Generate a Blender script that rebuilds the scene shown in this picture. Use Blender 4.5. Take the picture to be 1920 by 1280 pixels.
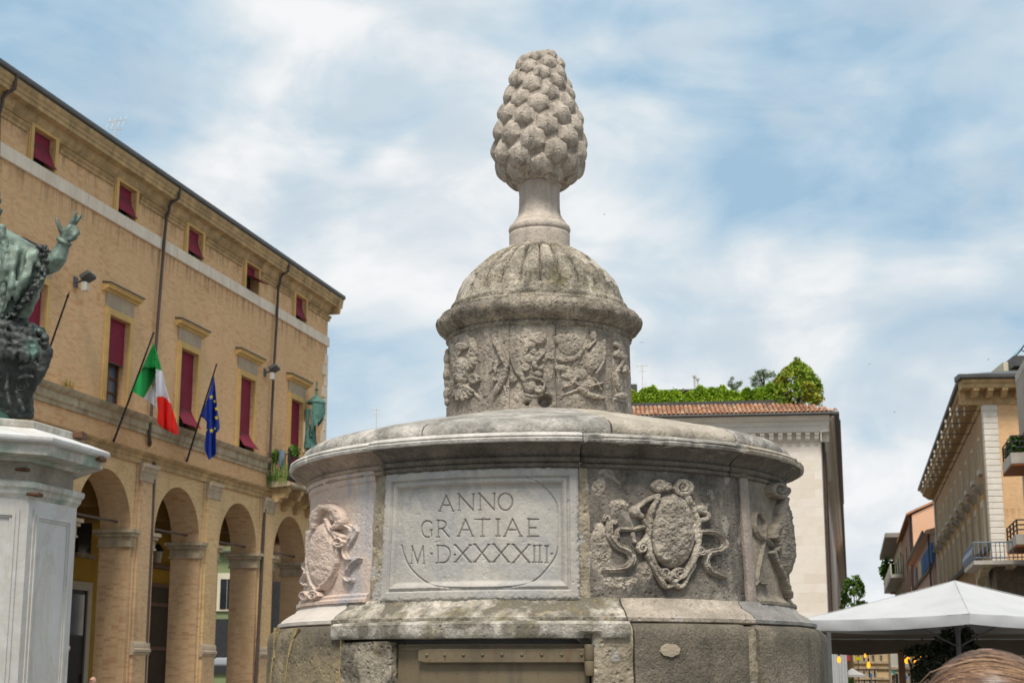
import bpy, bmesh, math, random
import numpy as np
from mathutils import Vector, Matrix, noise, Euler
R = math.radians
for o in list(bpy.data.objects): bpy.data.objects.remove(o)
SC = bpy.context.scene
COL = SC.collection
rnd = random.Random(7)

# ------------------------------------------------------------------ camera
F, TILT, EYE = 2930.0, R(12.0), 1.75       # focal length in photo pixels, upward tilt, eye height
cam = bpy.data.cameras.new('camera'); co = bpy.data.objects.new('camera', cam); COL.objects.link(co)
cam.sensor_width = 36; cam.lens = 36*F/1920; cam.clip_end = 3000; cam.clip_start = .05
co.location = (0, 0, EYE); co.rotation_euler = (R(90)+TILT, 0, 0)
cam.dof.use_dof = True; cam.dof.focus_distance = 6.4; cam.dof.aperture_fstop = 11.0
SC.camera = co
SC.render.resolution_x, SC.render.resolution_y = 1024, 682
vs = SC.view_settings
vs.view_transform = 'Standard'; vs.look = 'None'; vs.gamma = 1; vs.exposure = 0.6
vs.use_curve_mapping = False

def ray(x, y):
    a, b = x-960., 640.-y
    s, c = math.sin(TILT), math.cos(TILT)
    return Vector((a, F*c-b*s, F*s+b*c))
def at(x, y, Y):                       # world point seen at photo pixel x, y at distance Y
    r = ray(x, y); t = Y/r.y
    return Vector((r.x*t, Y, EYE+r.z*t))

# ------------------------------------------------------------------ sky and sun
SUN_EL, SUN_AZ = R(60), R(186)         # azimuth clockwise from +Y: right behind the camera
def make_world():
    w = bpy.data.worlds.new('World'); SC.world = w; w.use_nodes = True
    nt = w.node_tree; N = nt.nodes; L = nt.links
    for n in list(N): N.remove(n)
    def nd(t, **k):
        n = N.new(t)
        for a, b in k.items(): setattr(n, a, b)
        return n
    def math_(op, a, b=None):
        n = nd('ShaderNodeMath', operation=op)
        for i, v in enumerate((a, b)):
            if v is None: continue
            if hasattr(v, 'node'): L.new(v, n.inputs[i])
            else: n.inputs[i].default_value = v
        return n.outputs[0]
    tc = nd('ShaderNodeTexCoord')
    nz = nd('ShaderNodeTexNoise'); nz.inputs['Scale'].default_value = 5.0; nz.inputs['Detail'].default_value = 4
    L.new(tc.outputs['Generated'], nz.inputs['Vector'])
    sub = nd('ShaderNodeVectorMath', operation='SUBTRACT'); sub.inputs[1].default_value = (.5, .5, .5)
    L.new(nz.outputs['Color'], sub.inputs[0])
    sc = nd('ShaderNodeVectorMath', operation='SCALE'); sc.inputs['Scale'].default_value = .16
    L.new(sub.outputs[0], sc.inputs[0])
    ad = nd('ShaderNodeVectorMath', operation='ADD'); L.new(tc.outputs['Generated'], ad.inputs[0]); L.new(sc.outputs[0], ad.inputs[1])
    nm = nd('ShaderNodeVectorMath', operation='NORMALIZE'); L.new(ad.outputs[0], nm.inputs[0])
    D = nm.outputs[0]
    acc = None
    for (px, py, rad, s) in SKY_BLOBS:
        d = ray(px, py).normalized()
        dp = nd('ShaderNodeVectorMath', operation='DOT_PRODUCT'); L.new(D, dp.inputs[0]); dp.inputs[1].default_value = d
        mr = nd('ShaderNodeMapRange', interpolation_type='SMOOTHSTEP'); L.new(dp.outputs['Value'], mr.inputs['Value'])
        mr.inputs['From Min'].default_value = math.cos(math.atan(rad/F)); mr.inputs['From Max'].default_value = 1
        mr.inputs['To Min'].default_value = 0; mr.inputs['To Max'].default_value = s*1.15
        acc = mr.outputs[0] if acc is None else math_('ADD', acc, mr.outputs[0])
    mp = nd('ShaderNodeMapping'); mp.inputs['Scale'].default_value = (1, 1, 2.0); L.new(tc.outputs['Generated'], mp.inputs['Vector'])
    n2 = nd('ShaderNodeTexNoise'); n2.inputs['Scale'].default_value = 6.5; n2.inputs['Detail'].default_value = 9; n2.inputs['Roughness'].default_value = .52
    n2.inputs['Distortion'].default_value = .7
    L.new(mp.outputs[0], n2.inputs['Vector'])
    n3 = nd('ShaderNodeTexNoise'); n3.inputs['Scale'].default_value = 12; n3.inputs['Detail'].default_value = 7; n3.inputs['Roughness'].default_value = .5
    L.new(mp.outputs[0], n3.inputs['Vector'])
    v = math_('ADD', math_('MULTIPLY', math_('SUBTRACT', n2.outputs['Fac'], .5), 2.15), math_('MULTIPLY', math_('SUBTRACT', n3.outputs['Fac'], .5), 1.0))
    v = math_('ADD', math_('ADD', v, .50), acc)
    cr = nd('ShaderNodeValToRGB'); L.new(v, cr.inputs[0])
    e = cr.color_ramp.elements; e[0].position = 0; e[0].color = (.36, .54, .70, 1); e[1].position = 1; e[1].color = (.90, .91, .92, 1)
    for p, c in ((.26, (.47, .62, .75, 1)), (.50, (.60, .71, .79, 1)), (.70, (.735, .795, .84, 1)), (.86, (.84, .87, .89, 1))):
        k = cr.color_ramp.elements.new(p); k.color = c
    n4 = nd('ShaderNodeTexNoise'); n4.inputs['Scale'].default_value = 10; n4.inputs['Detail'].default_value = 10; n4.inputs['Roughness'].default_value = .56; n4.inputs['Distortion'].default_value = .3
    m4 = nd('ShaderNodeMapping'); m4.inputs['Scale'].default_value = (1, 1, 1.7); m4.inputs['Location'].default_value = (3.1, 1.7, .4); L.new(tc.outputs['Generated'], m4.inputs['Vector']); L.new(m4.outputs[0], n4.inputs['Vector'])
    g4 = nd('ShaderNodeMapRange', interpolation_type='SMOOTHSTEP'); L.new(n4.outputs['Fac'], g4.inputs['Value']); g4.inputs['From Min'].default_value = .44; g4.inputs['From Max'].default_value = .68; g4.inputs['To Max'].default_value = .62
    gm = nd('ShaderNodeMix', data_type='RGBA'); L.new(g4.outputs[0], gm.inputs[0]); L.new(cr.outputs[0], gm.inputs[6]); gm.inputs[7].default_value = (.56, .655, .735, 1)
    bg1 = nd('ShaderNodeBackground'); L.new(gm.outputs[2], bg1.inputs['Color']); bg1.inputs['Strength'].default_value = .67
    sky = nd('ShaderNodeTexSky', sky_type='NISHITA'); sky.sun_disc = False; sky.sun_elevation = SUN_EL; sky.sun_rotation = SUN_AZ
    sky.air_density = 1.0; sky.dust_density = 1.5
    bg2 = nd('ShaderNodeBackground'); L.new(sky.outputs[0], bg2.inputs['Color']); bg2.inputs['Strength'].default_value = .10
    mx = nd('ShaderNodeMixShader')
    mr = nd('ShaderNodeMapRange'); L.new(v, mr.inputs['Value']); mr.inputs['From Min'].default_value = -.5; mr.inputs['From Max'].default_value = .3
    mr.inputs['To Min'].default_value = .88; mr.inputs['To Max'].default_value = 1
    L.new(mr.outputs[0], mx.inputs[0]); L.new(bg2.outputs[0], mx.inputs[1]); L.new(bg1.outputs[0], mx.inputs[2])
    out = nd('ShaderNodeOutputWorld'); L.new(mx.outputs[0], out.inputs['Surface'])
SKY_BLOBS = [(60, 70, 330, -.30), (170, 200, 230, -.16), (330, 150, 200, .10), (560, 90, 240, .12), (300, 340, 300, .28), (480, 420, 260, .20),
    (650, 200, 190, -.30), (900, 60, 240, .08), (820, 470, 260, .22), (1380, 270, 300, -.20), (1720, 230, 400, -.26), (1880, 60, 300, -.12), (1560, 330, 240, -.12), (1150, 250, 220, .08),
    (1300, 540, 330, .22), (1560, 490, 220, .20), (660, 640, 210, -.22), (700, 760, 170, .28), (1700, 740, 240, -.16), (1600, 930, 330, .34), (1800, 560, 280, -.08), (1760, 650, 150, .16),
    (1690, 1050, 260, .32), (1420, 640, 240, .08), (700, 540, 200, .12)]
make_world()
sl = bpy.data.lights.new('sun', 'SUN'); so = bpy.data.objects.new('sun', sl); COL.objects.link(so)
sl.energy = 2.7; sl.angle = R(15); sl.color = (1, .95, .87)
sd = Vector((math.sin(SUN_AZ)*math.cos(SUN_EL), math.cos(SUN_AZ)*math.cos(SUN_EL), math.sin(SUN_EL)))
so.rotation_euler = (-sd).to_track_quat('-Z', 'Y').to_euler(); so.location = (-20, -30, 40)

# ------------------------------------------------------------------ materials
class NT:
    def __init__(s, name, world=False):
        s.world = world
        s.m = bpy.data.materials.new(name); s.m.use_nodes = True
        s.t = s.m.node_tree; s.b = s.t.nodes['Principled BSDF']; s.tc = None
    def n(s, t, **k):
        n = s.t.nodes.new(t)
        for a, b in k.items(): setattr(n, a, b)
        return n
    def link(s, a, b): s.t.links.new(a, b)
    def coord(s, scale=(1, 1, 1), kind='Object', rot=(0, 0, 0)):
        if s.tc is None: s.tc = s.n('ShaderNodeNewGeometry' if s.world else 'ShaderNodeTexCoord')
        if s.world: kind = 'Position'
        mp = s.n('ShaderNodeMapping'); mp.inputs['Scale'].default_value = scale; mp.inputs['Rotation'].default_value = rot
        s.link(s.tc.outputs[kind], mp.inputs['Vector']); return mp.outputs[0]
    def noise(s, vec, scale, detail=5, rough=.55, dist=0):
        n = s.n('ShaderNodeTexNoise'); n.inputs['Scale'].default_value = scale; n.inputs['Detail'].default_value = detail
        n.inputs['Roughness'].default_value = rough; n.inputs['Distortion'].default_value = dist
        s.link(vec, n.inputs['Vector']); return n.outputs['Fac']
    def ramp(s, fac, stops):
        r = s.n('ShaderNodeValToRGB'); s.link(fac, r.inputs[0]); e = r.color_ramp.elements
        while len(e) > 1: e.remove(e[-1])
        for i, (p, c) in enumerate(stops):
            k = e[0] if i == 0 else e.new(p)
            k.position = p; k.color = (c, c, c, 1) if isinstance(c, (int, float)) else (*c, 1)
        return r.outputs[0]
    def mix(s, fac, a, b, mode='MIX'):
        m = s.n('ShaderNodeMix', data_type='RGBA', blend_type=mode)
        for sock, v in ((m.inputs[0], fac), (m.inputs[6], a), (m.inputs[7], b)):
            if hasattr(v, 'node'): s.link(v, sock)
            elif isinstance(v, (int, float)): sock.default_value = v
            else: sock.default_value = (*v, 1)
        return m.outputs[2]
    def fin(s, col, rough=.85, bump=None, bstr=.3, bdist=.02, spec=.3, **k):
        if hasattr(col, 'node'): s.link(col, s.b.inputs['Base Color'])
        else: s.b.inputs['Base Color'].default_value = (*col, 1)
        s.b.inputs['Roughness'].default_value = rough; s.b.inputs['Specular IOR Level'].default_value = spec
        if bump is not None:
            b = s.n('ShaderNodeBump'); b.inputs['Strength'].default_value = bstr; b.inputs['Distance'].default_value = bdist
            s.link(bump, b.inputs['Height']); s.link(b.outputs[0], s.b.inputs['Normal'])
        for a, v in k.items(): s.b.inputs[a].default_value = v
        return s.m

def mul(c, f): return tuple(x*f for x in c)
def plain(name, c, rough=.7, var=.15, scale=3, bump=.1, metal=0, spec=.3):
    t = NT(name); v = t.coord(); f = t.noise(v, scale, 6)
    return t.fin(t.ramp(f, ((.3, mul(c, 1-var)), (.7, mul(c, 1+var)))), rough, t.noise(v, scale*9, 3), bump, .01, spec, Metallic=metal)

def stone(name, light, dark, scale=3., contrast=(.35, .68), streak=None, lichen=None, moss=None, spots=None, vein=None, bstr=.5, pits=.4, rough=.88, fine=70, grain=.45, mott=.4, world=False):
    """weathered stone: large tone patches, vertical run marks, lichen, speckle, veins"""
    t = NT(name, world); v = t.coord()
    c = t.ramp(t.noise(v, scale, 9, .62, .3), ((contrast[0], dark), (contrast[1], light)))
    mid = t.noise(v, scale*5, 6, .6)
    c = t.mix(t.ramp(mid, ((.35, mott), (.6, 0.))), c, mul(dark, .9))
    if vein:
        w = t.noise(t.coord((1, 1, .6), rot=(.3, .5, .2)), vein[1], 6, .6, 1.2)
        c = t.mix(t.ramp(w, ((.44, 0.), (.5, vein[2]), (.57, 0.))), c, vein[0])
    if streak:
        s_ = t.noise(t.coord((1, 1, .12)), streak[1], 6, .6, .2)
        c = t.mix(t.ramp(s_, ((.48, 0.), (.68, streak[2]))), c, streak[0])
    if moss:
        c = t.mix(t.ramp(t.noise(v, moss[1], 7, .65), ((.52, 0.), (.66, moss[2]))), c, moss[0])
    g = t.noise(v, fine, 4, .7)
    c = t.mix(t.ramp(g, ((.34, grain), (.50, 0.))), c, mul(dark, .6))
    c = t.mix(t.ramp(g, ((.58, 0.), (.74, grain*.7))), c, mul(light, 1.2))
    if lichen:
        q = t.noise(v, lichen[1], 3, .6)
        c = t.mix(t.ramp(q, ((.62, 0.), (.68, lichen[2]))), c, lichen[0])
    if spots:
        q = t.noise(v, spots[1], 4, .55, .4)
        c = t.mix(t.ramp(q, ((.60, 0.), (.63, spots[2]))), c, spots[0])
    h = t.mix(.5, t.noise(v, fine*.7, 6, .7), t.noise(v, scale*4, 6, .6))
    vo = t.n('ShaderNodeTexVoronoi'); vo.inputs['Scale'].default_value = fine*.55; t.link(v, vo.inputs['Vector'])
    pit = t.ramp(vo.outputs['Distance'], ((.05, 0.), (.3, 1.)))
    h = t.mix(pits, h, t.mix(1., h, pit, 'MULTIPLY'))
    return t.fin(c, rough, h, bstr, .03, .25)

def brick(name, base, red, grime=.25, bw=.27, bh=.07, mortar=None, drip=None, scale=1.):
    t = NT(name)
    if t.tc is None: t.tc = t.n('ShaderNodeTexCoord')
    sp = t.n('ShaderNodeSeparateXYZ'); t.link(t.tc.outputs['Object'], sp.inputs[0])
    ad = t.n('ShaderNodeMath', operation='ADD'); t.link(sp.outputs['X'], ad.inputs[0]); t.link(sp.outputs['Y'], ad.inputs[1])
    cb = t.n('ShaderNodeCombineXYZ'); t.link(ad.outputs[0], cb.inputs['X']); t.link(sp.outputs['Z'], cb.inputs['Y'])
    bt = t.n('ShaderNodeTexBrick'); t.link(cb.outputs[0], bt.inputs['Vector'])
    bt.inputs['Scale'].default_value = scale; bt.inputs['Brick Width'].default_value = bw; bt.inputs['Row Height'].default_value = bh
    bt.inputs['Mortar Size'].default_value = .008; bt.inputs['Mortar Smooth'].default_value = .3; bt.inputs['Bias'].default_value = -.35
    bt.inputs['Color1'].default_value = (*mul(base, 1.10), 1); bt.inputs['Color2'].default_value = (*mul(base, .80), 1)
    bt.inputs['Mortar'].default_value = (*(mortar or mul(base, 1.08)), 1)
    v = t.coord()
    # single redder bricks clustered in patches where the render has gone
    wn = t.n('ShaderNodeTexWhiteNoise', noise_dimensions='3D')
    sn = t.n('ShaderNodeVectorMath', operation='SNAP'); t.link(t.coord((1, 1, 1)), sn.inputs[0]); sn.inputs[1].default_value = (bw, bw, bh)
    t.link(sn.outputs[0], wn.inputs['Vector'])
    patch = t.noise(v, .45, 5, .6)
    pm = t.ramp(patch, ((.42, 0.), (.62, 1.)))
    one = t.ramp(wn.outputs['Value'], ((.76, 0.), (.84, .85)))
    c = t.mix(t.mix(1., pm, one, 'MULTIPLY'), bt.outputs['Color'], red)
    c = t.mix(t.ramp(t.noise(v, .25, 6, .6), ((.4, .35), (.65, 0.))), c, mul(base, .85))
    c = t.mix(t.ramp(t.noise(t.coord((1, 1, .25)), 1.1, 7, .65), ((.50, 0.), (.72, grime))), c, mul(base, .5))
    c = t.mix(t.ramp(t.noise(v, 9, 5, .7), ((.35, .3), (.55, 0.))), c, mul(base, .72))
    if drip:                                        # dirty run marks below a projecting band
        d = t.noise(t.coord((1, 1, .05)), 4.5, 5, .6)
        for zt, ln in drip:
            mr = t.n('ShaderNodeMapRange'); t.link(sp.outputs['Z'], mr.inputs['Value']); mr.inputs['From Min'].default_value = zt-ln; mr.inputs['From Max'].default_value = zt
            up = t.n('ShaderNodeMath', operation='LESS_THAN'); t.link(sp.outputs['Z'], up.inputs[0]); up.inputs[1].default_value = zt
            k = t.mix(1., t.mix(1., mr.outputs[0], up.outputs[0], 'MULTIPLY'), t.ramp(d, ((.46, 0.), (.62, .85))), 'MULTIPLY')
            c = t.mix(k, c, mul(base, .42))
    return t.fin(c, .92, t.mix(.5, t.noise(v, 12, 5, .7), bt.outputs['Fac']), .35, .02, .15)

M = {}
M['cone'] = stone('cone_stone', (0.590, 0.503, 0.418), (0.360, 0.302, 0.242), 7, (.32, .66), streak=((.13, .11, .09), 26, .85), bstr=.6, pits=.35, fine=90, grain=.6, mott=.4, world=True)
M['stem'] = stone('stem_stone', (0.562, 0.478, 0.399), (0.400, 0.336, 0.274), 4, (.3, .7), streak=((.24, .20, .17), 16, .55), bstr=.4, pits=.4, fine=85, grain=.4, mott=.3)
M['dome'] = stone('dome_stone', (0.623, 0.532, 0.420), (0.162, 0.142, 0.109), 9, (.39, .60), streak=((.10, .09, .065), 13, .55), lichen=((.40, .24, .08), 60, .55), moss=((.17, .145, .055), 8, .6), spots=((.60, .53, .45), 6.5, .7), bstr=.9, pits=.65, fine=85, grain=.8)
M['ring'] = stone('ring_stone', (0.510, 0.431, 0.336), (0.182, 0.153, 0.118), 9, (.36, .62), streak=((.10, .088, .07), 12, .7), lichen=((.38, .26, .10), 46, .35), bstr=1., pits=.7, fine=80, grain=.8)
M['drum'] = stone('drum_stone', (0.505, 0.427, 0.341), (0.235, 0.199, 0.160), 6, (.36, .64), streak=((.15, .13, .11), 10, .6), bstr=.9, pits=.65, fine=75, grain=.7)
M['relief'] = stone('carved_stone', (0.587, 0.502, 0.406), (0.329, 0.279, 0.222), 8, (.34, .64), streak=((.17, .148, .122), 12, .55), bstr=1., pits=.65, fine=75, grain=.7)
M['coping'] = stone('coping_stone', (0.533, 0.490, 0.428), (0.204, 0.187, 0.167), 6, (.36, .62), streak=((.15, .135, .115), 11, .5), spots=((.58, .52, .46), 6, .5), bstr=.6, pits=.5, fine=70)
M['coping2'] = stone('coping_pale_stone', (0.589, 0.517, 0.418), (0.340, 0.292, 0.230), 5, (.34, .66), streak=((.14, .12, .10), 7, .45), bstr=.6, pits=.5, fine=70)
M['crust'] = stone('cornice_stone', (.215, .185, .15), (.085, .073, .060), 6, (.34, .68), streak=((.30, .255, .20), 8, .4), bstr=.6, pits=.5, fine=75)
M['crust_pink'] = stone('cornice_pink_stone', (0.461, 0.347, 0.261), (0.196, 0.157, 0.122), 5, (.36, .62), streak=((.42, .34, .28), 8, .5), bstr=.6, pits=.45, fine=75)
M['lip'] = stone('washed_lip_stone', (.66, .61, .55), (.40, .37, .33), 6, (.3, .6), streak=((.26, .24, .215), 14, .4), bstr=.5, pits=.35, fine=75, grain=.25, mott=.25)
M['marble'] = stone('grey_marble', (0.513, 0.472, 0.418), (0.371, 0.345, 0.307), 3, (.3, .7), streak=((.36, .32, .275), 4, .6), vein=((.29, .285, .29), 3, .6), bstr=.3, pits=.2, rough=.78, fine=75, grain=.25, mott=.3)
M['pink'] = stone('pink_marble', (.68, .515, .415), (.52, .39, .315), 4, (.32, .68), vein=((.33, .33, .355), 1.7, .85), streak=((.60, .52, .45), 6, .5), bstr=.5, pits=.35, rough=.8, fine=75, grain=.35, mott=.3)
M['pinkdark'] = stone('pink_strip_marble', (.42, .335, .28), (.24, .20, .17), 5, (.3, .65), streak=((.24, .20, .18), 9, .5), bstr=.35, pits=.3)
M['darkpanel'] = stone('dark_panel_stone', (.285, .245, .20), (.072, .064, .055), 3.2, (.40, .62), streak=((.055, .048, .042), 6, .7), spots=((.46, .41, .345), 9, .45), bstr=.8, pits=.6, fine=65)
M['shield'] = stone('dark_carved_stone', (0.634, 0.550, 0.444), (0.283, 0.237, 0.188), 7, (.34, .62), streak=((.12, .10, .085), 11, .5), bstr=.9, pits=.6, fine=70, grain=.6)
M['sidepanel'] = stone('side_panel_stone', (0.408, 0.330, 0.245), (0.173, 0.150, 0.120), 4, (.34, .66), streak=((.10, .09, .08), 7, .5), bstr=.5, pits=.35)
M['mould'] = stone('moulding_stone', (.62, .55, .46), (.17, .148, .112), 6.5, (.44, .57), lichen=((.42, .27, .08), 40, .5), moss=((.20, .165, .07), 8, .6), bstr=.7, pits=.5)
M['mouldwhite'] = stone('moulding_white_marble', (.64, .57, .50), (.48, .42, .365), 3, (.3, .7), bstr=.3, pits=.2, rough=.75, grain=.12, mott=.15)
M['mouldpink'] = stone('moulding_pink_stone', (.54, .455, .37), (.33, .275, .215), 6, (.36, .62), spots=((.40, .40, .42), 4.5, .6), streak=((.22, .19, .15), 9, .4), bstr=.7, pits=.5, fine=70)
M['mouldblue'] = stone('moulding_blue_stone', (0.385, 0.352, 0.324), (0.181, 0.171, 0.157), 4, (.35, .62), spots=((.46, .35, .28), 4, .6), bstr=.45, pits=.3)
M['base'] = stone('base_sandstone', (0.290, 0.240, 0.177), (0.117, 0.100, 0.075), 3.4, (.36, .64), streak=((.07, .061, .05), 8, .55), moss=((.33, .28, .20), 5, .25), bstr=.8, pits=.3, fine=95, grain=.7)
M['baseyellow'] = stone('base_yellow_sandstone', (0.355, 0.276, 0.164), (0.118, 0.099, 0.072), 2.2, (.4, .58), streak=((.44, .30, .10), 2.1, .7), bstr=.8, pits=.5, fine=60)
M['basegrey'] = stone('base_speckled_stone', (0.499, 0.424, 0.324), (0.130, 0.110, 0.084), 9, (.40, .58), moss=((.40, .28, .12), 11, .35), bstr=1, pits=.7, fine=60)
M['mortar'] = stone('old_mortar', (.46, .385, .28), (.24, .195, .135), 9, (.32, .62), spots=((.46, .45, .44), 12, .6), bstr=1., pits=.6, fine=50)
M['lintel'] = stone('lintel_stone', (.62, .56, .48), (.17, .15, .115), 6, (.44, .57), moss=((.20, .17, .07), 9, .65), streak=((.12, .11, .09), 7, .4), bstr=.6, pits=.4)
M['dirt'] = plain('dirt_filled_groove', (.21, .195, .18), .95)
M['patch'] = plain('mortar_patch', (.36, .295, .215), .9, .1, 12, .4)
M['pedestal'] = stone('pedestal_marble', (.66, .65, .63), (.54, .53, .52), 1.6, (.3, .7), streak=((.50, .45, .38), 1.7, .4), vein=((.42, .38, .32), 1.5, .5), bstr=.2, pits=.15, rough=.7, fine=30, grain=.12, mott=.15)
M['pedweather'] = stone('pedestal_weathered_marble', (.62, .59, .53), (.36, .325, .265), 2.6, (.35, .6), moss=((.11, .25, .18), 1.9, .65), streak=((.22, .17, .11), 4, .6), bstr=.4, pits=.3, fine=35, grain=.25, mott=.25)
M['pednecks'] = stone('pedestal_neck_stone', (.40, .355, .285), (.24, .205, .155), 3, (.35, .65), streak=((.50, .45, .38), 3, .5), bstr=.4, pits=.35, fine=35, grain=.25, mott=.25)
def iron_paint():
    t = NT('rusty_painted_iron'); v = t.coord()
    c = t.ramp(t.noise(v, 4, 6), ((.3, (.125, .095, .055)), (.7, (.175, .135, .08))))
    c = t.mix(t.ramp(t.noise(t.coord((1, 1, .09)), 14, 6, .6), ((.5, 0.), (.66, .6))), c, (.09, .07, .05))
    c = t.mix(t.ramp(t.noise(t.coord((1, 1, .2)), 9, 8, .7), ((.56, 0.), (.68, .75))), c, (.13, .055, .028))
    c = t.mix(t.ramp(t.noise(v, 60, 4, .6), ((.62, 0.), (.68, .7))), c, (.12, .05, .03))
    return t.fin(c, .6, t.noise(v, 50, 5), .15, .01)
M['iron'] = iron_paint()
def bronze():
    t = NT('verdigris_bronze'); v = t.coord()
    c = t.ramp(t.noise(v, 3.5, 8, .6), ((.30, (.06, .066, .055)), (.46, (.135, .172, .138)), (.64, (.27, .35, .285))))
    c = t.mix(t.ramp(t.noise(t.coord((1, 1, .3)), 7, 6, .6), ((.5, 0.), (.7, .6))), c, (.035, .034, .03))
    return t.fin(c, .55, t.noise(v, 26, 6, .65), .35, .03, .4, Metallic=.35)
M['bronze'] = bronze()
def bronze_dark():
    t = NT('dark_bronze'); v = t.coord()
    c = t.ramp(t.noise(v, 4.5, 8, .6), ((.36, (.03, .032, .03)), (.6, (.075, .08, .072)), (.76, (.11, .19, .16))))
    return t.fin(c, .5, t.noise(v, 30, 6, .65), .4, .03, .4, Metallic=.4)
M['bronzedark'] = bronze_dark()
M['copper'] = plain('verdigris_copper', (.085, .185, .15), .7, .45, 5, .3)
TAN = (.70, .44, .235)
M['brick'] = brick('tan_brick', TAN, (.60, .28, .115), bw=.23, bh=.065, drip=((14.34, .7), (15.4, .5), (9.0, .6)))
M['brickside'] = brick('shaded_tan_brick', (.43, .285, .165), (.36, .17, .07), bw=.23, bh=.065)  # tan brick with the shade of the street side put into the colour
M['brickred'] = brick('pillar_brick', (.60, .395, .225), (.47, .245, .13), grime=.6, bw=.22, bh=.062)
M['bricksmooth'] = brick('smooth_tan_render', (.66, .45, .235), (.55, .31, .14), grime=.45, bw=.22, bh=.062)
M['ochre'] = stone('ochre_stucco', (.72, .465, .17), (.56, .36, .135), 2.2, (.3, .7), streak=((.40, .26, .12), 3, .35), bstr=.15, pits=.1, fine=18, grain=.12, mott=.15)
M['ochredirty'] = stone('dirty_ochre_stucco', (.60, .40, .195), (.34, .23, .115), 2.2, (.35, .65), streak=((.19, .14, .075), 3, .5), bstr=.3, pits=.2, fine=18, grain=.12, mott=.15)
M['sandframe'] = stone('sandstone_frame', (.52, .40, .27), (.36, .28, .20), 2.2, (.3, .7), streak=((.26, .21, .15), 3, .4), bstr=.2, pits=.1, fine=18, grain=.12, mott=.15)
M['istria'] = stone('white_band_stone', (.84, .72, .575), (.72, .60, .465), 1.4, (.3, .7), streak=((.44, .33, .22), 4, .3), bstr=.15, pits=.1, fine=18, grain=.12, mott=.15)
M['stringstone'] = stone('string_course_stone', (.54, .43, .29), (.33, .26, .165), 2, (.35, .65), streak=((.14, .115, .08), 3.5, .5), bstr=.3, pits=.2, fine=18, grain=.12, mott=.15)
M['blind'] = plain('crimson_blind', (.21, .016, .036), .8, .12, 2, .1)
M['darkglass'] = plain('dark_window_glass', (.02, .024, .03), .12, .3, 2, 0, spec=.6)
M['skyglass'] = plain('blue_window_glass', (.10, .14, .19), .08, .2, 2, 0, spec=.9)
M['wood'] = plain('brown_window_wood', (.14, .062, .028), .6, .2, 5, .1)
M['gutter'] = plain('dark_gutter_metal', (.075, .072, .068), .5, .15, 2, .1)
M['pipe'] = plain('brown_downpipe_metal', (.085, .06, .05), .5, .15, 3, .1)
M['blackiron'] = plain('black_iron', (.03, .03, .032), .55, .2, 5, .1)
M['greymetal'] = plain('grey_metal', (.10, .10, .10), .5, .2, 4, .1)
M['palemetal'] = plain('pale_metal', (.55, .52, .45), .5, .1, 4, .05)
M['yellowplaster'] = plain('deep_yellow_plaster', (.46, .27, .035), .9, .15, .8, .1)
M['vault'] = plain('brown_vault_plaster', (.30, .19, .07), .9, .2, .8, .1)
M['cream'] = plain('cream_plaster', (.62, .56, .42), .85, .08, 1, .05)
M['green'] = plain('sage_green_plaster', (.20, .235, .115), .9, .1, .6, .05)
def coursed():
    t = NT('pale_coursed_stone'); v = t.coord()
    if True:
        sp = t.n('ShaderNodeSeparateXYZ'); t.link(t.tc.outputs['Object'], sp.inputs[0])
        cb = t.n('ShaderNodeCombineXYZ'); t.link(sp.outputs['X'], cb.inputs['X']); t.link(sp.outputs['Z'], cb.inputs['Y'])
        bt = t.n('ShaderNodeTexBrick'); t.link(cb.outputs[0], bt.inputs['Vector']); bt.inputs['Scale'].default_value = 1
        bt.inputs['Brick Width'].default_value = 1.3; bt.inputs['Row Height'].default_value = .45; bt.inputs['Mortar Size'].default_value = .008
        bt.inputs['Color1'].default_value = (.78, .70, .61, 1); bt.inputs['Color2'].default_value = (.72, .635, .54, 1); bt.inputs['Mortar'].default_value = (.66, .59, .51, 1)
    c = t.mix(t.ramp(t.noise(v, .9, 6, .6), ((.45, 0.), (.7, .5))), bt.outputs['Color'], (.80, .74, .66))
    c = t.mix(t.ramp(t.noise(v, 1.7, 6, .6), ((.55, 0.), (.72, .45))), c, (.66, .54, .40))
    return t.fin(c, .9, t.noise(v, 8, 4), .1, .02)
M['coursed'] = coursed()
M['whitestone'] = stone('white_cornice_stone', (.76, .69, .60), (.62, .56, .48), 1.2, (.3, .7), bstr=.1, pits=.05, fine=14, grain=.12, mott=.15)
M['terracotta'] = None
def terracotta():
    t = NT('terracotta_tile'); oi = t.n('ShaderNodeObjectInfo')
    c = t.ramp(oi.outputs['Random'], ((0., (.40, .17, .085)), (.35, (.52, .28, .16)), (.6, (.30, .13, .07)), (.8, (.56, .38, .26)), (1., (.22, .11, .07))))
    v = t.coord(); c = t.mix(t.ramp(t.noise(v, 3, 5), ((.45, 0.), (.7, .5))), c, (.14, .10, .075))
    return t.fin(c, .9, t.noise(v, 14, 4), .2, .02)
M['terracotta'] = terracotta()
def leafmat(name, dark, mid, light, scale=1.2, accent=None):
    t = NT(name); v = t.coord()
    c = t.ramp(t.noise(v, scale, 6, .65), ((.32, dark), (.5, mid), (.68, light)))
    if accent: c = t.mix(t.ramp(t.noise(v, scale*.8, 4), ((.55, 0.), (.7, .8))), c, accent)
    m = t.fin(c, .6, None, 0, 0, .25)
    try: t.b.inputs['Subsurface Weight'].default_value = 0
    except Exception: pass
    return m
M['hedge'] = leafmat('hedge_leaves', (.12, .23, .012), (.25, .40, .022), (.38, .50, .035), 1.6)
M['conifer'] = leafmat('golden_leaves', (.09, .17, .012), (.20, .29, .02), (.34, .36, .03), 1.3, accent=(.38, .29, .03))
M['olive'] = leafmat('olive_leaves', (.14, .18, .11), (.22, .27, .17), (.32, .37, .26), 1.5)
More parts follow.
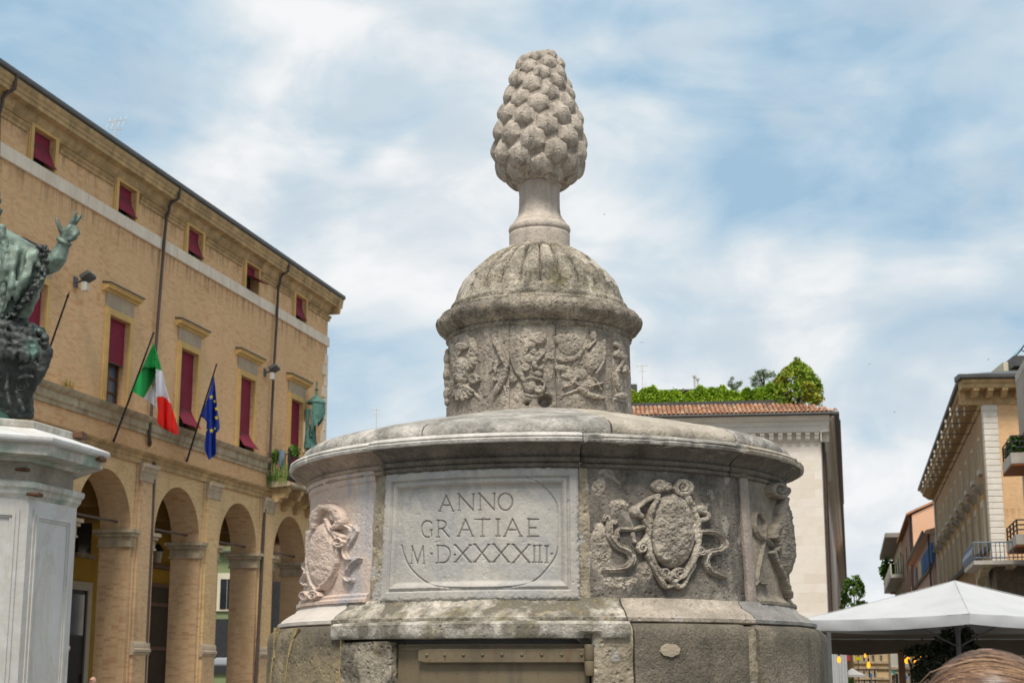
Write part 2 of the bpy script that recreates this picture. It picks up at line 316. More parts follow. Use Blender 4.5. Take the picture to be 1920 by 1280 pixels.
M['plane'] = leafmat('street_tree_leaves', (.04, .10, .012), (.085, .18, .02), (.15, .26, .04), 1)
M['potplant'] = leafmat('pot_plant_leaves', (.015, .05, .008), (.04, .11, .012), (.10, .19, .03), 4)
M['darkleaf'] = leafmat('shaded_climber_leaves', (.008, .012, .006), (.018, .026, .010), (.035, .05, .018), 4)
M['dryleaf'] = plain('dry_grass', (.34, .25, .04), .9, .2, 8, .1)
M['bark'] = plain('bark', (.10, .075, .055), .9, .3, 8, .5)
M['fabric'] = plain('white_parasol_fabric', (.46, .455, .45), .85, .07, 1.2, .3)
M['fabricshade'] = plain('shade_toned_fabric', (.105, .085, .06), .85, .12, 1.5, .1)  # awning cloth, with the shade on it put into the colour
M['paving'] = stone('square_paving', (.24, .225, .205), (.16, .15, .135), .8, (.3, .7), bstr=.3, pits=.2, fine=12)
def emit(name, c, s):
    t = NT(name); t.b.inputs['Emission Color'].default_value = (*c, 1); t.b.inputs['Emission Strength'].default_value = s
    return t.fin(c, .3)
M['bulb'] = emit('glowing_amber_bulb', (1., .36, .02), 1.25)

# ------------------------------------------------------------------ builders
ROOTM = {}
def props(o, label=None, cat=None, group=None, kind=None):
    for k, v in (('label', label), ('category', cat), ('group', group), ('kind', kind)):
        if v: o[k] = v
    return o
def thing(name, label, cat, loc=(0, 0, 0), rz=0., group=None):
    o = bpy.data.objects.new(name, None); COL.objects.link(o); o.location = loc; o.rotation_euler = (0, 0, rz)
    o.empty_display_size = .2
    ROOTM[o] = Matrix.Translation(loc) @ Matrix.Rotation(rz, 4, 'Z')
    return props(o, label, cat, group)
def add(name, me, parent=None, loc=None, rot=None, label=None, kind=None):
    o = bpy.data.objects.new(name, me); COL.objects.link(o)
    if parent is not None:
        o.parent = parent; ROOTM[o] = ROOTM[parent]
    else: ROOTM[o] = Matrix.Identity(4)
    if loc is not None: o.location = loc
    if rot is not None: o.rotation_euler = rot
    return props(o, label, None, None, kind)
class MB:
    """collects vertices and faces in world or local space and links them as one mesh object"""
    def __init__(s, mtx=None): s.v = []; s.f = []; s.mi = []; s.mtx = mtx; s.cur = 0
    def vert(s, p):
        p = Vector(p); s.v.append(s.mtx @ p if s.mtx else p); return len(s.v)-1
    def face(s, ids): s.f.append(tuple(ids)); s.mi.append(s.cur)
    def poly(s, pts): s.face([s.vert(p) for p in pts])
    def box(s, a, b):
        (x0, y0, z0), (x1, y1, z1) = a, b
        i = [s.vert(p) for p in ((x0, y0, z0), (x1, y0, z0), (x1, y1, z0), (x0, y1, z0), (x0, y0, z1), (x1, y0, z1), (x1, y1, z1), (x0, y1, z1))]
        for q in ((0, 3, 2, 1), (4, 5, 6, 7), (0, 1, 5, 4), (1, 2, 6, 5), (2, 3, 7, 6), (3, 0, 4, 7)): s.face([i[k] for k in q])
    def bbox(s, a, b, c=.02):
        """box with bevelled front and top edges"""
        (x0, y0, z0), (x1, y1, z1) = a, b
        A = [(x0+c, y0, z0+c), (x1-c, y0, z0+c), (x1-c, y0, z1-c), (x0+c, y0, z1-c)]
        B = [(x0, y0+c, z0), (x1, y0+c, z0), (x1, y0+c, z1), (x0, y0+c, z1)]
        C = [(x0, y1, z0), (x1, y1, z0), (x1, y1, z1), (x0, y1, z1)]
        i = [[s.vert(p) for p in r] for r in (A, B, C)]
        s.face(i[0])
        for r in (0, 1):
            for k in range(4): s.face((i[r][k], i[r+1][k], i[r+1][(k+1) % 4], i[r][(k+1) % 4]))
        s.face(i[2][::-1])
    def prism(s, prof, x0, x1):
        """profile of (y, z) points extruded along local x"""
        n = len(prof); a = [s.vert((x0, y, z)) for y, z in prof]; b = [s.vert((x1, y, z)) for y, z in prof]
        for k in range(n): s.face((a[k], b[k], b[(k+1) % n], a[(k+1) % n]))
        s.face(a[::-1]); s.face(b)
    def rings(s, rings, close=True, cap=True):
        ids = [[s.vert(p) for p in r] for r in rings]; n = len(ids[0])
        for a, b in zip(ids, ids[1:]):
            for k in range(n if close else n-1): s.face((a[k], a[(k+1) % n], b[(k+1) % n], b[k]))
        if cap: s.face(ids[0][::-1]); s.face(ids[-1])
        return ids
    def lathe(s, c, prof, n=24, a0=0, a1=2*math.pi, sx=1, sy=1):
        full = abs(a1-a0-2*math.pi) < 1e-6
        m = n if full else n+1
        s.rings([[(c[0]+r*sx*math.cos(a0+(a1-a0)*k/n), c[1]+r*sy*math.sin(a0+(a1-a0)*k/n), c[2]+z) for k in range(m)] for r, z in prof], close=True, cap=True)
    def tube(s, pts, rad, n=8, cap=True):
        pts = [Vector(p) for p in pts]; rads = rad if isinstance(rad, (list, tuple)) else [rad]*len(pts)
        rings = []; up = None
        for i, p in enumerate(pts):
            d = (pts[min(i+1, len(pts)-1)]-pts[max(i-1, 0)]).normalized()
            if up is None or abs(up.dot(d)) > .99: up = Vector((0, 0, 1)) if abs(d.z) < .9 else Vector((1, 0, 0))
            u = d.cross(up).normalized(); w = u.cross(d).normalized(); up = w
            rings.append([p+(u*math.cos(2*math.pi*k/n)+w*math.sin(2*math.pi*k/n))*rads[i] for k in range(n)])
        s.rings(rings, True, cap)
    def ball(s, c, r, sub=2, scale=(1, 1, 1), rot=None):
        bm = bmesh.new(); bmesh.ops.create_icosphere(bm, subdivisions=sub, radius=1)
        mt = Matrix.Translation(c) @ (rot.to_matrix().to_4x4() if rot else Matrix.Identity(4)) @ Matrix.Diagonal((r*scale[0], r*scale[1], r*scale[2], 1))
        off = [s.vert(mt @ v.co) for v in bm.verts]
        for f in bm.faces: s.face([off[v.index] for v in f.verts])
        bm.free()
    def mesh(s, name, mats, smooth=None, inv=None):
        me = bpy.data.meshes.new(name)
        vv = [inv @ p for p in s.v] if inv else s.v
        me.from_pydata([tuple(p) for p in vv], [], s.f)
        for m in (mats if isinstance(mats, (list, tuple)) else [mats]): me.materials.append(m)
        if max(s.mi, default=0): me.polygons.foreach_set('material_index', s.mi)
        if smooth is not None:
            me.polygons.foreach_set('use_smooth', [True]*len(me.polygons))
            me.update()
            if smooth < 179: me.set_sharp_from_angle(angle=R(smooth))
        me.update(); return me
    def build(s, name, mats, parent=None, smooth=None, world=False, label=None, kind=None):
        inv = ROOTM[parent].inverted() if (world and parent is not None) else None
        return add(name, s.mesh(name, mats, smooth, inv), parent, label=label, kind=kind)
def npmesh(name, V, Fq, mats, smooth=True):
    me = bpy.data.meshes.new(name); V = np.asarray(V, np.float32); Fq = np.asarray(Fq, np.int32)
    me.vertices.add(len(V)); me.vertices.foreach_set('co', V.ravel())
    k = Fq.shape[1]; me.loops.add(Fq.size); me.loops.foreach_set('vertex_index', Fq.ravel())
    me.polygons.add(len(Fq)); me.polygons.foreach_set('loop_start', np.arange(0, Fq.size, k, dtype=np.int32))
    me.polygons.foreach_set('loop_total', np.full(len(Fq), k, np.int32))
    for m in (mats if isinstance(mats, (list, tuple)) else [mats]): me.materials.append(m)
    me.update(calc_edges=True); me.validate()
    if smooth: me.polygons.foreach_set('use_smooth', np.ones(len(me.polygons), bool))
    return me
def fuse(mb, name, mat, parent, voxel, smooth_it=4, disp=None, world=True):
    """one continuous surface out of overlapping lumps (voxel remesh, smoothed, wrinkled by noise)"""
    me = mb.mesh(name, mat, None, ROOTM[parent].inverted() if (parent is not None and world) else None)
    o = add(name, me, parent)
    m = o.modifiers.new('remesh', 'REMESH'); m.mode = 'VOXEL'; m.voxel_size = voxel; m.use_smooth_shade = True
    sm = o.modifiers.new('smooth', 'SMOOTH'); sm.iterations = smooth_it; sm.factor = .5
    bpy.context.view_layer.update()
    dg = bpy.context.evaluated_depsgraph_get()
    new = bpy.data.meshes.new_from_object(o.evaluated_get(dg)); o.modifiers.clear(); o.data = new
    new.name = name
    if not new.materials: new.materials.append(mat)
    if disp:
        new.update(); nv = len(new.vertices)
        nrm = [v.normal.copy() for v in new.vertices]
        for i, v in enumerate(new.vertices): v.co += nrm[i]*disp(v.co)
    new.polygons.foreach_set('use_smooth', [True]*len(new.polygons)); new.update()
    return o
def limb(mb, pts, rads, sub=1):
    """overlapping balls along a tapering limb (to be fused)"""
    for (a, ra), (b, rb) in zip(zip(pts, rads), zip(pts[1:], rads[1:])):
        a, b = Vector(a), Vector(b); n = max(2, int((b-a).length/(.45*min(ra, rb)))+1)
        for i in range(n+1):
            t = i/n; mb.ball(a.lerp(b, t), ra+(rb-ra)*t, sub)
def catmull(pts, n=8):
    P = np.array(pts, float); P = np.vstack([2*P[0]-P[1], P, 2*P[-1]-P[-2]]); out = []
    for i in range(1, len(P)-2):
        for t in np.linspace(0, 1, n, endpoint=False):
            a, b, c, d = P[i-1:i+3]
            out.append(.5*((2*b)+(-a+c)*t+(2*a-5*b+4*c-d)*t*t+(-a+3*b-3*c+d)*t**3))
    out.append(P[-2]); return np.array(out)
def leaves(name, pts, size, mat, parent=None, seed=1, flat=.0, aspect=.5, kind=None, world=True):
    """a leaf-sized quad at every point, turned at random"""
    g = np.random.default_rng(seed); P = np.asarray(pts, float); n = len(P)
    d = g.normal(size=(n, 3)); d[:, 2] *= (1-flat); d /= np.linalg.norm(d, axis=1)[:, None]
    e = np.cross(d, g.normal(size=(n, 3))); e /= np.linalg.norm(e, axis=1)[:, None]
    s = size*g.uniform(.6, 1.3, n)[:, None]
    V = np.stack([P-d*s, P+e*s*aspect, P+d*s, P-e*s*aspect], 1).reshape(-1, 3)
    if parent is not None and world:
        mi = np.array(ROOTM[parent].inverted()); V = V @ mi[:3, :3].T+mi[:3, 3]
    me = npmesh(name, V, np.arange(n*4).reshape(-1, 4), mat, False)
    return add(name, me, parent, kind=kind)
class Frame:
    """vertical facade frame: local x along the wall, y into the building, z up"""
    def __init__(s, origin, d):
        s.o = Vector((origin[0], origin[1], 0)); s.x = Vector((d[0], d[1], 0)).normalized(); s.y = Vector((-s.x.y, s.x.x, 0))
        s.rz = math.atan2(s.x.y, s.x.x); s.m = Matrix.Translation(s.o) @ Matrix.Rotation(s.rz, 4, 'Z')
    def uz(s, px, py, y=0.):
        r = ray(px, py); p = s.o+s.y*y; t = (p.x*s.y.x+p.y*s.y.y)/(r.x*s.y.x+r.y*s.y.y)
        q = r*t-s.o; return q.x*s.x.x+q.y*s.x.y, r.z*t+EYE
def wall_holes(mb, x0, x1, z0, z1, holes, depth, y=0.):
    """front sheet at y with rectangular holes and reveals of the given depth"""
    xs = sorted({x0, x1, *[h[0] for h in holes], *[h[1] for h in holes]}); zs = sorted({z0, z1, *[h[2] for h in holes], *[h[3] for h in holes]})
    for a, b in zip(xs, xs[1:]):
        for c, d in zip(zs, zs[1:]):
            m = ((a+b)/2, (c+d)/2)
            if any(h[0] < m[0] < h[1] and h[2] < m[1] < h[3] for h in holes): continue
            mb.poly(((a, y, c), (b, y, c), (b, y, d), (a, y, d)))
    for (a, b, c, d) in holes:
        mb.poly(((a, y, c), (a, y, d), (a, y+depth, d), (a, y+depth, c))); mb.poly(((b, y, c), (b, y+depth, c), (b, y+depth, d), (b, y, d)))
        mb.poly(((a, y, d), (b, y, d), (b, y+depth, d), (a, y+depth, d))); mb.poly(((a, y, c), (a, y+depth, c), (b, y+depth, c), (b, y, c)))

# ------------------------------------------------------------------ ground
g = MB(); g.poly(((-1500, -200, 0), (1500, -200, 0), (1500, 2500, 0), (-1500, 2500, 0)))
props(g.build('ground', M['paving']), kind='structure')

# ------------------------------------------------------------------ fountain
AY = 7.5; AXL, AXU = .162, .133            # axis of the lower body and of the upper part
fo = thing('fountain', 'weathered round stone fountain topped by a carved pine cone, with a Latin inscription', 'fountain', (AXL, AY, 0))
def th_of(x, y, Rr, ax=AXL):
    """angle and height where the sight line of a pixel meets the drum of radius Rr"""
    x = np.asarray(x, float); y = np.asarray(y, float)
    a = x-960.; b = 640.-y; s, c = math.sin(TILT), math.cos(TILT)
    rx, ry, rz = a, F*c-b*s, F*s+b*c
    Rv = Rr(np.full_like(rx, 2.4)) if callable(Rr) else Rr
    for _ in range(4 if callable(Rr) else 1):
        A = rx*rx+ry*ry; B = -2*(rx*ax+ry*AY); C_ = ax*ax+AY*AY-Rv*Rv
        t = (-B-np.sqrt(np.maximum(B*B-4*A*C_, 0)))/(2*A); z = EYE+rz*t
        if callable(Rr): Rv = Rr(z)
    return np.arctan2(rx*t-ax, AY-ry*t), z
def TH(x, y, Rr, ax=AXL): return float(th_of(x, y, Rr, ax)[0])
def cylP(th, r, z, ax=AXL): return Vector((ax+r*math.sin(th), AY-r*math.cos(th), z))
def resample(prof, ds):
    out = [prof[0]]
    for a, b in zip(prof, prof[1:]):
        n = max(1, int(math.hypot(b[0]-a[0], b[1]-a[1])/ds+.5))
        out += [(a[0]+(b[0]-a[0])*k/n, a[1]+(b[1]-a[1])*k/n) for k in range(1, n+1)]
    return out
def sector(name, parent, mat, prof, t0, t1, rin, amp=.004, freq=9., ds=.02, gap=.003, ax=AXL, seed=0., chip=None, extra=None, label=None, ang=40, big=.4):
    """one dressed block of a round course: profile (r, z) from bottom to top swept from t0 to t1, worn by noise"""
    full = t1-t0 > 6.2
    if not full: t0, t1 = t0+gap, t1-gap
    P = resample(prof, ds) if amp else prof
    n = max(2, int((t1-t0)*prof[0][0]/(ds if amp else .06)))
    mb = MB(); rows = []
    for i in range(n+1):
        th = t0+(t1-t0)*i/n; row = []
        if full and i == n: rows.append(rows[0]); break
        for j, (r, z) in enumerate(P):
            q = Vector((r*math.sin(th), -r*math.cos(th), z+seed))
            d = 0.
            if amp:
                d = amp*(noise.noise(q*freq)*.6+noise.noise(q*freq*3.1)*.3)+amp*big*noise.noise(q*freq*.35)
                if chip: d -= chip*max(0, noise.noise(q*freq*1.3+Vector((7, 3, 1)))-.12)
                if extra: d += extra(th, z)
                if not full:
                    e = min(i, n-i)*(t1-t0)/n*r
                    if e < .012: d -= (.012-e)*.5
            row.append(mb.vert(cylP(th, r+d, z+(d*.5 if j in (0, len(P)-1) else 0), ax)))
        row += [mb.vert(cylP(th, rin, P[-1][1], ax)), mb.vert(cylP(th, rin, P[0][1], ax))]
        rows.append(row)
    m = len(rows[0])
    for a, b in zip(rows, rows[1:]):
        for k in range(m): mb.face((a[k], b[k], b[(k+1) % m], a[(k+1) % m]))
    if not full: mb.face(rows[0]); mb.face(rows[-1][::-1])
    return mb.build(name, mat, parent, ang, True, label)

# lower block of the fountain
RB = 1.30
xs_ = {x: TH(x, 1230, RB) for x in (505, 545, 638, 735, 1110, 1190, 1408, 1426)}
blk = [(RB, 0.0), (RB, 1.89), (RB-.006, 1.92), (RB-.03, 1.944), (RB-.07, 1.952)]
sector('base_block', fo, M['baseyellow'], blk, -1.62, xs_[638], .9, .007, 7, .03, seed=1, label='dark sandstone base block with a yellow streak')
sector('base_block', fo, M['basegrey'], [(RB+.004, 0), (RB+.004, 1.875)], xs_[638], xs_[735], .9, .014, 11, .018, seed=2, label='rough speckled grey base block beside the iron door')
sector('base_block', fo, M['mortar'], [(RB-.004, 0), (RB-.004, 1.92), (RB-.03, 1.945)], xs_[1110], xs_[1190], .9, .016, 12, .018, seed=3, label='mortar covered base block right of the iron door')
def dent(th, z):
    return 0
sector('base_block', fo, M['base'], blk, xs_[1190], xs_[1408], .9, .008, 7, .022, seed=4, label='dark sandstone base block with a pale mortar patch')
sector('base_joint', fo, M['mortar'], [(RB-.02, 0), (RB-.02, 1.94)], xs_[1408]-.006, xs_[1426]+.006, .9, .012, 14, .02, gap=0, seed=5)
sector('base_block', fo, M['base'], blk, xs_[1426], 1.75, .9, .008, 7, .03, seed=6, label='dark sandstone base block at the right end')
for a, b in ((1.75, 2.7), (2.7, 3.65), (3.65, 2*math.pi-1.62)):
    sector('base_block', fo, M['base'], blk, a, b, .9, 0)
sector('base_core', fo, M['dirt'], [(1.2, 0), (1.2, 1.9)], 0, 2*math.pi, .5, 0)
a0, z0 = th_of(1258, 1218, RB+.01)
mb = MB(); ring = []
for r_, h_ in ((1., -.010), (.97, .003), (.6, .004), (0.01, .004)):
    ring.append([cylP(float(a0)+.034*r_*math.cos(k*.2618)*(1+.06*math.sin(2.1*k)), RB+.004+h_, float(z0)+.026*r_*math.sin(k*.2618)*(1+.06*math.cos(1.7*k))) for k in range(24)])
mb.rings(ring); mb.build('mortar_patch', M['patch'], fo, 50, True)
M['yellowmortar'] = plain('yellow_mortar', (.34, .25, .12), .95, .25, 14, .6)
for path, wd in (([(517, 1176), (515, 1215), (511, 1250), (506, 1290)], (3.5, 1.2, 3., 4.)), ([(556, 1178), (549, 1200), (543, 1225), (538, 1255), (535, 1290)], (5, 3, 2, 1.2, 2)), ([(640, 1196), (640, 1230), (638, 1260), (637, 1290)], (2., 1.4, 1.8, 1.4))):
    mb = MB(); c_ = catmull(path, 6); w_ = np.interp(np.linspace(0, 1, len(c_)), np.linspace(0, 1, len(wd)), wd); rows = []
    for (x, y), ww in zip(c_, w_):
        ww *= .7*(1+.9*noise.noise(Vector((x*.3, y*.35, 1)))); a_, z_ = th_of(x-ww, y, RB); b_, _ = th_of(x+ww, y, RB)
        rows.append([cylP(float(a_), RB-.012, float(z_)), cylP(float(a_), RB+.004, float(z_)), cylP(float(b_), RB+.004, float(z_)), cylP(float(b_), RB-.012, float(z_))])
    mb.rings(rows); mb.build('mortar_seam', M['yellowmortar'], fo, 60, True)
# lintel stone over the door
tl0, tl1 = TH(616, 1180, RB+.02), TH(1185, 1180, RB+.02)
NOTCH = TH(1106, 1195, RB)
def notch(th, z):
    return -.06*min(1, max(0, 1.3-abs(th-NOTCH)/.030)) if z < 1.912 else 0
sector('lintel', fo, M['lintel'], [(RB-.03, 1.885), (RB+.014, 1.888), (RB+.02, 1.90), (RB+.02, 1.942), (RB+.006, 1.952), (RB-.05, 1.956)], tl0, tl1, .95, .007, 10, .014, extra=notch, seed=7, label='pale mossy lintel stone over the iron door')
# iron door
td0, td1 = xs_[735]+.006, xs_[1110]-.004
mb = MB(); n = 26; rows = []
for i in range(n+1):
    th = td0+(td1-td0)*i/n
    rows.append([cylP(th, RB-.035, .25), cylP(th, RB-.035, 1.866), cylP(th, RB-.055, 1.866), cylP(th, RB-.055, .25)])
mb.rings(rows); door = mb.build('iron_door', M['iron'], fo, 30, True, 'rusty taupe iron door')
def door_bar(name, th0, th1, z0, z1, r0, r1, par):
    mb = MB(); rows = []
    for i in range(25):
        th = th0+(th1-th0)*i/24; e = min(i, 24-i); c = .004 if e else .010
        rows.append([cylP(th, r0, z0+c), cylP(th, r1-.003, z0+c), cylP(th, r1, z0+c+.004), cylP(th, r1, z1-c-.004), cylP(th, r1-.003, z1-c), cylP(th, r0, z1-c)])
    mb.rings(rows); return mb.build(name, M['iron'], par, 30, True)
zb0, zb1 = float(th_of(920, 1244, RB)[1]), float(th_of(920, 1213, RB)[1])
tb0, tb1 = TH(786, 1230, RB-.02), TH(1108, 1225, RB-.02)
bar = door_bar('strap', tb0, tb1, zb0, zb1, RB-.034, RB-.012, door)
door_bar('door_frame', td0, td1, 1.835, 1.862, RB-.05, RB-.03, door)
for k in range(9):
    th = tb0+.03+(tb1-tb0-.06)*k/8; p = cylP(th, RB-.011, (zb0+zb1)/2+.004)
    mb = MB(); mb.ball(p, .0075, 1, (1, .6, 1)); mb.build('rivet', M['iron'], door, 60, True)
th_h = xs_[1110]+.004
for z_ in ((zb0-.045, zb0+.012), (zb0+.014, zb1+.012)):
    mb = MB(); mb.lathe(tuple(cylP(th_h-.012, RB-.006, 0)), [(.017, z_[0]), (.019, z_[0]+.004), (.019, z_[1]-.004), (.017, z_[1])], 12)
    mb.build('hinge', M['iron'], door, 40, True)

# flared moulding over the block
mprof = [(1.245, 1.950), (1.256, 1.956), (1.257, 1.970), (1.241, 1.977), (1.238, 1.984), (1.216, 1.999), (1.192, 2.013), (1.178, 2.020), (1.174, 2.028), (1.166, 2.036), (1.160, 2.050)]
tm = [-1.65, TH(632, 1150, 1.22), TH(1172, 1150, 1.22), TH(1408, 1150, 1.22), 1.72]
for i, (mt, am, lb) in enumerate((('mouldwhite', .005, 'washed white marble piece of the base moulding'), ('mould', .008, 'lichen spotted piece of the base moulding under the inscription'), ('mouldpink', .007, 'pinkish piece of the base moulding'), ('mouldblue', .006, 'blue grey veined piece of the base moulding'))):
    sector('moulding', fo, M[mt], mprof, tm[i], tm[i+1], .95, am, 9, .013, seed=10+i, label=lb, ang=50)
sector('moulding', fo, M['mould'], mprof, 1.72, 2*math.pi-1.65, .95, 0)

# panels of the body: radius tapers upwards
def RP(z): return 1.142-(z-2.11)*.05
def RI(z): return RP(z)+.026
ZP0, ZP1 = 2.045, 2.60
tp = dict(l=-1.62, a=TH(700, 1000, RP), b=TH(716, 1000, RI), c=TH(1086, 1000, RI), d=TH(1100, 1000, RP), e=TH(1392, 1000, RP), f=TH(1408, 1000, RP), r=1.66)
pp = [(RP(ZP0), ZP0), (RP(ZP1), ZP1)]
p_pink = sector('carved_panel', fo, M['pink'], [(RP(ZP0)+.028, ZP0), (RP(ZP0)+.028, ZP0+.012), (RP(ZP0)+.016, ZP0+.02), (RP(ZP0)+.016, ZP0+.030), (RP(ZP0), ZP0+.04), (RP(ZP1-.05), ZP1-.05), (RP(ZP1)+.012, ZP1-.04), (RP(ZP1)+.012, ZP1-.02), (RP(ZP1)+.022, ZP1)], tp['l'], tp['a'], .9, .004, 8, .016, seed=20, label='pink marble panel carved with a shield')
p_dark = sector('carved_panel', fo, M['darkpanel'], pp, tp['d'], tp['e'], .9, .009, 9, .012, seed=21, label='dark stained panel carved with a shield and ribbons')
p_side = sector('carved_panel', fo, M['sidepanel'], [(RP(ZP0)+.024, ZP0), (RP(ZP0)+.024, ZP0+.012), (RP(ZP0)+.012, ZP0+.02), (RP(ZP0), ZP0+.035), (RP(ZP1), ZP1)], tp['f'], tp['r'], .9, .005, 8, .016, seed=22, label='brown panel at the right edge carved with a scroll')
sector('edge_strip', fo, M['pinkdark'], [(RP(ZP0)+.012, ZP0), (RP(ZP1)+.012, ZP1)], tp['e']-.002, tp['f']+.002, .9, .007, 12, .014, seed=23)
sector('panel_joint', fo, M['mortar'], [(RP(ZP0)+.004, ZP0), (RP(ZP1)+.004, ZP1)], tp['c']-.01, tp['d']+.012, .9, .009, 14, .012, gap=0, seed=24)
sector('panel_joint', fo, M['mortar'], [(RP(ZP0), ZP0), (RP(ZP1), ZP1)], tp['a']-.01, tp['b']+.01, .9, .009, 14, .012, gap=0, seed=25)
for a, b in ((1.66, 2.6), (2.6, 3.6), (3.6, 2*math.pi-1.62)):
    sector('carved_panel', fo, M['darkpanel'], pp, a, b, .9, 0)

# ---- carved relief: heights from soft-edged strokes and domes, eroded by noise
_g = np.random.default_rng(3)
def vnoise(x, y, seed=0):
    tab = np.random.default_rng(seed).random((64, 64))
    xi = np.floor(x).astype(int); yi = np.floor(y).astype(int); fx = x-xi; fy = y-yi
    fx = fx*fx*(3-2*fx); fy = fy*fy*(3-2*fy)
    T_ = lambda a, b: tab[a % 64, b % 64]
    return (T_(xi, yi)*(1-fx)+T_(xi+1, yi)*fx)*(1-fy)+(T_(xi, yi+1)*(1-fx)+T_(xi+1, yi+1)*fx)*fy
def fbm(x, y, s, seed=0):
    return sum(vnoise(x*s*2**k, y*s*2**k, seed+k)*.5**k for k in range(4))/1.875-.5
def seg_d(X, Y, pts, rads):
    best = np.full(X.shape, -9.); 
    for (a, ra), (b, rb) in zip(zip(pts, rads), zip(pts[1:], rads[1:])):
        dx, dy = b[0]-a[0], b[1]-a[1]; L2 = dx*dx+dy*dy+1e-9
        t = np.clip(((X-a[0])*dx+(Y-a[1])*dy)/L2, 0, 1)
        d = np.hypot(X-a[0]-t*dx, Y-a[1]-t*dy)/(ra+(rb-ra)*t)
        best = np.maximum(best, 1-d)
    return best                                     # 1 on the centre line, 0 at the edge
def dome(q): q = np.clip(q, 0, 1); return np.minimum(1.22*np.sqrt(np.clip(1-(1-q)**2, 0, 1)), .86+.14*q)
def relief(name, parent, mat, tr, prims, Rf, H=.03, ax=AXL, step=.8, nz=.35, seed=1, label=None, pad=3, soft=False):
    ox, oy, sc = tr
    PR = []
    for p in prims:
        k = p[0]
        if k == 'E': PR.append(('E', ox+p[1]*sc, oy+p[2]*sc, p[3]*sc, p[4]*sc, p[5], p[6] if len(p) > 6 else 0))
        elif k in 'PB':
            c = catmull(p[1], 5) if len(p[1]) > 2 else np.array(p[1], float)
            r_ = p[2]; r_ = np.interp(np.linspace(0, 1, len(c)), np.linspace(0, 1, len(r_)), r_) if isinstance(r_, (list, tuple)) else np.full(len(c), r_)
            PR.append((k, np.stack([ox+c[:, 0]*sc, oy+c[:, 1]*sc], 1), r_*sc, p[3]))
        elif k == 'S':                              # spiral scroll: centre, outer radius, turn direction, height
            t = np.linspace(0, 3.6*math.pi, 26); rr = p[3]*sc*(1-t/t[-1]*.85); a = p[6] if len(p) > 6 else 0
            c = np.stack([ox+p[1]*sc+rr*np.cos(a+p[4]*t), oy+p[2]*sc+rr*np.sin(a+p[4]*t)], 1)
            PR.append(('P', c, rr*.30+p[3]*sc*.06, p[5])); PR.append(('E', ox+p[1]*sc, oy+p[2]*sc, p[3]*sc*.95, p[3]*sc*.95, p[5]*.55, 0))
    xs, ys = [], []
    for p in PR:
        if p[0] == 'E': m = max(p[3], p[4]); xs += [p[1]-m, p[1]+m]; ys += [p[2]-m, p[2]+m]
        else: m = p[2].max(); xs += [p[1][:, 0].min()-m, p[1][:, 0].max()+m]; ys += [p[1][:, 1].min()-m, p[1][:, 1].max()+m]
    gx = np.arange(min(xs)-pad, max(xs)+pad, step); gy = np.arange(min(ys)-pad, max(ys)+pad, step)
    X, Y = np.meshgrid(gx, gy)
    wq = 4.2 if nz > .3 else 2.2; wx = X+wq*fbm(X, Y, .13, seed+40); wy = Y+wq*fbm(X, Y, .13, seed+60)
    Hh = np.full(X.shape, -1.)
    for p in PR:
        if p[0] == 'E':
            c, s = math.cos(p[6]), math.sin(p[6]); u = ((wx-p[1])*c+(wy-p[2])*s)/p[3]; v = (-(wx-p[1])*s+(wy-p[2])*c)/p[4]
            q = 1-np.hypot(u, v)
        else: q = seg_d(wx, wy, p[1], p[2])
        h = np.clip(q*1.5, 0, 1) if soft else dome(q)
        if p[0] == 'B': h = np.clip(q*4, 0, 1)*(.75+.25*np.cos((1-q)*6))      # flat banded ribbon
        h = np.where(q > 0, h*p[-1 if p[0] != 'E' else 5], -1)
        Hh = np.maximum(Hh, h)
    inside = Hh > 0
    er = 1+nz*2.2*fbm(X, Y, .10, seed)+nz*1.1*fbm(X, Y, .35, seed+9)
    Hm = np.where(inside, np.maximum(Hh*er, .0 if soft else .06)*H-(.002 if soft else 0), -.010)
    th, z = th_of(X, Y, Rf, ax); Rv = Rf(z) if callable(Rf) else Rf
    r = Rv+Hm
    V = np.stack([ax+r*np.sin(th), AY-r*np.cos(th), z], -1).reshape(-1, 3)
    k = inside[:-1, :-1] | inside[1:, :-1] | inside[:-1, 1:] | inside[1:, 1:]
    ok = np.isfinite(th); k &= ok[:-1, :-1] & ok[1:, :-1] & ok[:-1, 1:] & ok[1:, 1:]
    # stay off the silhouette, where the sight lines no longer meet the drum
    lim = np.hypot(V[:, 0]-ax, 0).reshape(X.shape)
    k &= (np.abs(th[:-1, :-1]) < 1.42)
    i, j = np.nonzero(k); W_ = X.shape[1]
    Q = np.stack([i*W_+j, (i+1)*W_+j, (i+1)*W_+j+1, i*W_+j+1], 1)
    used, inv = np.unique(Q, return_inverse=True)
    mi = np.array(ROOTM[parent].inverted()); VV = V[used] @ mi[:3, :3].T+mi[:3, 3]
    me = npmesh(name, VV, inv.reshape(Q.shape), mat)
    return add(name, me, parent, label=label)

C5 = (1060, 760, .3125); C4 = (540, 760, .2969); C3 = (800, 580, .21875)
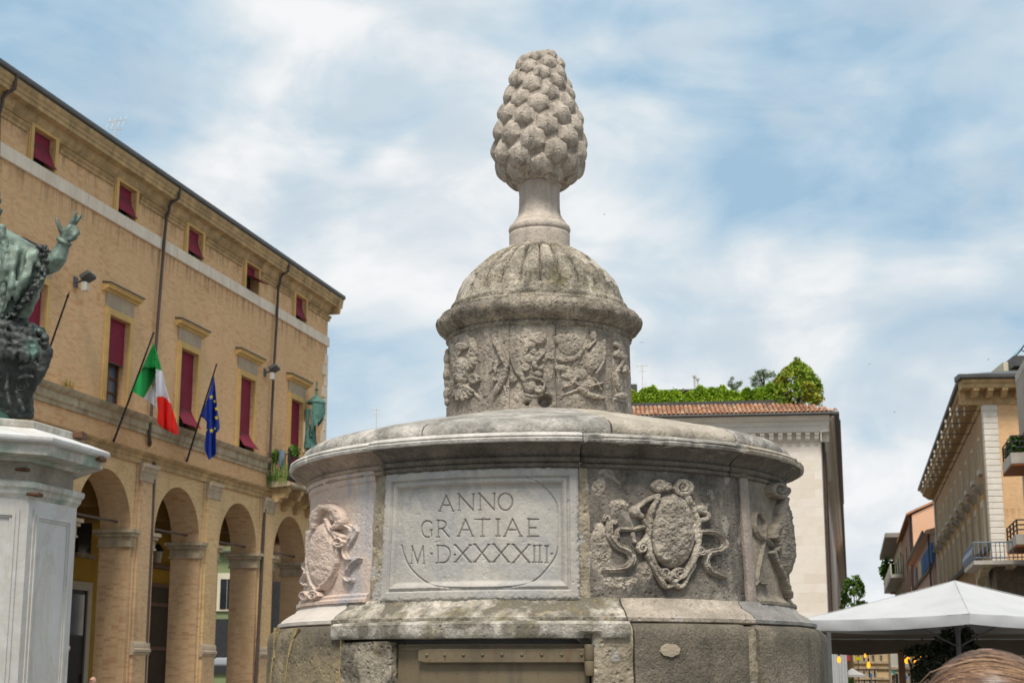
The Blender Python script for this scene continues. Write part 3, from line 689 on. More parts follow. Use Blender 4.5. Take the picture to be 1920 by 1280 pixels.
# dark panel: shield, scrolls, two ribbons
relief('shield', p_dark, M['shield'], C5, [('E', 640, 750, 135, 225, 1.0), ('P', [(545, 545), (505, 650), (492, 780), (500, 890), (560, 1000), (640, 1060)], 16, .9), ('P', [(715, 545), (765, 650), (785, 780), (775, 880), (720, 990), (640, 1060)], 16, .9), ('E', 610, 640, 60, 90, 1.12), ('E', 680, 800, 70, 90, 1.1), ('E', 590, 880, 60, 70, 1.05)], RP, .033, nz=.22, seed=5)
for pr in ([('E', 560, 482, 50, 42, .8), ('E', 600, 490, 32, 32, 1.)], [('S', 690, 492, 50, 1, 1.), ('P', [(640, 500), (680, 455), (735, 470), (740, 520)], 14, .9)],
           [('P', [(545, 545), (480, 572), (435, 605)], [18, 14, 16], .8), ('E', 412, 635, 30, 38, 1.), ('P', [(420, 640), (450, 665)], 16, .9)],
           [('P', [(705, 545), (730, 590), (765, 610)], 13, .8), ('E', 800, 625, 38, 28, 1.), ('P', [(815, 640), (840, 660), (825, 685), (785, 690)], 16, 1.)],
           [('P', [(465, 690), (492, 740), (485, 790), (450, 835)], [12, 17, 17, 16], .9), ('S', 455, 855, 36, -1, 1.)], [('P', [(768, 720), (770, 790), (792, 850)], 13, .8), ('S', 797, 872, 28, 1, 1.)],
           [('S', 590, 1008, 36, 1, .9), ('P', [(490, 900), (520, 970), (560, 1040), (600, 1085), (640, 1070)], 14, .8)], [('S', 668, 1012, 36, -1, .9), ('P', [(640, 1070), (690, 1085), (715, 1040), (760, 960)], 14, .8)]):
    relief('scroll', p_dark, M['shield'], C5, pr, RP, .029, nz=.18, seed=int(pr[0][1] if pr[0][0] != 'P' else pr[0][1][0][0]) % 50)
relief('ribbon', p_dark, M['shield'], C5, [('B', [(232, 690), (245, 665), (262, 700), (262, 770), (310, 840), (378, 875), (398, 930), (350, 978), (235, 985)], [10, 18, 22, 28, 24, 24, 24, 22, 18], .8), ('B', [(310, 790), (318, 745), (400, 742), (470, 728)], 15, .7), ('E', 290, 700, 25, 18, .6), ('P', [(400, 770), (410, 815)], 14, .5)], RP, .028, nz=.3, seed=11)
relief('ribbon', p_dark, M['shield'], C5, [('B', [(785, 757), (870, 757), (925, 785), (950, 830), (930, 868), (865, 885), (838, 930), (862, 990), (915, 1015), (955, 1035)], [12, 18, 20, 22, 20, 22, 20, 20, 20, 8], .8)], RP, .028, nz=.28, seed=13)
relief('rough_patch', p_dark, M['shield'], C5, [('E', 215, 880, 70, 180, .5), ('E', 330, 1060, 150, 45, .55), ('E', 480, 1000, 60, 70, .6), ('E', 320, 600, 60, 40, .5), ('E', 200, 480, 45, 60, .4)], RP, .014, nz=1.3, seed=17, soft=True)
# pink panel
relief('shield', p_pink, M['pink'], C4, [('E', 238, 955, 98, 215, 1.), ('P', [(265, 720), (295, 790), (335, 850), (330, 960), (300, 1070), (215, 1165)], 11, .85), ('P', [(190, 770), (155, 870), (150, 1000), (165, 1110), (205, 1165)], 10, .8)], RP, .036, nz=.12, seed=21)
for pr in ([('P', [(255, 640), (215, 670), (195, 720), (195, 770)], [14, 26, 26, 14], 1.)], [('P', [(150, 800), (150, 880)], 13, .7)], [('P', [(240, 640), (300, 650), (345, 690), (350, 745), (315, 775)], [16, 28, 30, 28, 16], 1.), ('E', 310, 700, 30, 34, .8)],
           [('S', 352, 862, 34, 1, 1.), ('P', [(290, 770), (330, 810), (365, 830)], 15, .8)], [('S', 140, 1198, 30, 1, 1.)], [('S', 196, 1200, 32, -1, 1.)]):
    relief('scroll', p_pink, M['pink'], C4, pr, RP, .036, nz=.12, seed=23)
for pr in ([('B', [(372, 760), (405, 775), (412, 815), (385, 880), (368, 935), (390, 972)], [12, 24, 22, 18, 18, 12], .8), ('P', [(430, 760), (440, 800), (410, 860)], 9, .5)], [('B', [(470, 965), (430, 990), (395, 1030), (372, 1085), (405, 1112), (418, 1100)], [8, 16, 18, 18, 16, 10], .8), ('E', 440, 975, 35, 22, .5)], [('B', [(145, 975), (115, 1010), (125, 1060), (105, 1110), (125, 1135)], [8, 13, 13, 12, 8], .8)]):
    relief('ribbon', p_pink, M['pink'], C4, pr, RP, .030, nz=.2, seed=27)
relief('rough_patch', p_pink, M['pink'], C4, [('P', [(255, 330), (275, 480), (290, 600)], [26, 34, 50], .6)], RP, .022, nz=.9, seed=29, soft=True)
# right side panel
relief('scroll', p_side, M['sidepanel'], C5, [('S', 1245, 505, 50, 1, 1.), ('P', [(1290, 560), (1272, 620), (1265, 690), (1235, 750), (1225, 790)], [16, 24, 22, 20, 16], .9), ('S', 1250, 800, 18, 1, .7), ('S', 1252, 868, 20, -1, .8)], RP, .045, nz=.15, seed=31)
relief('ribbon', p_side, M['sidepanel'], C5, [('B', [(1160, 655), (1130, 650), (1122, 720), (1150, 780), (1205, 815), (1232, 845)], [8, 12, 15, 16, 16, 12], .8), ('B', [(1150, 650), (1185, 700), (1188, 770), (1172, 880), (1150, 990), (1143, 1060)], [7, 11, 11, 9, 9, 9], .6), ('B', [(1130, 1075), (1150, 1055), (1165, 1068), (1195, 1068)], 8, .6)], RP, .028, nz=.1, seed=33)
relief('shield', p_side, M['sidepanel'], C5, [('E', 1300, 800, 62, 240, 1.), ('P', [(1222, 880), (1245, 950), (1290, 1040), (1310, 1110), (1320, 1150)], 11, .8)], RP, .045, nz=.15, seed=35)

# ---- inscription panel: frame, sunk field, engraved oval and letters
LET = {'A': ([(0, 1, .5, 0, .07), (.48, 0, 1, 1, .12), (.2, .62, .8, .62, .05)], [(0, 1, .16), (1, 1, .16)]),
       'N': ([(.08, 1, .08, 0, .05), (.02, 0, .92, 1, .13), (.93, 0, .93, 1, .05)], [(.08, 1, .14), (.93, 0, .14), (.03, 0, .1)]),
       'T': ([(.5, 0, .5, 1, .10), (0, .02, 1, .02, .06)], [(.5, 1, .22)]), 'I': ([(.5, 0, .5, 1, .12)], [(.5, 0, .24), (.5, 1, .24)]),
       'E': ([(.12, 0, .12, 1, .11), (.12, .02, 1, .02, .05), (.12, .5, .75, .5, .05), (.12, .98, 1, .98, .05)], [(.08, 0, .14), (.08, 1, .14)]),
       'X': ([(0, 0, 1, 1, .14), (1, 0, 0, 1, .06)], [(0, 0, .16), (1, 0, .16), (0, 1, .16), (1, 1, .16)]),
       'M': ([(.1, 1, .16, 0, .05), (.16, 0, .52, 1, .12), (.88, 0, .5, 1, .06), (.88, 0, .94, 1, .12)], [(.1, 1, .14), (.94, 1, .14)]),
       '.': ([(.4, .5, .6, .5, .5)], [])}
def arc(cx, cy, rx, ry, a0, a1, w0, w1, n=18):
    out = []
    for k in range(n):
        a, b = a0+(a1-a0)*k/n, a0+(a1-a0)*(k+1)/n; m = (a+b)/2
        w = w0+(w1-w0)*abs(math.sin(m+.3))
        out.append((cx+rx*math.cos(a), cy+ry*math.sin(a), cx+rx*math.cos(b), cy+ry*math.sin(b), w))
    return out
pi = math.pi
LET['O'] = (arc(.5, .5, .48, .5, 0, 2*pi, .12, .05), [])
LET['G'] = (arc(.55, .5, .52, .5, -.25*pi, -1.62*pi, .11, .05)+[(.90, .55, .90, .95, .10)], [(.9, .55, .15)])
LET['D'] = ([(.1, 0, .1, 1, .10), (.1, .02, .45, .02, .05), (.1, .98, .45, .98, .05)]+arc(.42, .5, .53, .49, -.5*pi, .5*pi, .11, .05), [(.06, 0, .12), (.06, 1, .12)])
LET['R'] = ([(.12, 0, .12, 1, .10), (.12, .02, .4, .02, .05), (.12, .5, .45, .5, .05), (.42, .5, 1.0, 1, .11)]+arc(.40, .26, .34, .24, -.5*pi, .5*pi, .10, .05), [(.08, 0, .12), (.1, 1, .2)])
TEXT = [('A', 937, 562, 1023, 662), ('N', 1056, 553, 1163, 658), ('N', 1192, 550, 1300, 655), ('O', 1316, 549, 1413, 657),
        ('G', 817, 724, 890, 828), ('R', 917, 720, 998, 826), ('A', 1060, 715, 1150, 821), ('T', 1165, 712, 1265, 822), ('I', 1300, 713, 1332, 820), ('A', 1360, 712, 1465, 822), ('E', 1510, 711, 1582, 824),
        ('M', 742, 885, 840, 994), ('.', 872, 920, 896, 944), ('D', 916, 879, 1010, 990), ('.', 1025, 926, 1047, 950), ('X', 1038, 877, 1135, 985), ('X', 1166, 873, 1258, 984), ('X', 1288, 872, 1385, 984), ('X', 1416, 874, 1520, 988), ('I', 1537, 880, 1570, 986), ('I', 1574, 880, 1606, 986), ('I', 1618, 882, 1650, 988), ('.', 1657, 920, 1679, 944)]
def c4(x, y): return C4[0]+x*C4[2], C4[1]+y*C4[2]
segs = []; letters = []
for ch, x0, y0, x1, y1 in TEXT:
    S, serif = LET[ch]; w, h = x1-x0, y1-y0; L_ = []
    for a, b, c, d, t in S:
        L_.append((x0+a*w, y0+b*h, x0+c*w, y0+d*h, max(t*h*.31, 2.2)*(1 if ch != '.' else 1.4)))
    for sx, sy, sw in serif: L_.append((x0+sx*w-sw*h*.5, y0+sy*h, x0+sx*w+sw*h*.5, y0+sy*h, 2.0))
    letters.append(L_); segs += L_
oval = []
pts = catmull([(692, 880), (705, 935), (740, 1010), (800, 1075), (870, 1120), (960, 1143), (1150, 1150), (1350, 1146), (1480, 1130), (1570, 1090), (1640, 1020), (1690, 950), (1706, 890), (1710, 780), (1705, 640), (1680, 580), (1640, 530), (1580, 480), (1510, 455)], 4)
for i, (a, b) in enumerate(zip(pts, pts[1:])): oval.append((a[0], a[1], b[0], b[1], 3.4 if i < 48 else 1.6))
zI0, zI1 = 2.040, 2.578
t0, t1 = tp['b'], tp['c']
nt_, nz_ = 330, 220
tg = np.linspace(t0, t1, nt_); zg = np.linspace(zI0, zI1, nz_); TT, ZZ = np.meshgrid(tg, zg)
RR = RI(ZZ)
def px_of(th, r, z, ax=AXL):
    X = ax+r*np.sin(th); Y = AY-r*np.cos(th); Z = z-EYE; s, c = math.sin(TILT), math.cos(TILT)
    f = Y*c+Z*s; u = -Y*s+Z*c
    return 960+F*X/f, 640-F*u/f
PX, PY = px_of(TT, RR, ZZ); UX, UY = (PX-C4[0])/C4[2], (PY-C4[1])/C4[2]
# distance to the panel border in metres
dl = np.minimum.reduce([(TT-t0)*1.15, (t1-TT)*1.15, (ZZ-zI0)*.95, (zI1-ZZ)*1.0])
hh = np.interp(dl, [0, .008, .036, .040, .052, .062, .072, .076, .5], [-.006, 0, 0, -.014, -.004, -.010, -.026, -.028, -.028])
hh += .0022*fbm(UX, UY, .02, 3)+.0014*fbm(UX, UY, .12, 8)-.006*np.clip(fbm(UX, UY, .035, 14)-.22, 0, 1)*3
edge_chip = np.clip(.016-dl, 0, 1)*np.clip(fbm(UX, UY, .05, 33)+.15, 0, 1)*1.3; hh -= edge_chip
def groove(S, depth):
    out = np.zeros_like(UX)
    for a, b, c, d, w in S:
        k = (UX > min(a, c)-12) & (UX < max(a, c)+12) & (UY > min(b, d)-12) & (UY < max(b, d)+12)
        if not k.any(): continue
        q = seg_d(UX[k], UY[k], [(a, b), (c, d)], [w+1.6, w+1.6]); out[k] = np.maximum(out[k], np.clip(q*2.2, 0, 1))
    return out*depth
hh -= groove(segs, .0085)+groove(oval, .006)
r_ = RR+hh
V = np.stack([AXL+r_*np.sin(TT), AY-r_*np.cos(TT), ZZ], -1).reshape(-1, 3)
i, j = np.meshgrid(np.arange(nz_-1), np.arange(nt_-1), indexing='ij'); i, j = i.ravel(), j.ravel()
Q = np.stack([i*nt_+j, i*nt_+j+1, (i+1)*nt_+j+1, (i+1)*nt_+j], 1)
mi = np.array(ROOTM[fo].inverted())
p_ins = add('inscription_panel', npmesh('inscription_panel', V+mi[:3, 3], Q, M['marble']), fo, label='framed grey marble panel engraved ANNO GRATIAE M DXXXXIII')
sector('panel_body', p_ins, M['marble'], [(RI(zI0)-.045, zI0-.004), (RI(zI1)-.045, zI1)], t0-.002, t1+.002, .95, 0)
def stroke(mb, S, Rf, off):
    for a, b, c, d, w in S:
        dx, dy = c-a, d-b; L = math.hypot(dx, dy)+1e-6; nx, ny = -dy/L*w*.8, dx/L*w*.8; ex, ey = dx/L*w*.3, dy/L*w*.3
        q = []
        for x, y in ((a+nx-ex, b+ny-ey), (a-nx-ex, b-ny-ey), (c-nx+ex, d-ny+ey), (c+nx+ex, d+ny+ey)):
            th, z = th_of(*c4(x, y), Rf); q.append(cylP(float(th), Rf(float(z))+off, float(z)))
        mb.poly(q)
for L_ in letters:
    mb = MB(); stroke(mb, L_, RI, -.0325); mb.build('letter', M['dirt'], p_ins, None, True)
mb = MB(); stroke(mb, [(a, b, c, d, w*.55) for a, b, c, d, w in oval[:48]], RI, -.0312); mb.build('engraved_oval', M['dirt'], p_ins, None, True)

# ---- cornice: neck mouldings, deep cove, rain-washed lip
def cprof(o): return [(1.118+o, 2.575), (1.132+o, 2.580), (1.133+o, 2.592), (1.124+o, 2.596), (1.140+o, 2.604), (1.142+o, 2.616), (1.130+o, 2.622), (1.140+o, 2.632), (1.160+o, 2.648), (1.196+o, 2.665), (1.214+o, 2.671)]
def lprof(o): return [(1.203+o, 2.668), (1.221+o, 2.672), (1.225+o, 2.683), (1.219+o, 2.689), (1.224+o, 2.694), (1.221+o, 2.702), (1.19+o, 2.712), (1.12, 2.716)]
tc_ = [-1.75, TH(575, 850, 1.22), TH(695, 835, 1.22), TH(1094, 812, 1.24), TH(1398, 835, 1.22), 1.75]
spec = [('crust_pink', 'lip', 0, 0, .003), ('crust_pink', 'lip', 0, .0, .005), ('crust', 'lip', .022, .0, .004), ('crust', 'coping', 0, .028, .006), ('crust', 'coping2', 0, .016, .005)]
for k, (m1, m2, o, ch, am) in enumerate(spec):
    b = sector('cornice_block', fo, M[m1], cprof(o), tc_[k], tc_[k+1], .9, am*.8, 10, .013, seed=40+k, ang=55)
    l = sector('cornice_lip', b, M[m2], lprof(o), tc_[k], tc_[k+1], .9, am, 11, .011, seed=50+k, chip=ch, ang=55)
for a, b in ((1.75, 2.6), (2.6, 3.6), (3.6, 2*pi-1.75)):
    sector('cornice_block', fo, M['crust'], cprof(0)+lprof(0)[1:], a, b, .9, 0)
# coping slabs laid round the drum
kprof = [(1.160, 2.706), (1.169, 2.716), (1.169, 2.738), (1.156, 2.760), (1.122, 2.780), (1.06, 2.800), (.80, 2.862), (.40, 2.950)]
tk = [-1.8, TH(640, 815, 1.16), TH(792, 795, 1.16), TH(1146, 785, 1.16), TH(1378, 815, 1.16), 1.8]
for k in range(5):
    sector('coping_slab', fo, M[('coping', 'coping', 'coping', 'coping2', 'coping')[k]], kprof, tk[k], tk[k+1], .3, (.009, .010, .007, .009, .010)[k], 9, .018, seed=60+k, chip=(.02, .02, .0, .03, .02)[k], ang=60)
for a, b in ((1.8, 3.14), (3.14, 2*pi-1.8)): sector('coping_slab', fo, M['coping'], kprof, a, b, .3, 0)

# ---- upper drum with carved trophies
RD = .447
craters = [(TH(800+1015*.21875, 580+790*.21875, RD, AXU), float(th_of(1022, 752, RD, AXU)[1]), .030, .026, .05), (TH(988, 756, RD, AXU), float(th_of(988, 756, RD, AXU)[1]), .013, .010, .03), (TH(1005, 620, RD, AXU), float(th_of(1005, 620, RD, AXU)[1]), .016, .007, .03), (TH(1000, 650, RD, AXU), float(th_of(1000, 650, RD, AXU)[1]), .02, .008, .02)]
def crater(th, z):
    d = 0
    for ct, cz, rt, rz, dp in craters:
        q = math.hypot((th-ct)*RD/rt, (z-cz)/rz)
        if q < 1.2: d -= dp*min(1, max(0, (1.2-q)*2.5))
    return d
td = [-1.75, TH(955, 690, RD, AXU), TH(1043, 690, RD, AXU), 1.75]
drums = [sector('drum_block', fo, M['drum'], [(RD+.006, 2.93), (RD+.006, 3.005), (RD, 3.012), (RD-.003, 3.34)], td[k], td[k+1], .2, .005, 16, .0085, gap=.002, ax=AXU, seed=70+k, extra=crater, ang=60) for k in range(3)]
sector('drum_block', fo, M['drum'], [(RD, 2.93), (RD, 3.34)], 1.75, 2*pi-1.75, .2, 0, ax=AXU)
T3 = [(0, 'trophy', [('E', 305, 530, 72, 125, 1.), ('P', [(398, 265), (405, 360), (400, 470)], [22, 30, 26], .8), ('E', 310, 318, 55, 36, .9), ('P', [(290, 350), (270, 420), (290, 470)], 22, .7), ('P', [(228, 310), (240, 420), (250, 500)], [18, 24, 20], .5), ('E', 372, 490, 42, 45, 1.)]),
      (0, 'shell', [('E', 310, 705, 95, 72, .9)]+[('P', [(310, 640), (310+95*math.cos(a), 690+85*math.sin(a))], [8, 16], 1.) for a in (0.1, .5, .95, 1.4, 1.8, 2.3, 2.75, 3.1)]),
      (0, 'scroll', [('S', 415, 590, 42, 1, .9)]), (0, 'boss', [('E', 235, 640, 28, 36, .9)]), (0, 'staff', [('P', [(395, 690), (460, 770)], 12, .4)]),
      (0, 'quiver', [('P', [(590, 265), (640, 370), (690, 490)], [24, 28, 20], .8), ('P', [(610, 490), (640, 455)], 6, .5), ('P', [(548, 535), (575, 510), (600, 540)], 7, .4), ('E', 570, 450, 14, 14, .6)]),
      (0, 'limb', [('P', [(682, 525), (655, 600), (615, 690), (590, 740)], [22, 32, 26, 12], 1.), ('E', 592, 605, 24, 20, .7), ('P', [(665, 650), (690, 740)], 12, .3)]),
      (1, 'wing', [('P', [(745, 260), (750, 400), (790, 520), (840, 610)], [30, 42, 40, 18], .75), ('P', [(790, 260), (800, 380), (850, 470)], [20, 34, 30], .6), ('E', 745, 600, 35, 35, .7), ('P', [(760, 730), (775, 770)], 22, .5)]),
      (1, 'torso', [('E', 960, 250, 68, 60, .9), ('P', [(915, 300), (865, 310), (840, 370)], 26, .7), ('P', [(985, 370), (935, 440), (930, 490), (985, 515)], [34, 30, 22, 14], 1.), ('E', 875, 425, 55, 40, .8), ('E', 850, 500, 45, 42, .9), ('E', 1065, 415, 26, 22, .6), ('P', [(1000, 440), (1050, 400)], 14, .5), ('E', 960, 550, 42, 30, .7)]),
      (1, 'helmet', [('E', 885, 650, 62, 66, 1.), ('E', 965, 690, 50, 36, 1.), ('P', [(850, 610), (900, 590), (950, 600)], 18, 1.2), ('P', [(975, 600), (1010, 640), (995, 690)], 12, .7), ('P', [(850, 730), (920, 745), (990, 730)], 10, .5)]),
      (2, 'drapery', [('E', 1230, 300, 105, 95, .5), ('E', 1150, 260, 60, 50, .4), ('P', [(1130, 430), (1220, 430), (1290, 400), (1330, 340)], 22, .6), ('E', 1290, 300, 40, 60, .6), ('E', 1150, 500, 55, 30, .5)]),
      (2, 'shield', [('E', 1440, 410, 70, 145, .7, .35), ('P', [(1505, 270), (1500, 430), (1440, 550)], 10, .9), ('E', 1410, 480, 60, 50, .8), ('P', [(1380, 330), (1430, 270)], 13, .8), ('E', 1420, 230, 24, 45, .8)]),
      (2, 'sword', [('P', [(1175, 665), (1225, 640), (1275, 590)], [12, 18, 15], .8), ('P', [(1160, 738), (1220, 715), (1290, 690)], 11, .5), ('E', 1310, 555, 62, 50, .6), ('P', [(1230, 600), (1290, 650)], 12, .7)]),
      (2, 'club', [('P', [(1300, 680), (1360, 720), (1430, 745), (1505, 762)], [20, 24, 22, 12], 1.), ('P', [(1390, 660), (1500, 630)], 10, .6), ('P', [(1440, 600), (1490, 690)], 9, .5), ('E', 1200, 570, 50, 28, .45)]),
      (2, 'scroll', [('E', 1635, 380, 38, 40, .8), ('P', [(1610, 300), (1640, 320), (1660, 410)], 20, .7), ('E', 1690, 525, 30, 58, .9), ('S', 1680, 530, 22, 1, 1.2), ('P', [(1690, 400), (1640, 500), (1615, 580), (1640, 690)], 14, .7), ('E', 1655, 745, 52, 32, .9), ('P', [(1610, 770), (1700, 790)], 14, .5)])]
for k, nm, pr in T3:
    relief(nm, drums[k], M['relief'], C3, pr, RD, .024, AXU, .5, nz=.28, seed=80+len(nm)+k)
for k, pr in ((0, [('E', 320, 500, 115, 290, .7)]), (0, [('E', 620, 520, 80, 270, .6)]), (1, [('E', 900, 450, 190, 320, .9), ('E', 780, 400, 70, 200, .9)]), (2, [('E', 1310, 480, 205, 300, .9)]), (2, [('E', 1660, 540, 75, 270, .8)])):
    relief('worn_ground', drums[k], M['relief'], C3, pr, RD, .0055, AXU, .6, nz=1.7, seed=120+k+int(pr[0][1]) % 7, soft=True)
for x0, x1, k in ((478, 548, 0), (1528, 1588, 2)):
    a, b = TH(800+x0*.21875, 690, RD, AXU), TH(800+x1*.21875, 690, RD, AXU)
    sector('strip', drums[k], M['drum'], [(RD+.007, 3.005), (RD+.004, 3.335)], a, b, .4, .004, 18, .01, ax=AXU, seed=90+k)
mb = MB()                                          # figures that stand out on the left edge of the drum
for z_, r_ in ((3.27, .016), (3.24, .022), (3.20, .018), (3.16, .024), (3.12, .018), (3.07, .022), (3.03, .016)): mb.ball(cylP(-1.40, RD+.004, z_, AXU), r_, 2, (1, 1.6, 1.5))
fuse(mb, 'trophy', M['relief'], drums[0], .006, 2)
# ring moulding, dome
sector('ring_moulding', fo, M['ring'], [(.445, 3.33), (.456, 3.338), (.456, 3.350), (.449, 3.356), (.466, 3.366), (.490, 3.385), (.503, 3.405), (.507, 3.422), (.503, 3.438), (.490, 3.450), (.486, 3.456), (.462, 3.462), (.42, 3.466)], -pi, pi, .2, .007, 13, .010, ax=AXU, seed=95, chip=.02, ang=60)
NL = 26; dp_ = [(.446, 3.460), (.449, 3.474), (.443, 3.482), (.434, 3.486), (.436, 3.502), (.430, 3.510), (.421, 3.516), (.412, 3.548), (.399, 3.595), (.375, 3.635), (.343, 3.671), (.308, 3.706), (.271, 3.743), (.232, 3.772), (.192, 3.795), (.150, 3.816), (.10, 3.826)]
dz = resample(dp_, .010); mb = MB(); rows = []; nt2 = NL*20
for (r, z) in dz:
    row = []
    for k in range(nt2):
        th = 2*pi*k/nt2; ph = (k % 20)/20.-.5
        fade = min(1, max(0, (z-3.528-.020*(2*ph)**2)/.010))*min(1, r/.2)
        prof_ = (max(0, 1-abs(2*ph)**3.2)**.5-1)*.034*fade
        q = Vector((r*math.sin(th)*18, r*math.cos(th)*18, z*18))
        d = prof_+.0028*noise.noise(q)+.0018*noise.noise(q*2.9)-.014*max(0, noise.noise(q*.55+Vector((4, 9, 2)))-.2)
        row.append(cylP(th, r+d, z+d*.4, AXU))
    rows.append(row)
mb.rings(rows); mb.build('fluted_dome', M['dome'], fo, 60, True)
# stem
sector('stem_collar', fo, M['stem'], [(.150, 3.79), (.151, 3.884), (.147, 3.890)], -pi, pi, .05, .0015, 14, .012, ax=AXU+.004, seed=97)
sector('stem', fo, M['stem'], [(.142, 3.888), (.150, 3.892), (.1545, 3.906), (.151, 3.922), (.138, 3.934), (.132, 3.938), (.131, 3.946), (.118, 3.962), (.107, 3.985), (.1025, 4.02), (.101, 4.08), (.103, 4.11), (.103, 4.124), (.110, 4.128), (.112, 4.138), (.107, 4.148), (.115, 4.156)], -pi, pi, .02, .0012, 20, .008, ax=AXU+.004, seed=98, ang=50)
# pine cone with every scale a stone of its own
CP = [(.130, 4.148), (.202, 4.190), (.234, 4.25), (.243, 4.317), (.239, 4.39), (.229, 4.458), (.207, 4.525), (.188, 4.587), (.169, 4.655), (.149, 4.717), (.124, 4.79), (.09, 4.828), (.03, 4.842)]
core = sector('pine_cone', fo, M['cone'], [(r*.89, z) for r, z in CP], -pi, pi, .01, .002, 20, .02, ax=AXU+.006, seed=99)
sc_me = MB(); hexr = lambda a: 1/max(abs(math.cos(a)), abs(math.cos(a-pi/3)), abs(math.cos(a+pi/3)))
rg = []
for rr, w in ((1.07, -.50), (1.05, -.18), (.99, .02), (.90, .15), (.72, .30), (.50, .42), (.32, .49), (.23, .52), (.19, .48), (.16, .48), (.10, .53), (.015, .54)):
    row = []
    for k in range(24):
        a = 2*pi*k/24; e = hexr(a)**(1. if rr > .8 else .6 if rr > .4 else .2)*rr*(1+.02*math.sin(5*a+rr*9))
        u, v = e*math.cos(a), e*math.sin(a)*.96
        row.append((u*.5, v*.5-.13*(1-rr/1.10), w*.64))
    rg.append(row)
sc_me.rings(rg); scale_mesh = sc_me.mesh('scale', M['cone'], 34)
prof = np.array(CP); zz = np.linspace(4.160, 4.830, 600); rr_ = np.interp(zz, prof[:, 1], prof[:, 0])
dsz = np.hypot(np.gradient(zz), np.gradient(rr_)); wgt = rr_*dsz/np.clip(np.interp(zz, [4.16, 4.3, 4.83], [.85, 1.0, .62]), .3, 2)**2
cum = np.cumsum(wgt); cum /= cum[-1]; NS = 78
for k in range(NS):
    f_ = (k+.5)/NS; z = float(np.interp(f_, cum, zz)); r = float(np.interp(z, prof[:, 1], prof[:, 0])); th = k*2.399963+.6
    dr = float(np.interp(z+.01, prof[:, 1], prof[:, 0])-np.interp(z-.01, prof[:, 1], prof[:, 0]))/.02
    nrm = Vector((math.sin(th), -math.cos(th), -max(-1.6, min(1.6, dr)))).normalized(); tg_ = Vector((math.cos(th), math.sin(th), 0)); up = nrm.cross(tg_).normalized()
    s = .1175*float(np.interp(z, [4.16, 4.3, 4.6, 4.83], [.86, 1.0, .84, .62]))*rnd.uniform(.97, 1.04)
    base = cylP(th, r*.95-.014, z, AXU+.006)-Vector((AXL, AY, 0))
    m3 = Matrix((tg_, up, nrm)).transposed().to_4x4()
    o = add('scale', scale_mesh, core); o.matrix_basis = Matrix.Translation(base) @ m3 @ Matrix.Rotation(rnd.uniform(-.10, .10), 4, 'Z') @ Matrix.Diagonal((s*rnd.uniform(.98, 1.06), s*rnd.uniform(1.04, 1.12), s*rnd.uniform(.74, .92), 1))

# ------------------------------------------------------------------ brick palazzo with arcade
M['darkwood'] = plain('dark_brown_wood', (.055, .034, .018), .7, .25, 3, .2)
AL = R(13.37); DL = 21.0
PF = Frame((-DL*math.cos(AL), DL*math.sin(AL)), (math.sin(AL), math.cos(AL)))
pal = thing('brick_palazzo', 'long tan brick palazzo with arches, crimson blinds and white stone bands', 'building', tuple(PF.o), PF.rz)
U0, U1 = 20.5, 56.9
def lm(): return MB()
BAY = 4.66
mainw = [(39.14+BAY*k, 40.38+BAY*k) for k in range(-4, 4)]
attw = [(34.58+4.67*k, 35.66+4.67*k) for k in range(-3, 5)]
m = lm(); wall_holes(m, U0, U1, 7.72, 15.78, [(a, b, 9.12, 11.65) for a, b in mainw]+[(a, b, 14.70, 15.62) for a, b in attw], .34)
m.poly(((U1, 0, 7.72), (U1, 12, 7.72), (U1, 12, 16.2), (U1, 0, 16.2))); m.poly(((U0, 0, 0), (U0, 0, 16.2), (U0, 12, 16.2), (U0, 12, 0)))
m.poly(((U0, 12, 0), (U0, 12, 16.2), (U1, 12, 16.2), (U1, 12, 0)))
m.build('wall', M['brick'], pal)
# arcade: piers, arches with deep soffits
ARC = [39.55+BAY*k for k in range(-4, 4)]; AR = 1.575; ZS = 5.77; DEP = .95
m = lm(); ms = lm(); edges = [U0]
for c in ARC: edges += [c-AR, c+AR]
edges.append(U1)
for a, b in zip(edges[::2], edges[1::2]):
    ms.box((a, 0, 0), (b, DEP, ZS))
for c in ARC:
    n = 22; pts = [(c-AR*math.cos(pi*k/n), ZS+AR*math.sin(pi*k/n)) for k in range(n+1)]
    for (a, za), (b, zb) in zip(pts, pts[1:]):
        m.poly(((a, 0, za), (b, 0, zb), (b, 0, 7.72), (a, 0, 7.72))); m.poly(((a, DEP, za), (a, DEP, 7.72), (b, DEP, 7.72), (b, DEP, zb)))
        ms.poly(((a, 0, za), (a, DEP, za), (b, DEP, zb), (b, 0, zb)))
for a, b in zip(edges[::2], edges[1::2]):
    m.poly(((a, 0, ZS), (b, 0, ZS), (b, 0, 7.72), (a, 0, 7.72))); m.poly(((a, DEP, ZS), (a, DEP, 7.72), (b, DEP, 7.72), (b, DEP, ZS)))
m.poly(((U1, 0, ZS), (U1, DEP, ZS), (U1, DEP, 7.72), (U1, 0, 7.72)))
m.build('arcade_wall', M['bricksmooth'], pal); ms.build('pier', M['brickred'], pal, kind=None)
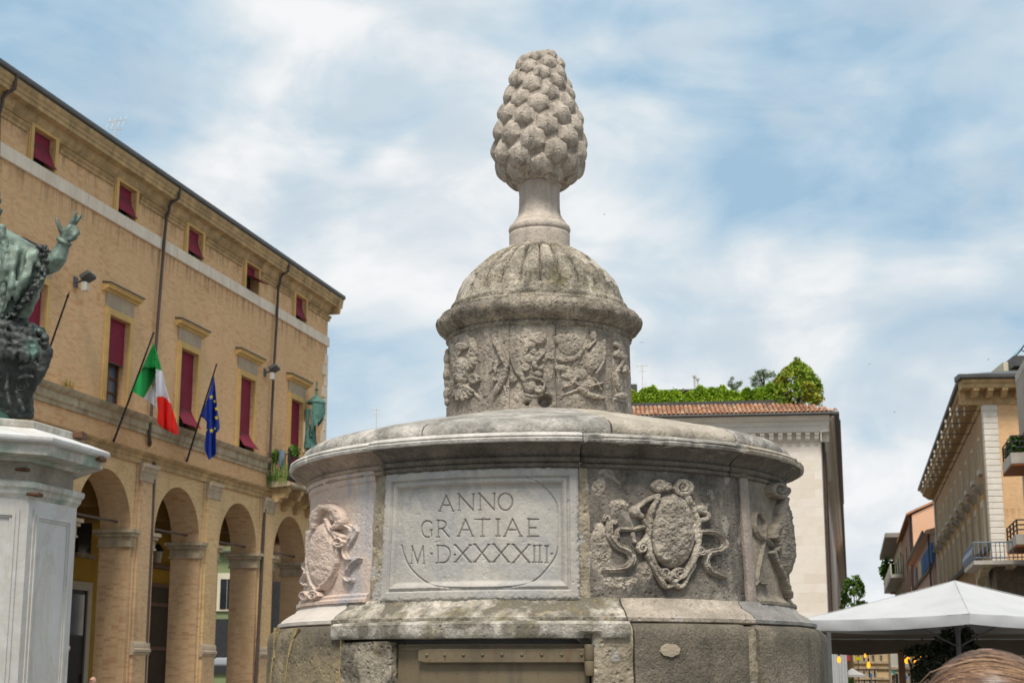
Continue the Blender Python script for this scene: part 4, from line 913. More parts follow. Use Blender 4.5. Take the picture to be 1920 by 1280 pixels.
# loggia behind
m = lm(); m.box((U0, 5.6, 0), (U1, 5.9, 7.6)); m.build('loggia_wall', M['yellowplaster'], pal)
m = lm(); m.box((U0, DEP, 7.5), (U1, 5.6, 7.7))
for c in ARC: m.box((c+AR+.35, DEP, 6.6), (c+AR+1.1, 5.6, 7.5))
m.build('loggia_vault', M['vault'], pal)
m = lm(); m.box((U1-.95, 4.75, 0), (U1, 5.6, 7.5)); m.box((U1-.95, DEP, 6.6), (U1, 4.75, 7.5)); m.build('end_pier', M['brickred'], pal)
for c in ARC[2:]:
    m = lm(); m.tube([(c-AR-.05, .42, 6.02), (c+AR+.05, .42, 6.02)], .035, 6); m.build('tie_rod', M['pipe'], pal, 60)
u, z = PF.uz(178, 1085, 5.5)
def loggia_door(u0, u1, zt):
    m = lm(); m.box((u0-.28, 5.46, 0), (u0, 5.62, zt+.28)); m.box((u1, 5.46, 0), (u1+.28, 5.62, zt+.28)); m.box((u0, 5.46, zt), (u1, 5.62, zt+.28))
    fr = m.build('door_frame', M['cream'], pal)
    m = lm(); m.box((u0, 5.52, 0), (u1, 5.63, zt)); d = m.build('door', M['blackiron'], pal)
    m = lm(); m.box((u0+.15, 5.505, zt-1.5), (u1-.15, 5.519, zt-.15)); m.build('pane', M['skyglass'], d)
    m = lm(); m.box((u0+.15, 5.505, .3), (u0+.5, 5.519, zt-1.7)); m.build('pane', M['skyglass'], d)
    m = lm(); m.box((u1-.12, 5.46, 1.5), (u1-.05, 5.515, 1.75)); m.build('lock', M['greymetal'], d)
ud0, zd = PF.uz(128, 1103, 5.5); ud1, _ = PF.uz(164, 1108, 5.5)
loggia_door(ud0-.3, ud1, zd)
m = lm(); m.box((52.2, 5.42, 0), (56.8, 5.598, 4.9)); sf = m.build('shop_front', M['darkwood'], pal)
for z in (1.1, 2.6, 4.2, 4.9, 5.6): m = lm(); m.box((52.2, 5.36, z), (56.8, 5.419 if z < 4.9 else 5.59, z+.14)); m.build('rail', M['wood'], sf)
uw0, zw0 = PF.uz(146, 1035, 5.5); uw1, zw1 = PF.uz(174, 965, 5.5)
m = lm(); m.box((uw0, 5.5, zw0), (uw1, 5.62, zw1)); w_ = m.build('loggia_window', M['darkglass'], pal); m = lm(); m.box((uw0-.1, 5.44, zw0-.15), (uw1+.25, 5.61, zw0)); m.build('sill', M['stringstone'], w_)
# pilasters with capital, pedestal
PIL = [(41.42+BAY*k, 42.30+BAY*k) for k in range(-4, 3)]+[(55.55, 56.5)]
for i, (a, b) in enumerate(PIL):
    m = lm(); m.box((a, -.11, 2.55), (b, -.003, 7.22)); m.box((a-.13, -.05, 0), (b+.13, -.002, 7.70)); p = m.build('pilaster', M['bricksmooth'] if i > 4 else M['brickred'], pal)
    m = lm(); m.prism([(-.11, 7.22), (-.15, 7.24), (-.13, 7.30), (-.17, 7.42), (-.15, 7.46), (-.20, 7.52), (-.20, 7.60), (-.24, 7.64), (-.24, 7.74), (-.01, 7.74), (-.01, 7.22)], a-.06, b+.06); m.build('capital', M['sandframe'], p, 40)
    m = lm(); m.box((a-.03, -.13, 0), (b+.03, -.004, 2.28)); pe_ = m.build('pedestal', M['brickred'], p, 40); m = lm(); m.prism([(-.14, 2.28), (-.16, 2.30), (-.16, 2.34), (-.20, 2.37), (-.20, 2.44), (-.16, 2.47), (-.16, 2.60), (-.12, 2.66), (-.005, 2.66), (-.005, 2.28)], a-.08, b+.08); m.build('cap', M['sandframe'], pe_, 40)
for k, (a, b) in enumerate(zip(edges[::2], edges[1::2])):
    if k == 0: continue
    for q0, q1, s0, s1 in ((a, min(a+.38, b), 1, 0), (max(b-.38, a), b, 0, 1)):
        m = lm()
        for (z0, z1, o) in ((5.70, 5.80, .16), (5.60, 5.699, .10), (5.36, 5.599, .03), (5.30, 5.359, .06)): m.box((q0-o*s0, -o, z0), (q1+o*s1, DEP+o, z1))
        m.build('impost', M['stringstone'], pal)
# horizontal bands
def band(name, prof, a, b, mat, par=pal):
    m = lm(); m.prism(prof, a, b); return m.build(name, M[mat], par, 35)
band('arcade_cornice', [(-.002, 7.72), (-.07, 7.72), (-.07, 7.86), (-.10, 7.87), (-.10, 7.95), (-.14, 7.97), (-.22, 8.02), (-.24, 8.06), (-.002, 8.10)], U0, 51.12, 'ochredirty')
band('string_course', [(-.002, 8.62), (-.06, 8.62), (-.06, 8.72), (-.11, 8.76), (-.11, 8.96), (-.17, 8.98), (-.24, 9.06), (-.26, 9.12), (-.002, 9.16)], U0, 51.12, 'stringstone')
band('arcade_cornice', [(-.002, 7.72), (-.07, 7.72), (-.07, 7.86), (-.10, 7.87), (-.10, 7.95), (-.18, 8.02), (-.002, 8.06)], 51.14, U1, 'ochredirty')
nb = 15; bl = (U1+.06-U0)/nb
for k in range(nb):
    m = lm(); m.bbox((U0+bl*k+.008, -.075, 14.33), (U0+bl*(k+1)-.008, 0, 14.70), .012); m.build('band_stone', M['istria'], pal)
# eaves cornice, gutter and roof
for k in range(len(attw)+1):
    a = attw[k-1][1]+.28 if k else U0; b = attw[k][0]-.28 if k < len(attw) else U1+.10
    band('frieze_moulding', [(-.002, 15.36), (-.05, 15.38), (-.05, 15.46), (-.10, 15.49), (-.13, 15.55), (-.10, 15.57), (-.002, 15.58)], a, b, 'ochredirty')
EV = [(-.002, 15.62), (-.05, 15.63), (-.07, 15.68), (-.12, 15.72), (-.15, 15.78), (-.15, 15.82), (-.19, 15.88), (-.35, 15.93), (-.37, 15.93), (-.37, 16.04), (-.40, 16.06), (-.41, 16.14), (-.45, 16.18), (-.47, 16.26), (-.47, 16.30), (-.002, 16.31)]
band('eaves_cornice', EV, U0, U1+.002, 'ochredirty')
m = MB(Matrix.Translation((U1, 0, 0)) @ Matrix.Rotation(pi/2, 4, 'Z')); m.prism(EV, -.47, 12); m.build('eaves_cornice', M['ochredirty'], pal, 35)
band('gutter', [(-.40, 16.312), (-.49, 16.315), (-.53, 16.34), (-.54, 16.40), (-.52, 16.47), (-.40, 16.47)], U0, U1+.52, 'gutter')
m = MB(Matrix.Translation((U1, 0, 0)) @ Matrix.Rotation(pi/2, 4, 'Z')); m.prism([(-.40, 16.312), (-.49, 16.315), (-.53, 16.34), (-.52, 16.47), (-.40, 16.47)], -.53, 12); m.build('gutter', M['gutter'], pal, 35)
m = lm(); e = .46
m.poly(((U0, -e, 16.42), (U1+e, -e, 16.42), (U1-6, 6, 18.2), (U0, 6, 18.2))); m.poly(((U1+e, -e, 16.42), (U1+e, 12.8, 16.42), (U1-6, 6, 18.2))); m.poly(((U0, 12.8, 16.42), (U0, 6, 18.2), (U1-6, 6, 18.2), (U1+e, 12.8, 16.42)))
m.build('roof', M['terracotta'], pal)
# corner stones
for k in range(15):
    z = 8.3+.44*k
    if abs(z+.2-14.5) < .35: continue
    w = .52 if k % 2 else .32
    m = lm(); m.bbox((U1-w, -.045, z+.01), (U1+.045, .5, z+.43), .02); m.build('quoin', M['istria'], pal)
# windows
def window(a, b, z0, z1, main, drop, flap):
    """stone frame, glazed wooden casement and crimson roller blind; flap = (drop, outward reach) of the loose lower part"""
    f = MB(); w = .20
    for q0, q1 in ((a-w, a), (b, b+w)):
        f.box((q0, -.05, z0-.02), (q1, .01, z1)); f.box((q0+(.05 if q0 < a else .0), -.075, z0-.02), (q1-(.0 if q0 < a else .05), -.05, z1))
    f.box((a-w, -.05, z1), (b+w, .01, z1+.20 if main else z1+.11)); f.box((a-w+.04, -.078, z1+.002), (b+w-.04, -.05, z1+.16 if main else z1+.09))
    fr = f.build('window_frame', [M['ochre'], M['sandframe']][int(main and 0)], pal)
    if main:
        m = lm(); m.box((a-w, -.045, z1+.202), (b+w, .01, z1+.62)); m.build('frieze_panel', M['sandframe'], fr)
        m = lm(); m.prism([(-.045, z1+.62), (-.08, z1+.63), (-.10, z1+.68), (-.20, z1+.70), (-.20, z1+.75), (-.25, z1+.80), (.0, z1+.83), (.0, z1+.62)], a-w-.22, b+w+.22); m.build('hood', M['ochre'], fr, 35)
        m = lm(); m.prism([(-.252, z1+.802), (-.27, z1+.81), (-.27, z1+.845), (-.002, z1+.88), (-.002, z1+.832)], a-w-.24, b+w+.24); m.build('hood_flashing', M['gutter'], fr)
    m = lm(); m.box((a, .30, z0), (b, .34, z1)); gl = m.build('pane', M['skyglass'], fr)
    m = lm(); c = (a+b)/2
    for x in (a, c-.05, b-.07): m.box((x, .24, z0), (x+(.10 if x == c-.05 else .07), .298, z1))
    for k in range(1, 6):
        zz_ = z0+(z1-z0)*k/6; m.box((a+.07, .25, zz_-.02), (c-.05, .296, zz_+.02)); m.box((c+.05, .25, zz_-.02), (b-.07, .296, zz_+.02))
    m.build('casement', M['wood'], fr)
    zb = z1-drop
    m = lm(); m.box((a+.03, .10, zb), (b-.03, .115, z1-.02)); bl_ = m.build('blind', M['blind'], fr)
    if flap:
        n = 8; rows = []
        for k in range(n+1):
            t = k/n; y = .10-flap[1]*(t**1.2); zz_ = zb-flap[0]*t; sag = .05*math.sin(pi*t)
            rows.append([(a+.03+sag*.3, y-sag*.5, zz_), (b-.03+.10*t, y-.02, zz_), (b-.03+.10*t, y-.008, zz_), (a+.03+sag*.3, y-sag*.5+.012, zz_)])
        m = lm(); m.rings(rows); m.build('blind_flap', M['blind'], bl_, 60)
        m = lm(); m.tube([(a, .09, zb), (b, .09, zb)], .018, 6); m.build('rod', M['pipe'], bl_)
    else:
        m = lm(); m.tube([(a+.03, .10, zb), (b-.03, .10, zb)], .02, 6); m.build('rod', M['pipe'], bl_)
for k, (a, b) in enumerate(mainw):
    d, fl = {4: (1.28, None), 5: (1.85, (.52, .32)), 6: (1.90, (.50, .34)), 7: (2.5, None)}.get(k, (2.5, None))
    window(a, b, 9.16, 11.65, True, d, fl)
for k, (a, b) in enumerate(attw):
    window(a, b, 14.71, 15.62, False, .36, {6: (.20, .52), 7: (.44, .18)}.get(k, (.46, .19)))
# downpipes
def pipe(pts, y=-.13, r=.055):
    P = [PF.uz(px, py, y) for px, py in pts]; m = lm(); m.tube([(u, y, z) for u, z in P], r, 8); return m.build('downpipe', M['pipe'], pal, 60)
def pipe2(top, pts):
    u, z = PF.uz(*pts[0], -.13); m = lm()
    m.tube([(u+.10, -.48, 16.33), (u+.08, -.46, 15.98), (u+.02, -.26, 15.84), (u, -.20, 15.70), (u, -.20, 15.60), (u, -.15, 15.40)]+[(PF.uz(x, y, -.13)[0], -.13, PF.uz(x, y, -.13)[1]) for x, y in pts], .05, 8); m.build('downpipe', M['pipe'], pal, 60)
pipe2(0, [(313, 402), (309, 440), (296, 600), (283, 785), (280, 815)])
u, z = PF.uz(280, 815, -.13)
m = lm(); m.tube([(u, -.13, z), (u+.02, -.13, z-.12), (u+.18, -.08, z-.22), (u+.32, .02, z-.25)], .06, 8); m.build('downpipe', M['pipe'], pal, 60)
pipe([(289, 866), (286, 950), (279, 1100), (270, 1290)], -.10, .06)
pipe2(0, [(522, 535), (519, 600), (513, 700), (506, 855), (504, 880)])
pipe([(497, 935), (489, 1100), (478, 1290)], -.10, .06)
pipe2(0, [(-2, 215), (-6, 400)])
# balcony of the corner bay
bl_u0, bl_u1, bo = 51.2, 55.3, .82
m = lm(); m.prism([(-bo, 8.18), (-bo-.05, 8.22), (-bo-.05, 8.28), (-bo-.02, 8.30), (-bo-.02, 8.34), (0, 8.36), (0, 8.14)], bl_u0, bl_u1); bal = m.build('balcony', M['stringstone'], pal, 35)
for k in range(4):
    x = bl_u0+.15+k*1.2
    m = lm(); m.prism([(-.01, 8.16), (-.74, 8.16), (-.74, 8.02), (-.66, 7.95), (-.62, 7.80), (-.45, 7.78), (-.36, 7.66), (-.2, 7.62), (-.12, 7.48), (-.01, 7.45)], x, x+.28); m.build('bracket', M['ochredirty'], bal, 35)
m = lm()
for x in (bl_u0+.04, bl_u1-.04):
    m.tube([(x, -bo+.05, 8.36), (x, -bo+.05, 9.42)], .03, 6); m.ball((x, -bo+.05, 9.47), .06, 1)
for z in (8.5, 9.3): m.tube([(bl_u0+.04, 0, z), (bl_u0+.04, -bo+.05, z), (bl_u1-.04, -bo+.05, z)], .022, 6)
for k in range(1, 40): x = bl_u0+.04+(bl_u1-bl_u0-.08)*k/40; m.tube([(x, -bo+.05, 8.36), (x, -bo+.05, 9.3)], .011, 4)
for k in range(1, 9): m.tube([(bl_u0+.04, -bo*k/9, 8.36), (bl_u0+.04, -bo*k/9, 9.3)], .011, 4)
m.build('railing', M['blackiron'], bal, 60)
def pw(u, y, z): return PF.m @ Vector((u, y, z))
g = np.random.default_rng(5)
def cloud(n, c, rad, seed=0, hollow=.5):
    gg = np.random.default_rng(seed); d = gg.normal(size=(n, 3)); d /= np.linalg.norm(d, axis=1)[:, None]
    r = gg.uniform(hollow, 1, n)[:, None]; return np.array(c)+d*r*np.array(rad)
for i, (u_, y_, z_, ru, ry_, rz_, n, lb, mat) in enumerate(((51.16, -.30, 9.22, .12, .17, .27, 520, 'trailing olive green plant hanging over the end railing of the palazzo balcony', 'plane'), (51.65, -.80, 9.45, .35, .22, .22, 520, 'feathery green plant standing tallest on the palazzo balcony', 'plane'), (51.75, -.80, 8.72, .3, .2, .24, 360, 'low green plant right of the corner post of the palazzo balcony', 'plane'))):
    w = pw(u_, y_, z_); t = thing('potted_plant', lb, 'plant', tuple(pw(u_, y_, 8.36)), PF.rz, 'plants on the palazzo balcony')
    P = cloud(n, (0, 0, 0), (ru, ry_, rz_), i, .1); P = np.array([tuple(w+PF.x*p[0]+PF.y*p[1]+Vector((0, 0, p[2]))) for p in P])
    leaves('foliage', P, .06, M[mat], t, i)
    m = MB(); m.lathe(tuple(pw(u_+.25, y_+.15, 8.36)), [(.10, 0), (.14, .2), (.15, .22), (.12, .23)], 12); m.build('pot', M['terracotta'], t, 40, True)
t = thing('hanging_grass', 'long green grass blades hanging down the end railing of the palazzo balcony', 'plant', tuple(pw(51.17, -.4, 8.36)), PF.rz)
m = lm()
for k in range(70):
    y = rnd.uniform(-.38, .42); z = rnd.uniform(.1, .75); l = rnd.uniform(.2, .5); x = rnd.uniform(-.06, .05); d = rnd.uniform(-.06, .06)
    m.poly(((x, y, z), (x-.01, y+.022, z), (x-.03, y+.02+d, z-l*.6), (x-.03, y+d*1.4, z-l)))
m.build('blade', M['plane'], t, kind='stuff')
t = thing('blue_tarp', 'blue grey folded tarp draped over the end railing of the palazzo balcony', 'tarp', tuple(pw(51.17, -.55, 8.8)), PF.rz)
m = MB(); rows = []
for k in range(9): a = k/8; rows.append([(-.03+.03*math.sin(a*9), -.12+.24*a, .62-.05*math.sin(a*6)), (-.07+.03*math.sin(a*7), -.12+.24*a, .35), (-.05+.02*math.sin(a*5), -.10+.20*a, .06+.06*math.sin(a*8)), (-.03, -.10+.20*a, .06+.06*math.sin(a*8)), (-.05+.03*math.sin(a*7), -.12+.24*a, .35), (-.01+.03*math.sin(a*9), -.12+.24*a, .62)])
M['tarp'] = plain('blue_grey_tarp', (.13, .17, .21), .6, .2, 5, .2); m.rings(rows); m.build('sheet', M['tarp'], t, 60)
# grass tuft on the string course
t = thing('grass_tuft', 'dry yellow grass tuft growing on the string course ledge', 'plant', tuple(pw(36.9, -.15, 9.15)), PF.rz)
m = lm()
for k in range(40):
    x, y = rnd.uniform(-.22, .22), rnd.uniform(-.06, .06); a, b = rnd.uniform(-.15, .15), rnd.uniform(-.1, .1); h = rnd.uniform(.15, .34)
    m.poly(((x-.012, y, 0), (x+.012, y, 0), (x+a, y+b, h)))
m.build('blade', M['dryleaf'], t, kind='stuff')
# copper shrine canopy with a bronze Madonna near the corner
us, zs_ = PF.uz(593, 755, -.42)
sh = thing('copper_shrine_canopy', 'green copper baldachin with curtains sheltering a small statue near the palazzo corner', 'shrine', tuple(pw(us, -.42, 10.2)), PF.rz)
c = (0, 0, zs_-10.2)
m = lm(); m.lathe(c, [(.34, -.04), (.36, -.02), (.35, .02), (.31, .07), (.26, .13), (.17, .19), (.09, .24), (.06, .30), (.045, .42), (.03, .46), (.075, .50), (.075, .53), (.03, .56), (.02, .70)], 20); m.tube([(-.09, 0, c[2]+.74), (.09, 0, c[2]+.74)], .02, 5); m.tube([(0, 0, c[2]+.66), (0, 0, c[2]+.84)], .02, 5)
m.build('canopy_roof', M['copper'], sh, 40)
m = lm(); rows = []
for k in range(37):
    a = pi*.96+pi*1.08*k/36; fold = .016*math.sin(k*2.6)
    q_ = k/36; drop = (1.05-.75*min(1, q_/.62)) if q_ < .62 else .30+.55*(q_-.62)/.38
    rows.append([(c[0]+(.33+fold*s_+dr)*math.cos(a)*(1.0+.18*s_*max(0, -math.cos(a))), c[1]+(.33+fold*s_+dr)*math.sin(a), c[2]-.03-drop*s_) for s_, dr in ((0, 0), (.3, .012), (.7, .0), (1, .015))]+[(c[0]+(.305+fold*s_)*math.cos(a), c[1]+(.305+fold*s_)*math.sin(a), c[2]-.03-drop*s_) for s_ in (1, .5, 0)])
m.rings(rows); m.build('valance', M['copper'], sh, 60)
for sx in (-1, 1):
    m = lm(); rows = []
    for k in range(12):
        t_ = k/11; z = c[2]-.30-1.45*t_; w = .16-.10*math.sin(pi*min(1, t_*1.1))
        rows.append([(sx*(.43-w*.4+w*.5*math.cos(q*pi/5)), .30+w*.8*math.sin(q*pi/5)-.12, z) for q in range(10)])
    m.rings(rows); m.build('curtain', M['copper'], sh, 60)
m = lm()
n = 14
for k in range(n): 
    a, b = pi*k/n, pi*(k+1)/n
    for (r0, r1, y) in ((.30, .36, .30),):
        m.poly([(r*math.cos(q), y, c[2]-.75+r*math.sin(q)*1.2) for r, q in ((r0, a), (r1, a), (r1, b), (r0, b))])
for sx in (-1, 1): m.box((sx*.33-.03, .28, c[2]-1.9), (sx*.33+.03, .40, c[2]-.75))
m.build('niche_frame', M['istria'], sh)
m = MB(); w = pw(us, -.26, zs_)
limb(m, [w+Vector((0, 0, -1.8)), w+Vector((0, 0, -1.25))], [.20, .13]); limb(m, [w+Vector((0, 0, -1.25)), w+Vector((0, 0, -1.05))], [.14, .10]); m.ball(w+Vector((0, 0, -.90)), .085); limb(m, [w+Vector((-.12, -.02, -1.15)), w+Vector((.06, -.16, -1.3))], [.05, .045]); m.ball(w+Vector((.05, -.14, -1.12)), .06)
fuse(m, 'madonna', M['copper'], sh, .03, 3)
# floodlights on the facade
def floodlight(px, py, lb, s=.72):
    u, z = PF.uz(px, py, -.3)
    t = thing('floodlight', lb, 'floodlight', tuple(pw(u, 0, z)), PF.rz, 'floodlights on the palazzo')
    m = lm(); m.tube([(0, 0, -.1), (0, -.25, -.05)], .03, 6); m.box((-.10, -.04, -.22), (.10, -.001, .05)); m.build('bracket', M['greymetal'], t)
    m = MB(Matrix.Translation((0.06, -.34, .06)) @ Matrix.Rotation(R(-28), 4, 'X') @ Matrix.Rotation(R(14), 4, 'Y')); m.bbox((-.26*s, -.16, -.06), (.26*s, .15, .06), .03); m.build('housing', M['greymetal'], t)
    m = MB(Matrix.Translation((.02, -.30, -.22))); m.bbox((-.09, -.07, -.12), (.09, .07, .12), .02); m.build('lamp_box', M['palemetal'], t)
floodlight(160, 522, 'grey floodlight with pale box beside the raised bronze hand')
floodlight(511, 693, 'grey floodlight with pale box on the palazzo downpipe')

# ------------------------------------------------------------------ flags and poles
def wp(px, py, y):
    u, z = PF.uz(px, py, y); return pw(u, y, z)
def flag(lb, name, base, tip, y0, y1):
    t = thing(name, lb, 'flag', tuple(wp(*base, 0.)), 0, None)
    B, T_ = wp(*base, -.02), wp(*tip, y1)
    m = MB(); m.tube([B, B.lerp(T_, .5), T_], [.032, .03, .022], 8)
    for k in range(5):
        p = B.lerp(T_, .03+.05*k); m.ball(p, .045, 1)
    m.ball(T_, .035, 1); m.build('pole', M['blackiron'], t, 60, True)
    return t
def cloth(name, t, mat, grid, dfun, nu=18, nv=14):
    """sheet through a pixel-traced patch (rows of px points), pushed out by folds of real depth"""
    G = np.array(grid, float); rows_ = np.array([catmull(r, 8) for r in G]); cols = np.stack([catmull(rows_[:, k], 8) for k in range(rows_.shape[1])], 1)
    nr, nc = cols.shape[:2]; m = MB(); ids = []
    for sgn in (0, 1):
        ids.append([[m.vert(wp(cols[i, j, 0], cols[i, j, 1], dfun(cols[i, j, 0], cols[i, j, 1])+.012*sgn)) for j in range(nc)] for i in range(nr)])
    for s_, I in enumerate(ids):
        for i in range(nr-1):
            for j in range(nc-1):
                q = (I[i][j], I[i+1][j], I[i+1][j+1], I[i][j+1]); m.face(q if s_ == 0 else q[::-1])
    A, B = ids
    rim = [(0, j) for j in range(nc)]+[(i, nc-1) for i in range(1, nr)]+[(nr-1, j) for j in range(nc-2, -1, -1)]+[(i, 0) for i in range(nr-2, 0, -1)]
    for a, b in zip(rim, rim[1:]+rim[:1]): m.face((A[a[0]][a[1]], A[b[0]][b[1]], B[b[0]][b[1]], B[a[0]][a[1]]))
    return m.build(name, M[mat], t, 70, True)
M['flag_green'] = plain('green_flag_cloth', (.010, .27, .055), .8, .08, 3, .05); M['flag_white'] = plain('white_flag_cloth', (.68, .65, .68), .8, .05, 3, .05)
M['flag_red'] = plain('red_flag_cloth', (.78, .020, .010), .8, .08, 3, .05); M['flag_blue'] = plain('blue_flag_cloth', (.007, .032, .26), .8, .2, 2, .05); M['star'] = plain('yellow_star_cloth', (.75, .58, .02), .8, .05, 3, .05)
fi = flag('green, white and red tricolour flag hanging from a slanted pole', 'tricolour_flag', (212, 830), (288, 624), 0, -1.7)
def dI(x, y): return -1.45+.05*math.sin((x-250)*.22+y*.01)+(.14 if x < 292-(800-y)*.004 and y > 690 else 0)-.06*math.sin((x-288)*.5)*(x > 290)
cloth('green_stripe', fi, 'flag_green', [[(288, 643), (292, 654), (297, 670), (304, 696)], [(276, 668), (281, 680), (287, 690), (291, 692)], [(262, 700), (268, 706), (277, 712), (290, 708)], [(248, 734), (256, 738), (264, 743), (270, 746)]], dI)
cloth('white_stripe', fi, 'flag_white', [[(290, 692), (304, 696), (311, 725), (320, 755)], [(290, 706), (296, 712), (303, 732), (307, 744)], [(290, 719), (292, 724), (293, 740), (294, 745)], [(270, 746), (278, 751), (286, 758), (294, 766)]], dI)
cloth('red_stripe', fi, 'flag_red', [[(309, 741), (315, 752), (320, 755), (321, 758)], [(303, 743), (314, 765), (325, 780), (330, 788)], [(294, 744), (303, 775), (318, 795), (336, 808)], [(294, 745), (296, 770), (297, 795), (331, 816)]], dI)
fe = flag('dark blue flag with a ring of yellow stars hanging from a slanted pole', 'starred_blue_flag', (350, 865), (406, 683), 0, -1.5)
def dE(x, y): return -1.2+.07*math.sin((x-392)*.55+y*.012)-.04*math.sin((x-380)*.25)
cloth('blue_cloth', fe, 'flag_blue', [[(400, 702), (401, 704), (403, 718), (405, 742)], [(395, 725), (399, 740), (404, 750), (408, 770)], [(386, 755), (393, 765), (402, 780), (412, 801)], [(376, 780), (384, 786), (394, 800), (405, 812)]], dE)
cloth('blue_fold', fe, 'flag_blue', [[(388, 782), (394, 786), (400, 792), (406, 798)], [(387, 800), (392, 806), (399, 810), (405, 812)], [(385, 822), (390, 828), (398, 832), (405, 836)], [(383, 838), (388, 845), (396, 850), (405, 850)], [(389, 856), (391, 861), (393, 861), (398, 857)]], lambda x, y: dE(x, y)-.05)
for (x, y, s) in ((396, 744, 5.0), (402.5, 752, 3.2), (406, 766, 4.6), (406, 783, 4.6), (396.5, 807, 5.2), (403, 803, 2.6), (387, 806, 2.6)):
    yy = dE(x, y)-.115; m = MB(); ring = [wp(x+s*(1 if k % 2 == 0 else .42)*.9*math.sin(k*pi/5+.1), y-s*(1 if k % 2 == 0 else .42)*math.cos(k*pi/5+.1), yy) for k in range(10)]
    m.face([m.vert(p) for p in ring]); m.build('star', M['star'], fe, None, True)
t = thing('bare_flagpole', 'thin bare flagpole with a pointed tip beside the bronze lion', 'flagpole', tuple(wp(76, 702, 0)))
B, T_ = wp(76, 702, -.02), wp(130, 547, -1.4); m = MB(); m.tube([B, B.lerp(T_, .93), B.lerp(T_, .94), B.lerp(T_, .96), T_], [.028, .024, .035, .03, .004], 8); m.build('pole', M['blackiron'], t, 60, True)
t = thing('hanging_lantern', 'dark iron lantern with a pale glass under the second arch', 'lantern', tuple(wp(296, 1010, 4.2)))
w = wp(296, 1040, 4.2); m = MB(); m.lathe(tuple(w), [(.10, -.30), (.16, .14), (.22, .16), (.08, .36), (.03, .40)], 8); m.build('lantern_cage', M['blackiron'], t, 30, True); m = MB(); m.lathe(tuple(w), [(.105, -.28), (.163, .12)], 8); m.build('glass', M['palemetal'], t, 30, True); m = MB(); m.tube([w+Vector((0, 0, .4)), w+Vector((0, 0, 1.6))], .015, 5); m.build('chain', M['blackiron'], t, None, True)

def antenna(px, py, Y, h, lb, rods=((0, .45), (.16, .5), (.32, .45)), tilt=0):
    b = at(px, py, Y); t = thing('tv_antenna', lb, 'antenna', (b.x, b.y, b.z-h))
    m = MB(); m.tube([(0, 0, 0), (0, 0, h)], .02, 5); m.build('mast', M['palemetal'], t)
    m = MB()
    m.tube([(-.30, .1, h-.05), (.30, -.1, h-.05)], .012, 4)
    for k in range(4):
        x = -.28+.19*k
        for z in (-.05,): m.tube([(x, .1-.07*k-.25, h-.05+z-.28), (x, .1-.07*k+.25, h-.05+z+.28)], .010, 4)
    m.tube([(-.22, 0, h-.34), (.22, 0, h-.34)], .010, 4)
    m.build('boom', M['palemetal'], t)
antenna(218, 224, 47, 1.6, 'thin TV antenna on the brick palazzo roof')
antenna(706, 766, 95, 4, 'distant TV antenna left of the fountain drum')
antenna(1204, 684, 82, 2.6, 'TV antenna on a mast at the left of the roof hedge')
# green house seen through the arcade
gx0, gx1 = at(392, 1262, 82).x, at(492, 1262, 82).x
t = thing('green_house', 'sage green house seen through the third arch', 'building', (gx0, 82, 0))
m = MB(); m.box((gx0, 82, 0), (gx1, 92, at(400, 930, 82).z)); m.build('wall', M['green'], t, None, True)
def px_box(x0, x1, ytop, ybot, Y, d, name, mat, par, pr=.0):
    a, b = at(x0, ytop, Y), at(x1, ybot, Y); m = MB(); m.box((a.x, Y-pr-d, b.z), (b.x, Y-pr, a.z)); return m.build(name, M[mat], par, None, True)
f = px_box(404, 434, 1074, 1145, 82, .10, 'window_frame', 'cream', t, .001); px_box(414, 424, 1085, 1141, 81.9, .03, 'pane', 'darkglass', f, .002); px_box(427, 431, 1085, 1141, 81.9, .03, 'pane', 'darkglass', f, .002)
px_box(395, 470, 1033, 1036, 82, .35, 'ledge', 'gutter', t, .001); px_box(395, 470, 1076, 1084, 82, .05, 'band', 'palemetal', t, .002)
f = px_box(412, 432, 975, 1006, 82, .12, 'window_frame', 'cream', t, .001); px_box(416, 428, 979, 1002, 81.88, .03, 'pane', 'skyglass', f, .002)
px_box(395, 490, 1160, 1262, 82, .12, 'shop_front', 'blackiron', t, .003)
bx0, bx1 = at(494, 1262, 83).x, at(592, 1262, 83).x; t = thing('dark_arcade_block', 'added dark brown block standing in for the dark arcade interior behind the last arch', 'building', (bx0, 83, 0)); m = MB(); m.box((bx0, 83, 0), (bx1, 92, at(500, 960, 83).z)); M['umber'] = plain('arcade_dark_fill', (.12, .08, .045), .9, .2, 1, .1); m.build('wall', M['umber'], t, None, True)  # added block, darkness of the arcade interior put into its umber colour
px_box(538, 566, 1062, 1280, 83, .3, 'pilaster', 'stringstone', t, .002); px_box(530, 570, 1050, 1061, 83, .4, 'capital', 'stringstone', t, .002); px_box(512, 530, 1090, 1280, 83, .1, 'door', 'blackiron', t, .002)  # pilaster, capital and door parts made for the added dark block
a = at(425, 1236, 70); t = thing('white_awning', 'small white awning far behind the third arch', 'awning', (a.x, 70, 0)); m = MB(); b0, b1 = at(405, 1232, 70), at(450, 1246, 70)
m.prism([(0, 0), (-1.2, -.3), (-1.2, -.36), (0, -.06)], 0, 1); 
for i, v in enumerate(m.v): m.v[i] = Vector((b0.x+(b1.x-b0.x)*v.x, 70+v.y, b0.z+v.z))
m.build('fabric', M['fabric'], t, None, True)
m = MB(); m.tube([(b0.x, 68.8, 0), (b0.x, 68.8, b0.z-.33)], .04, 6); m.tube([(b1.x, 68.8, 0), (b1.x, 68.8, b0.z-.33)], .04, 6); m.build('frame', M['blackiron'], t, None, True)

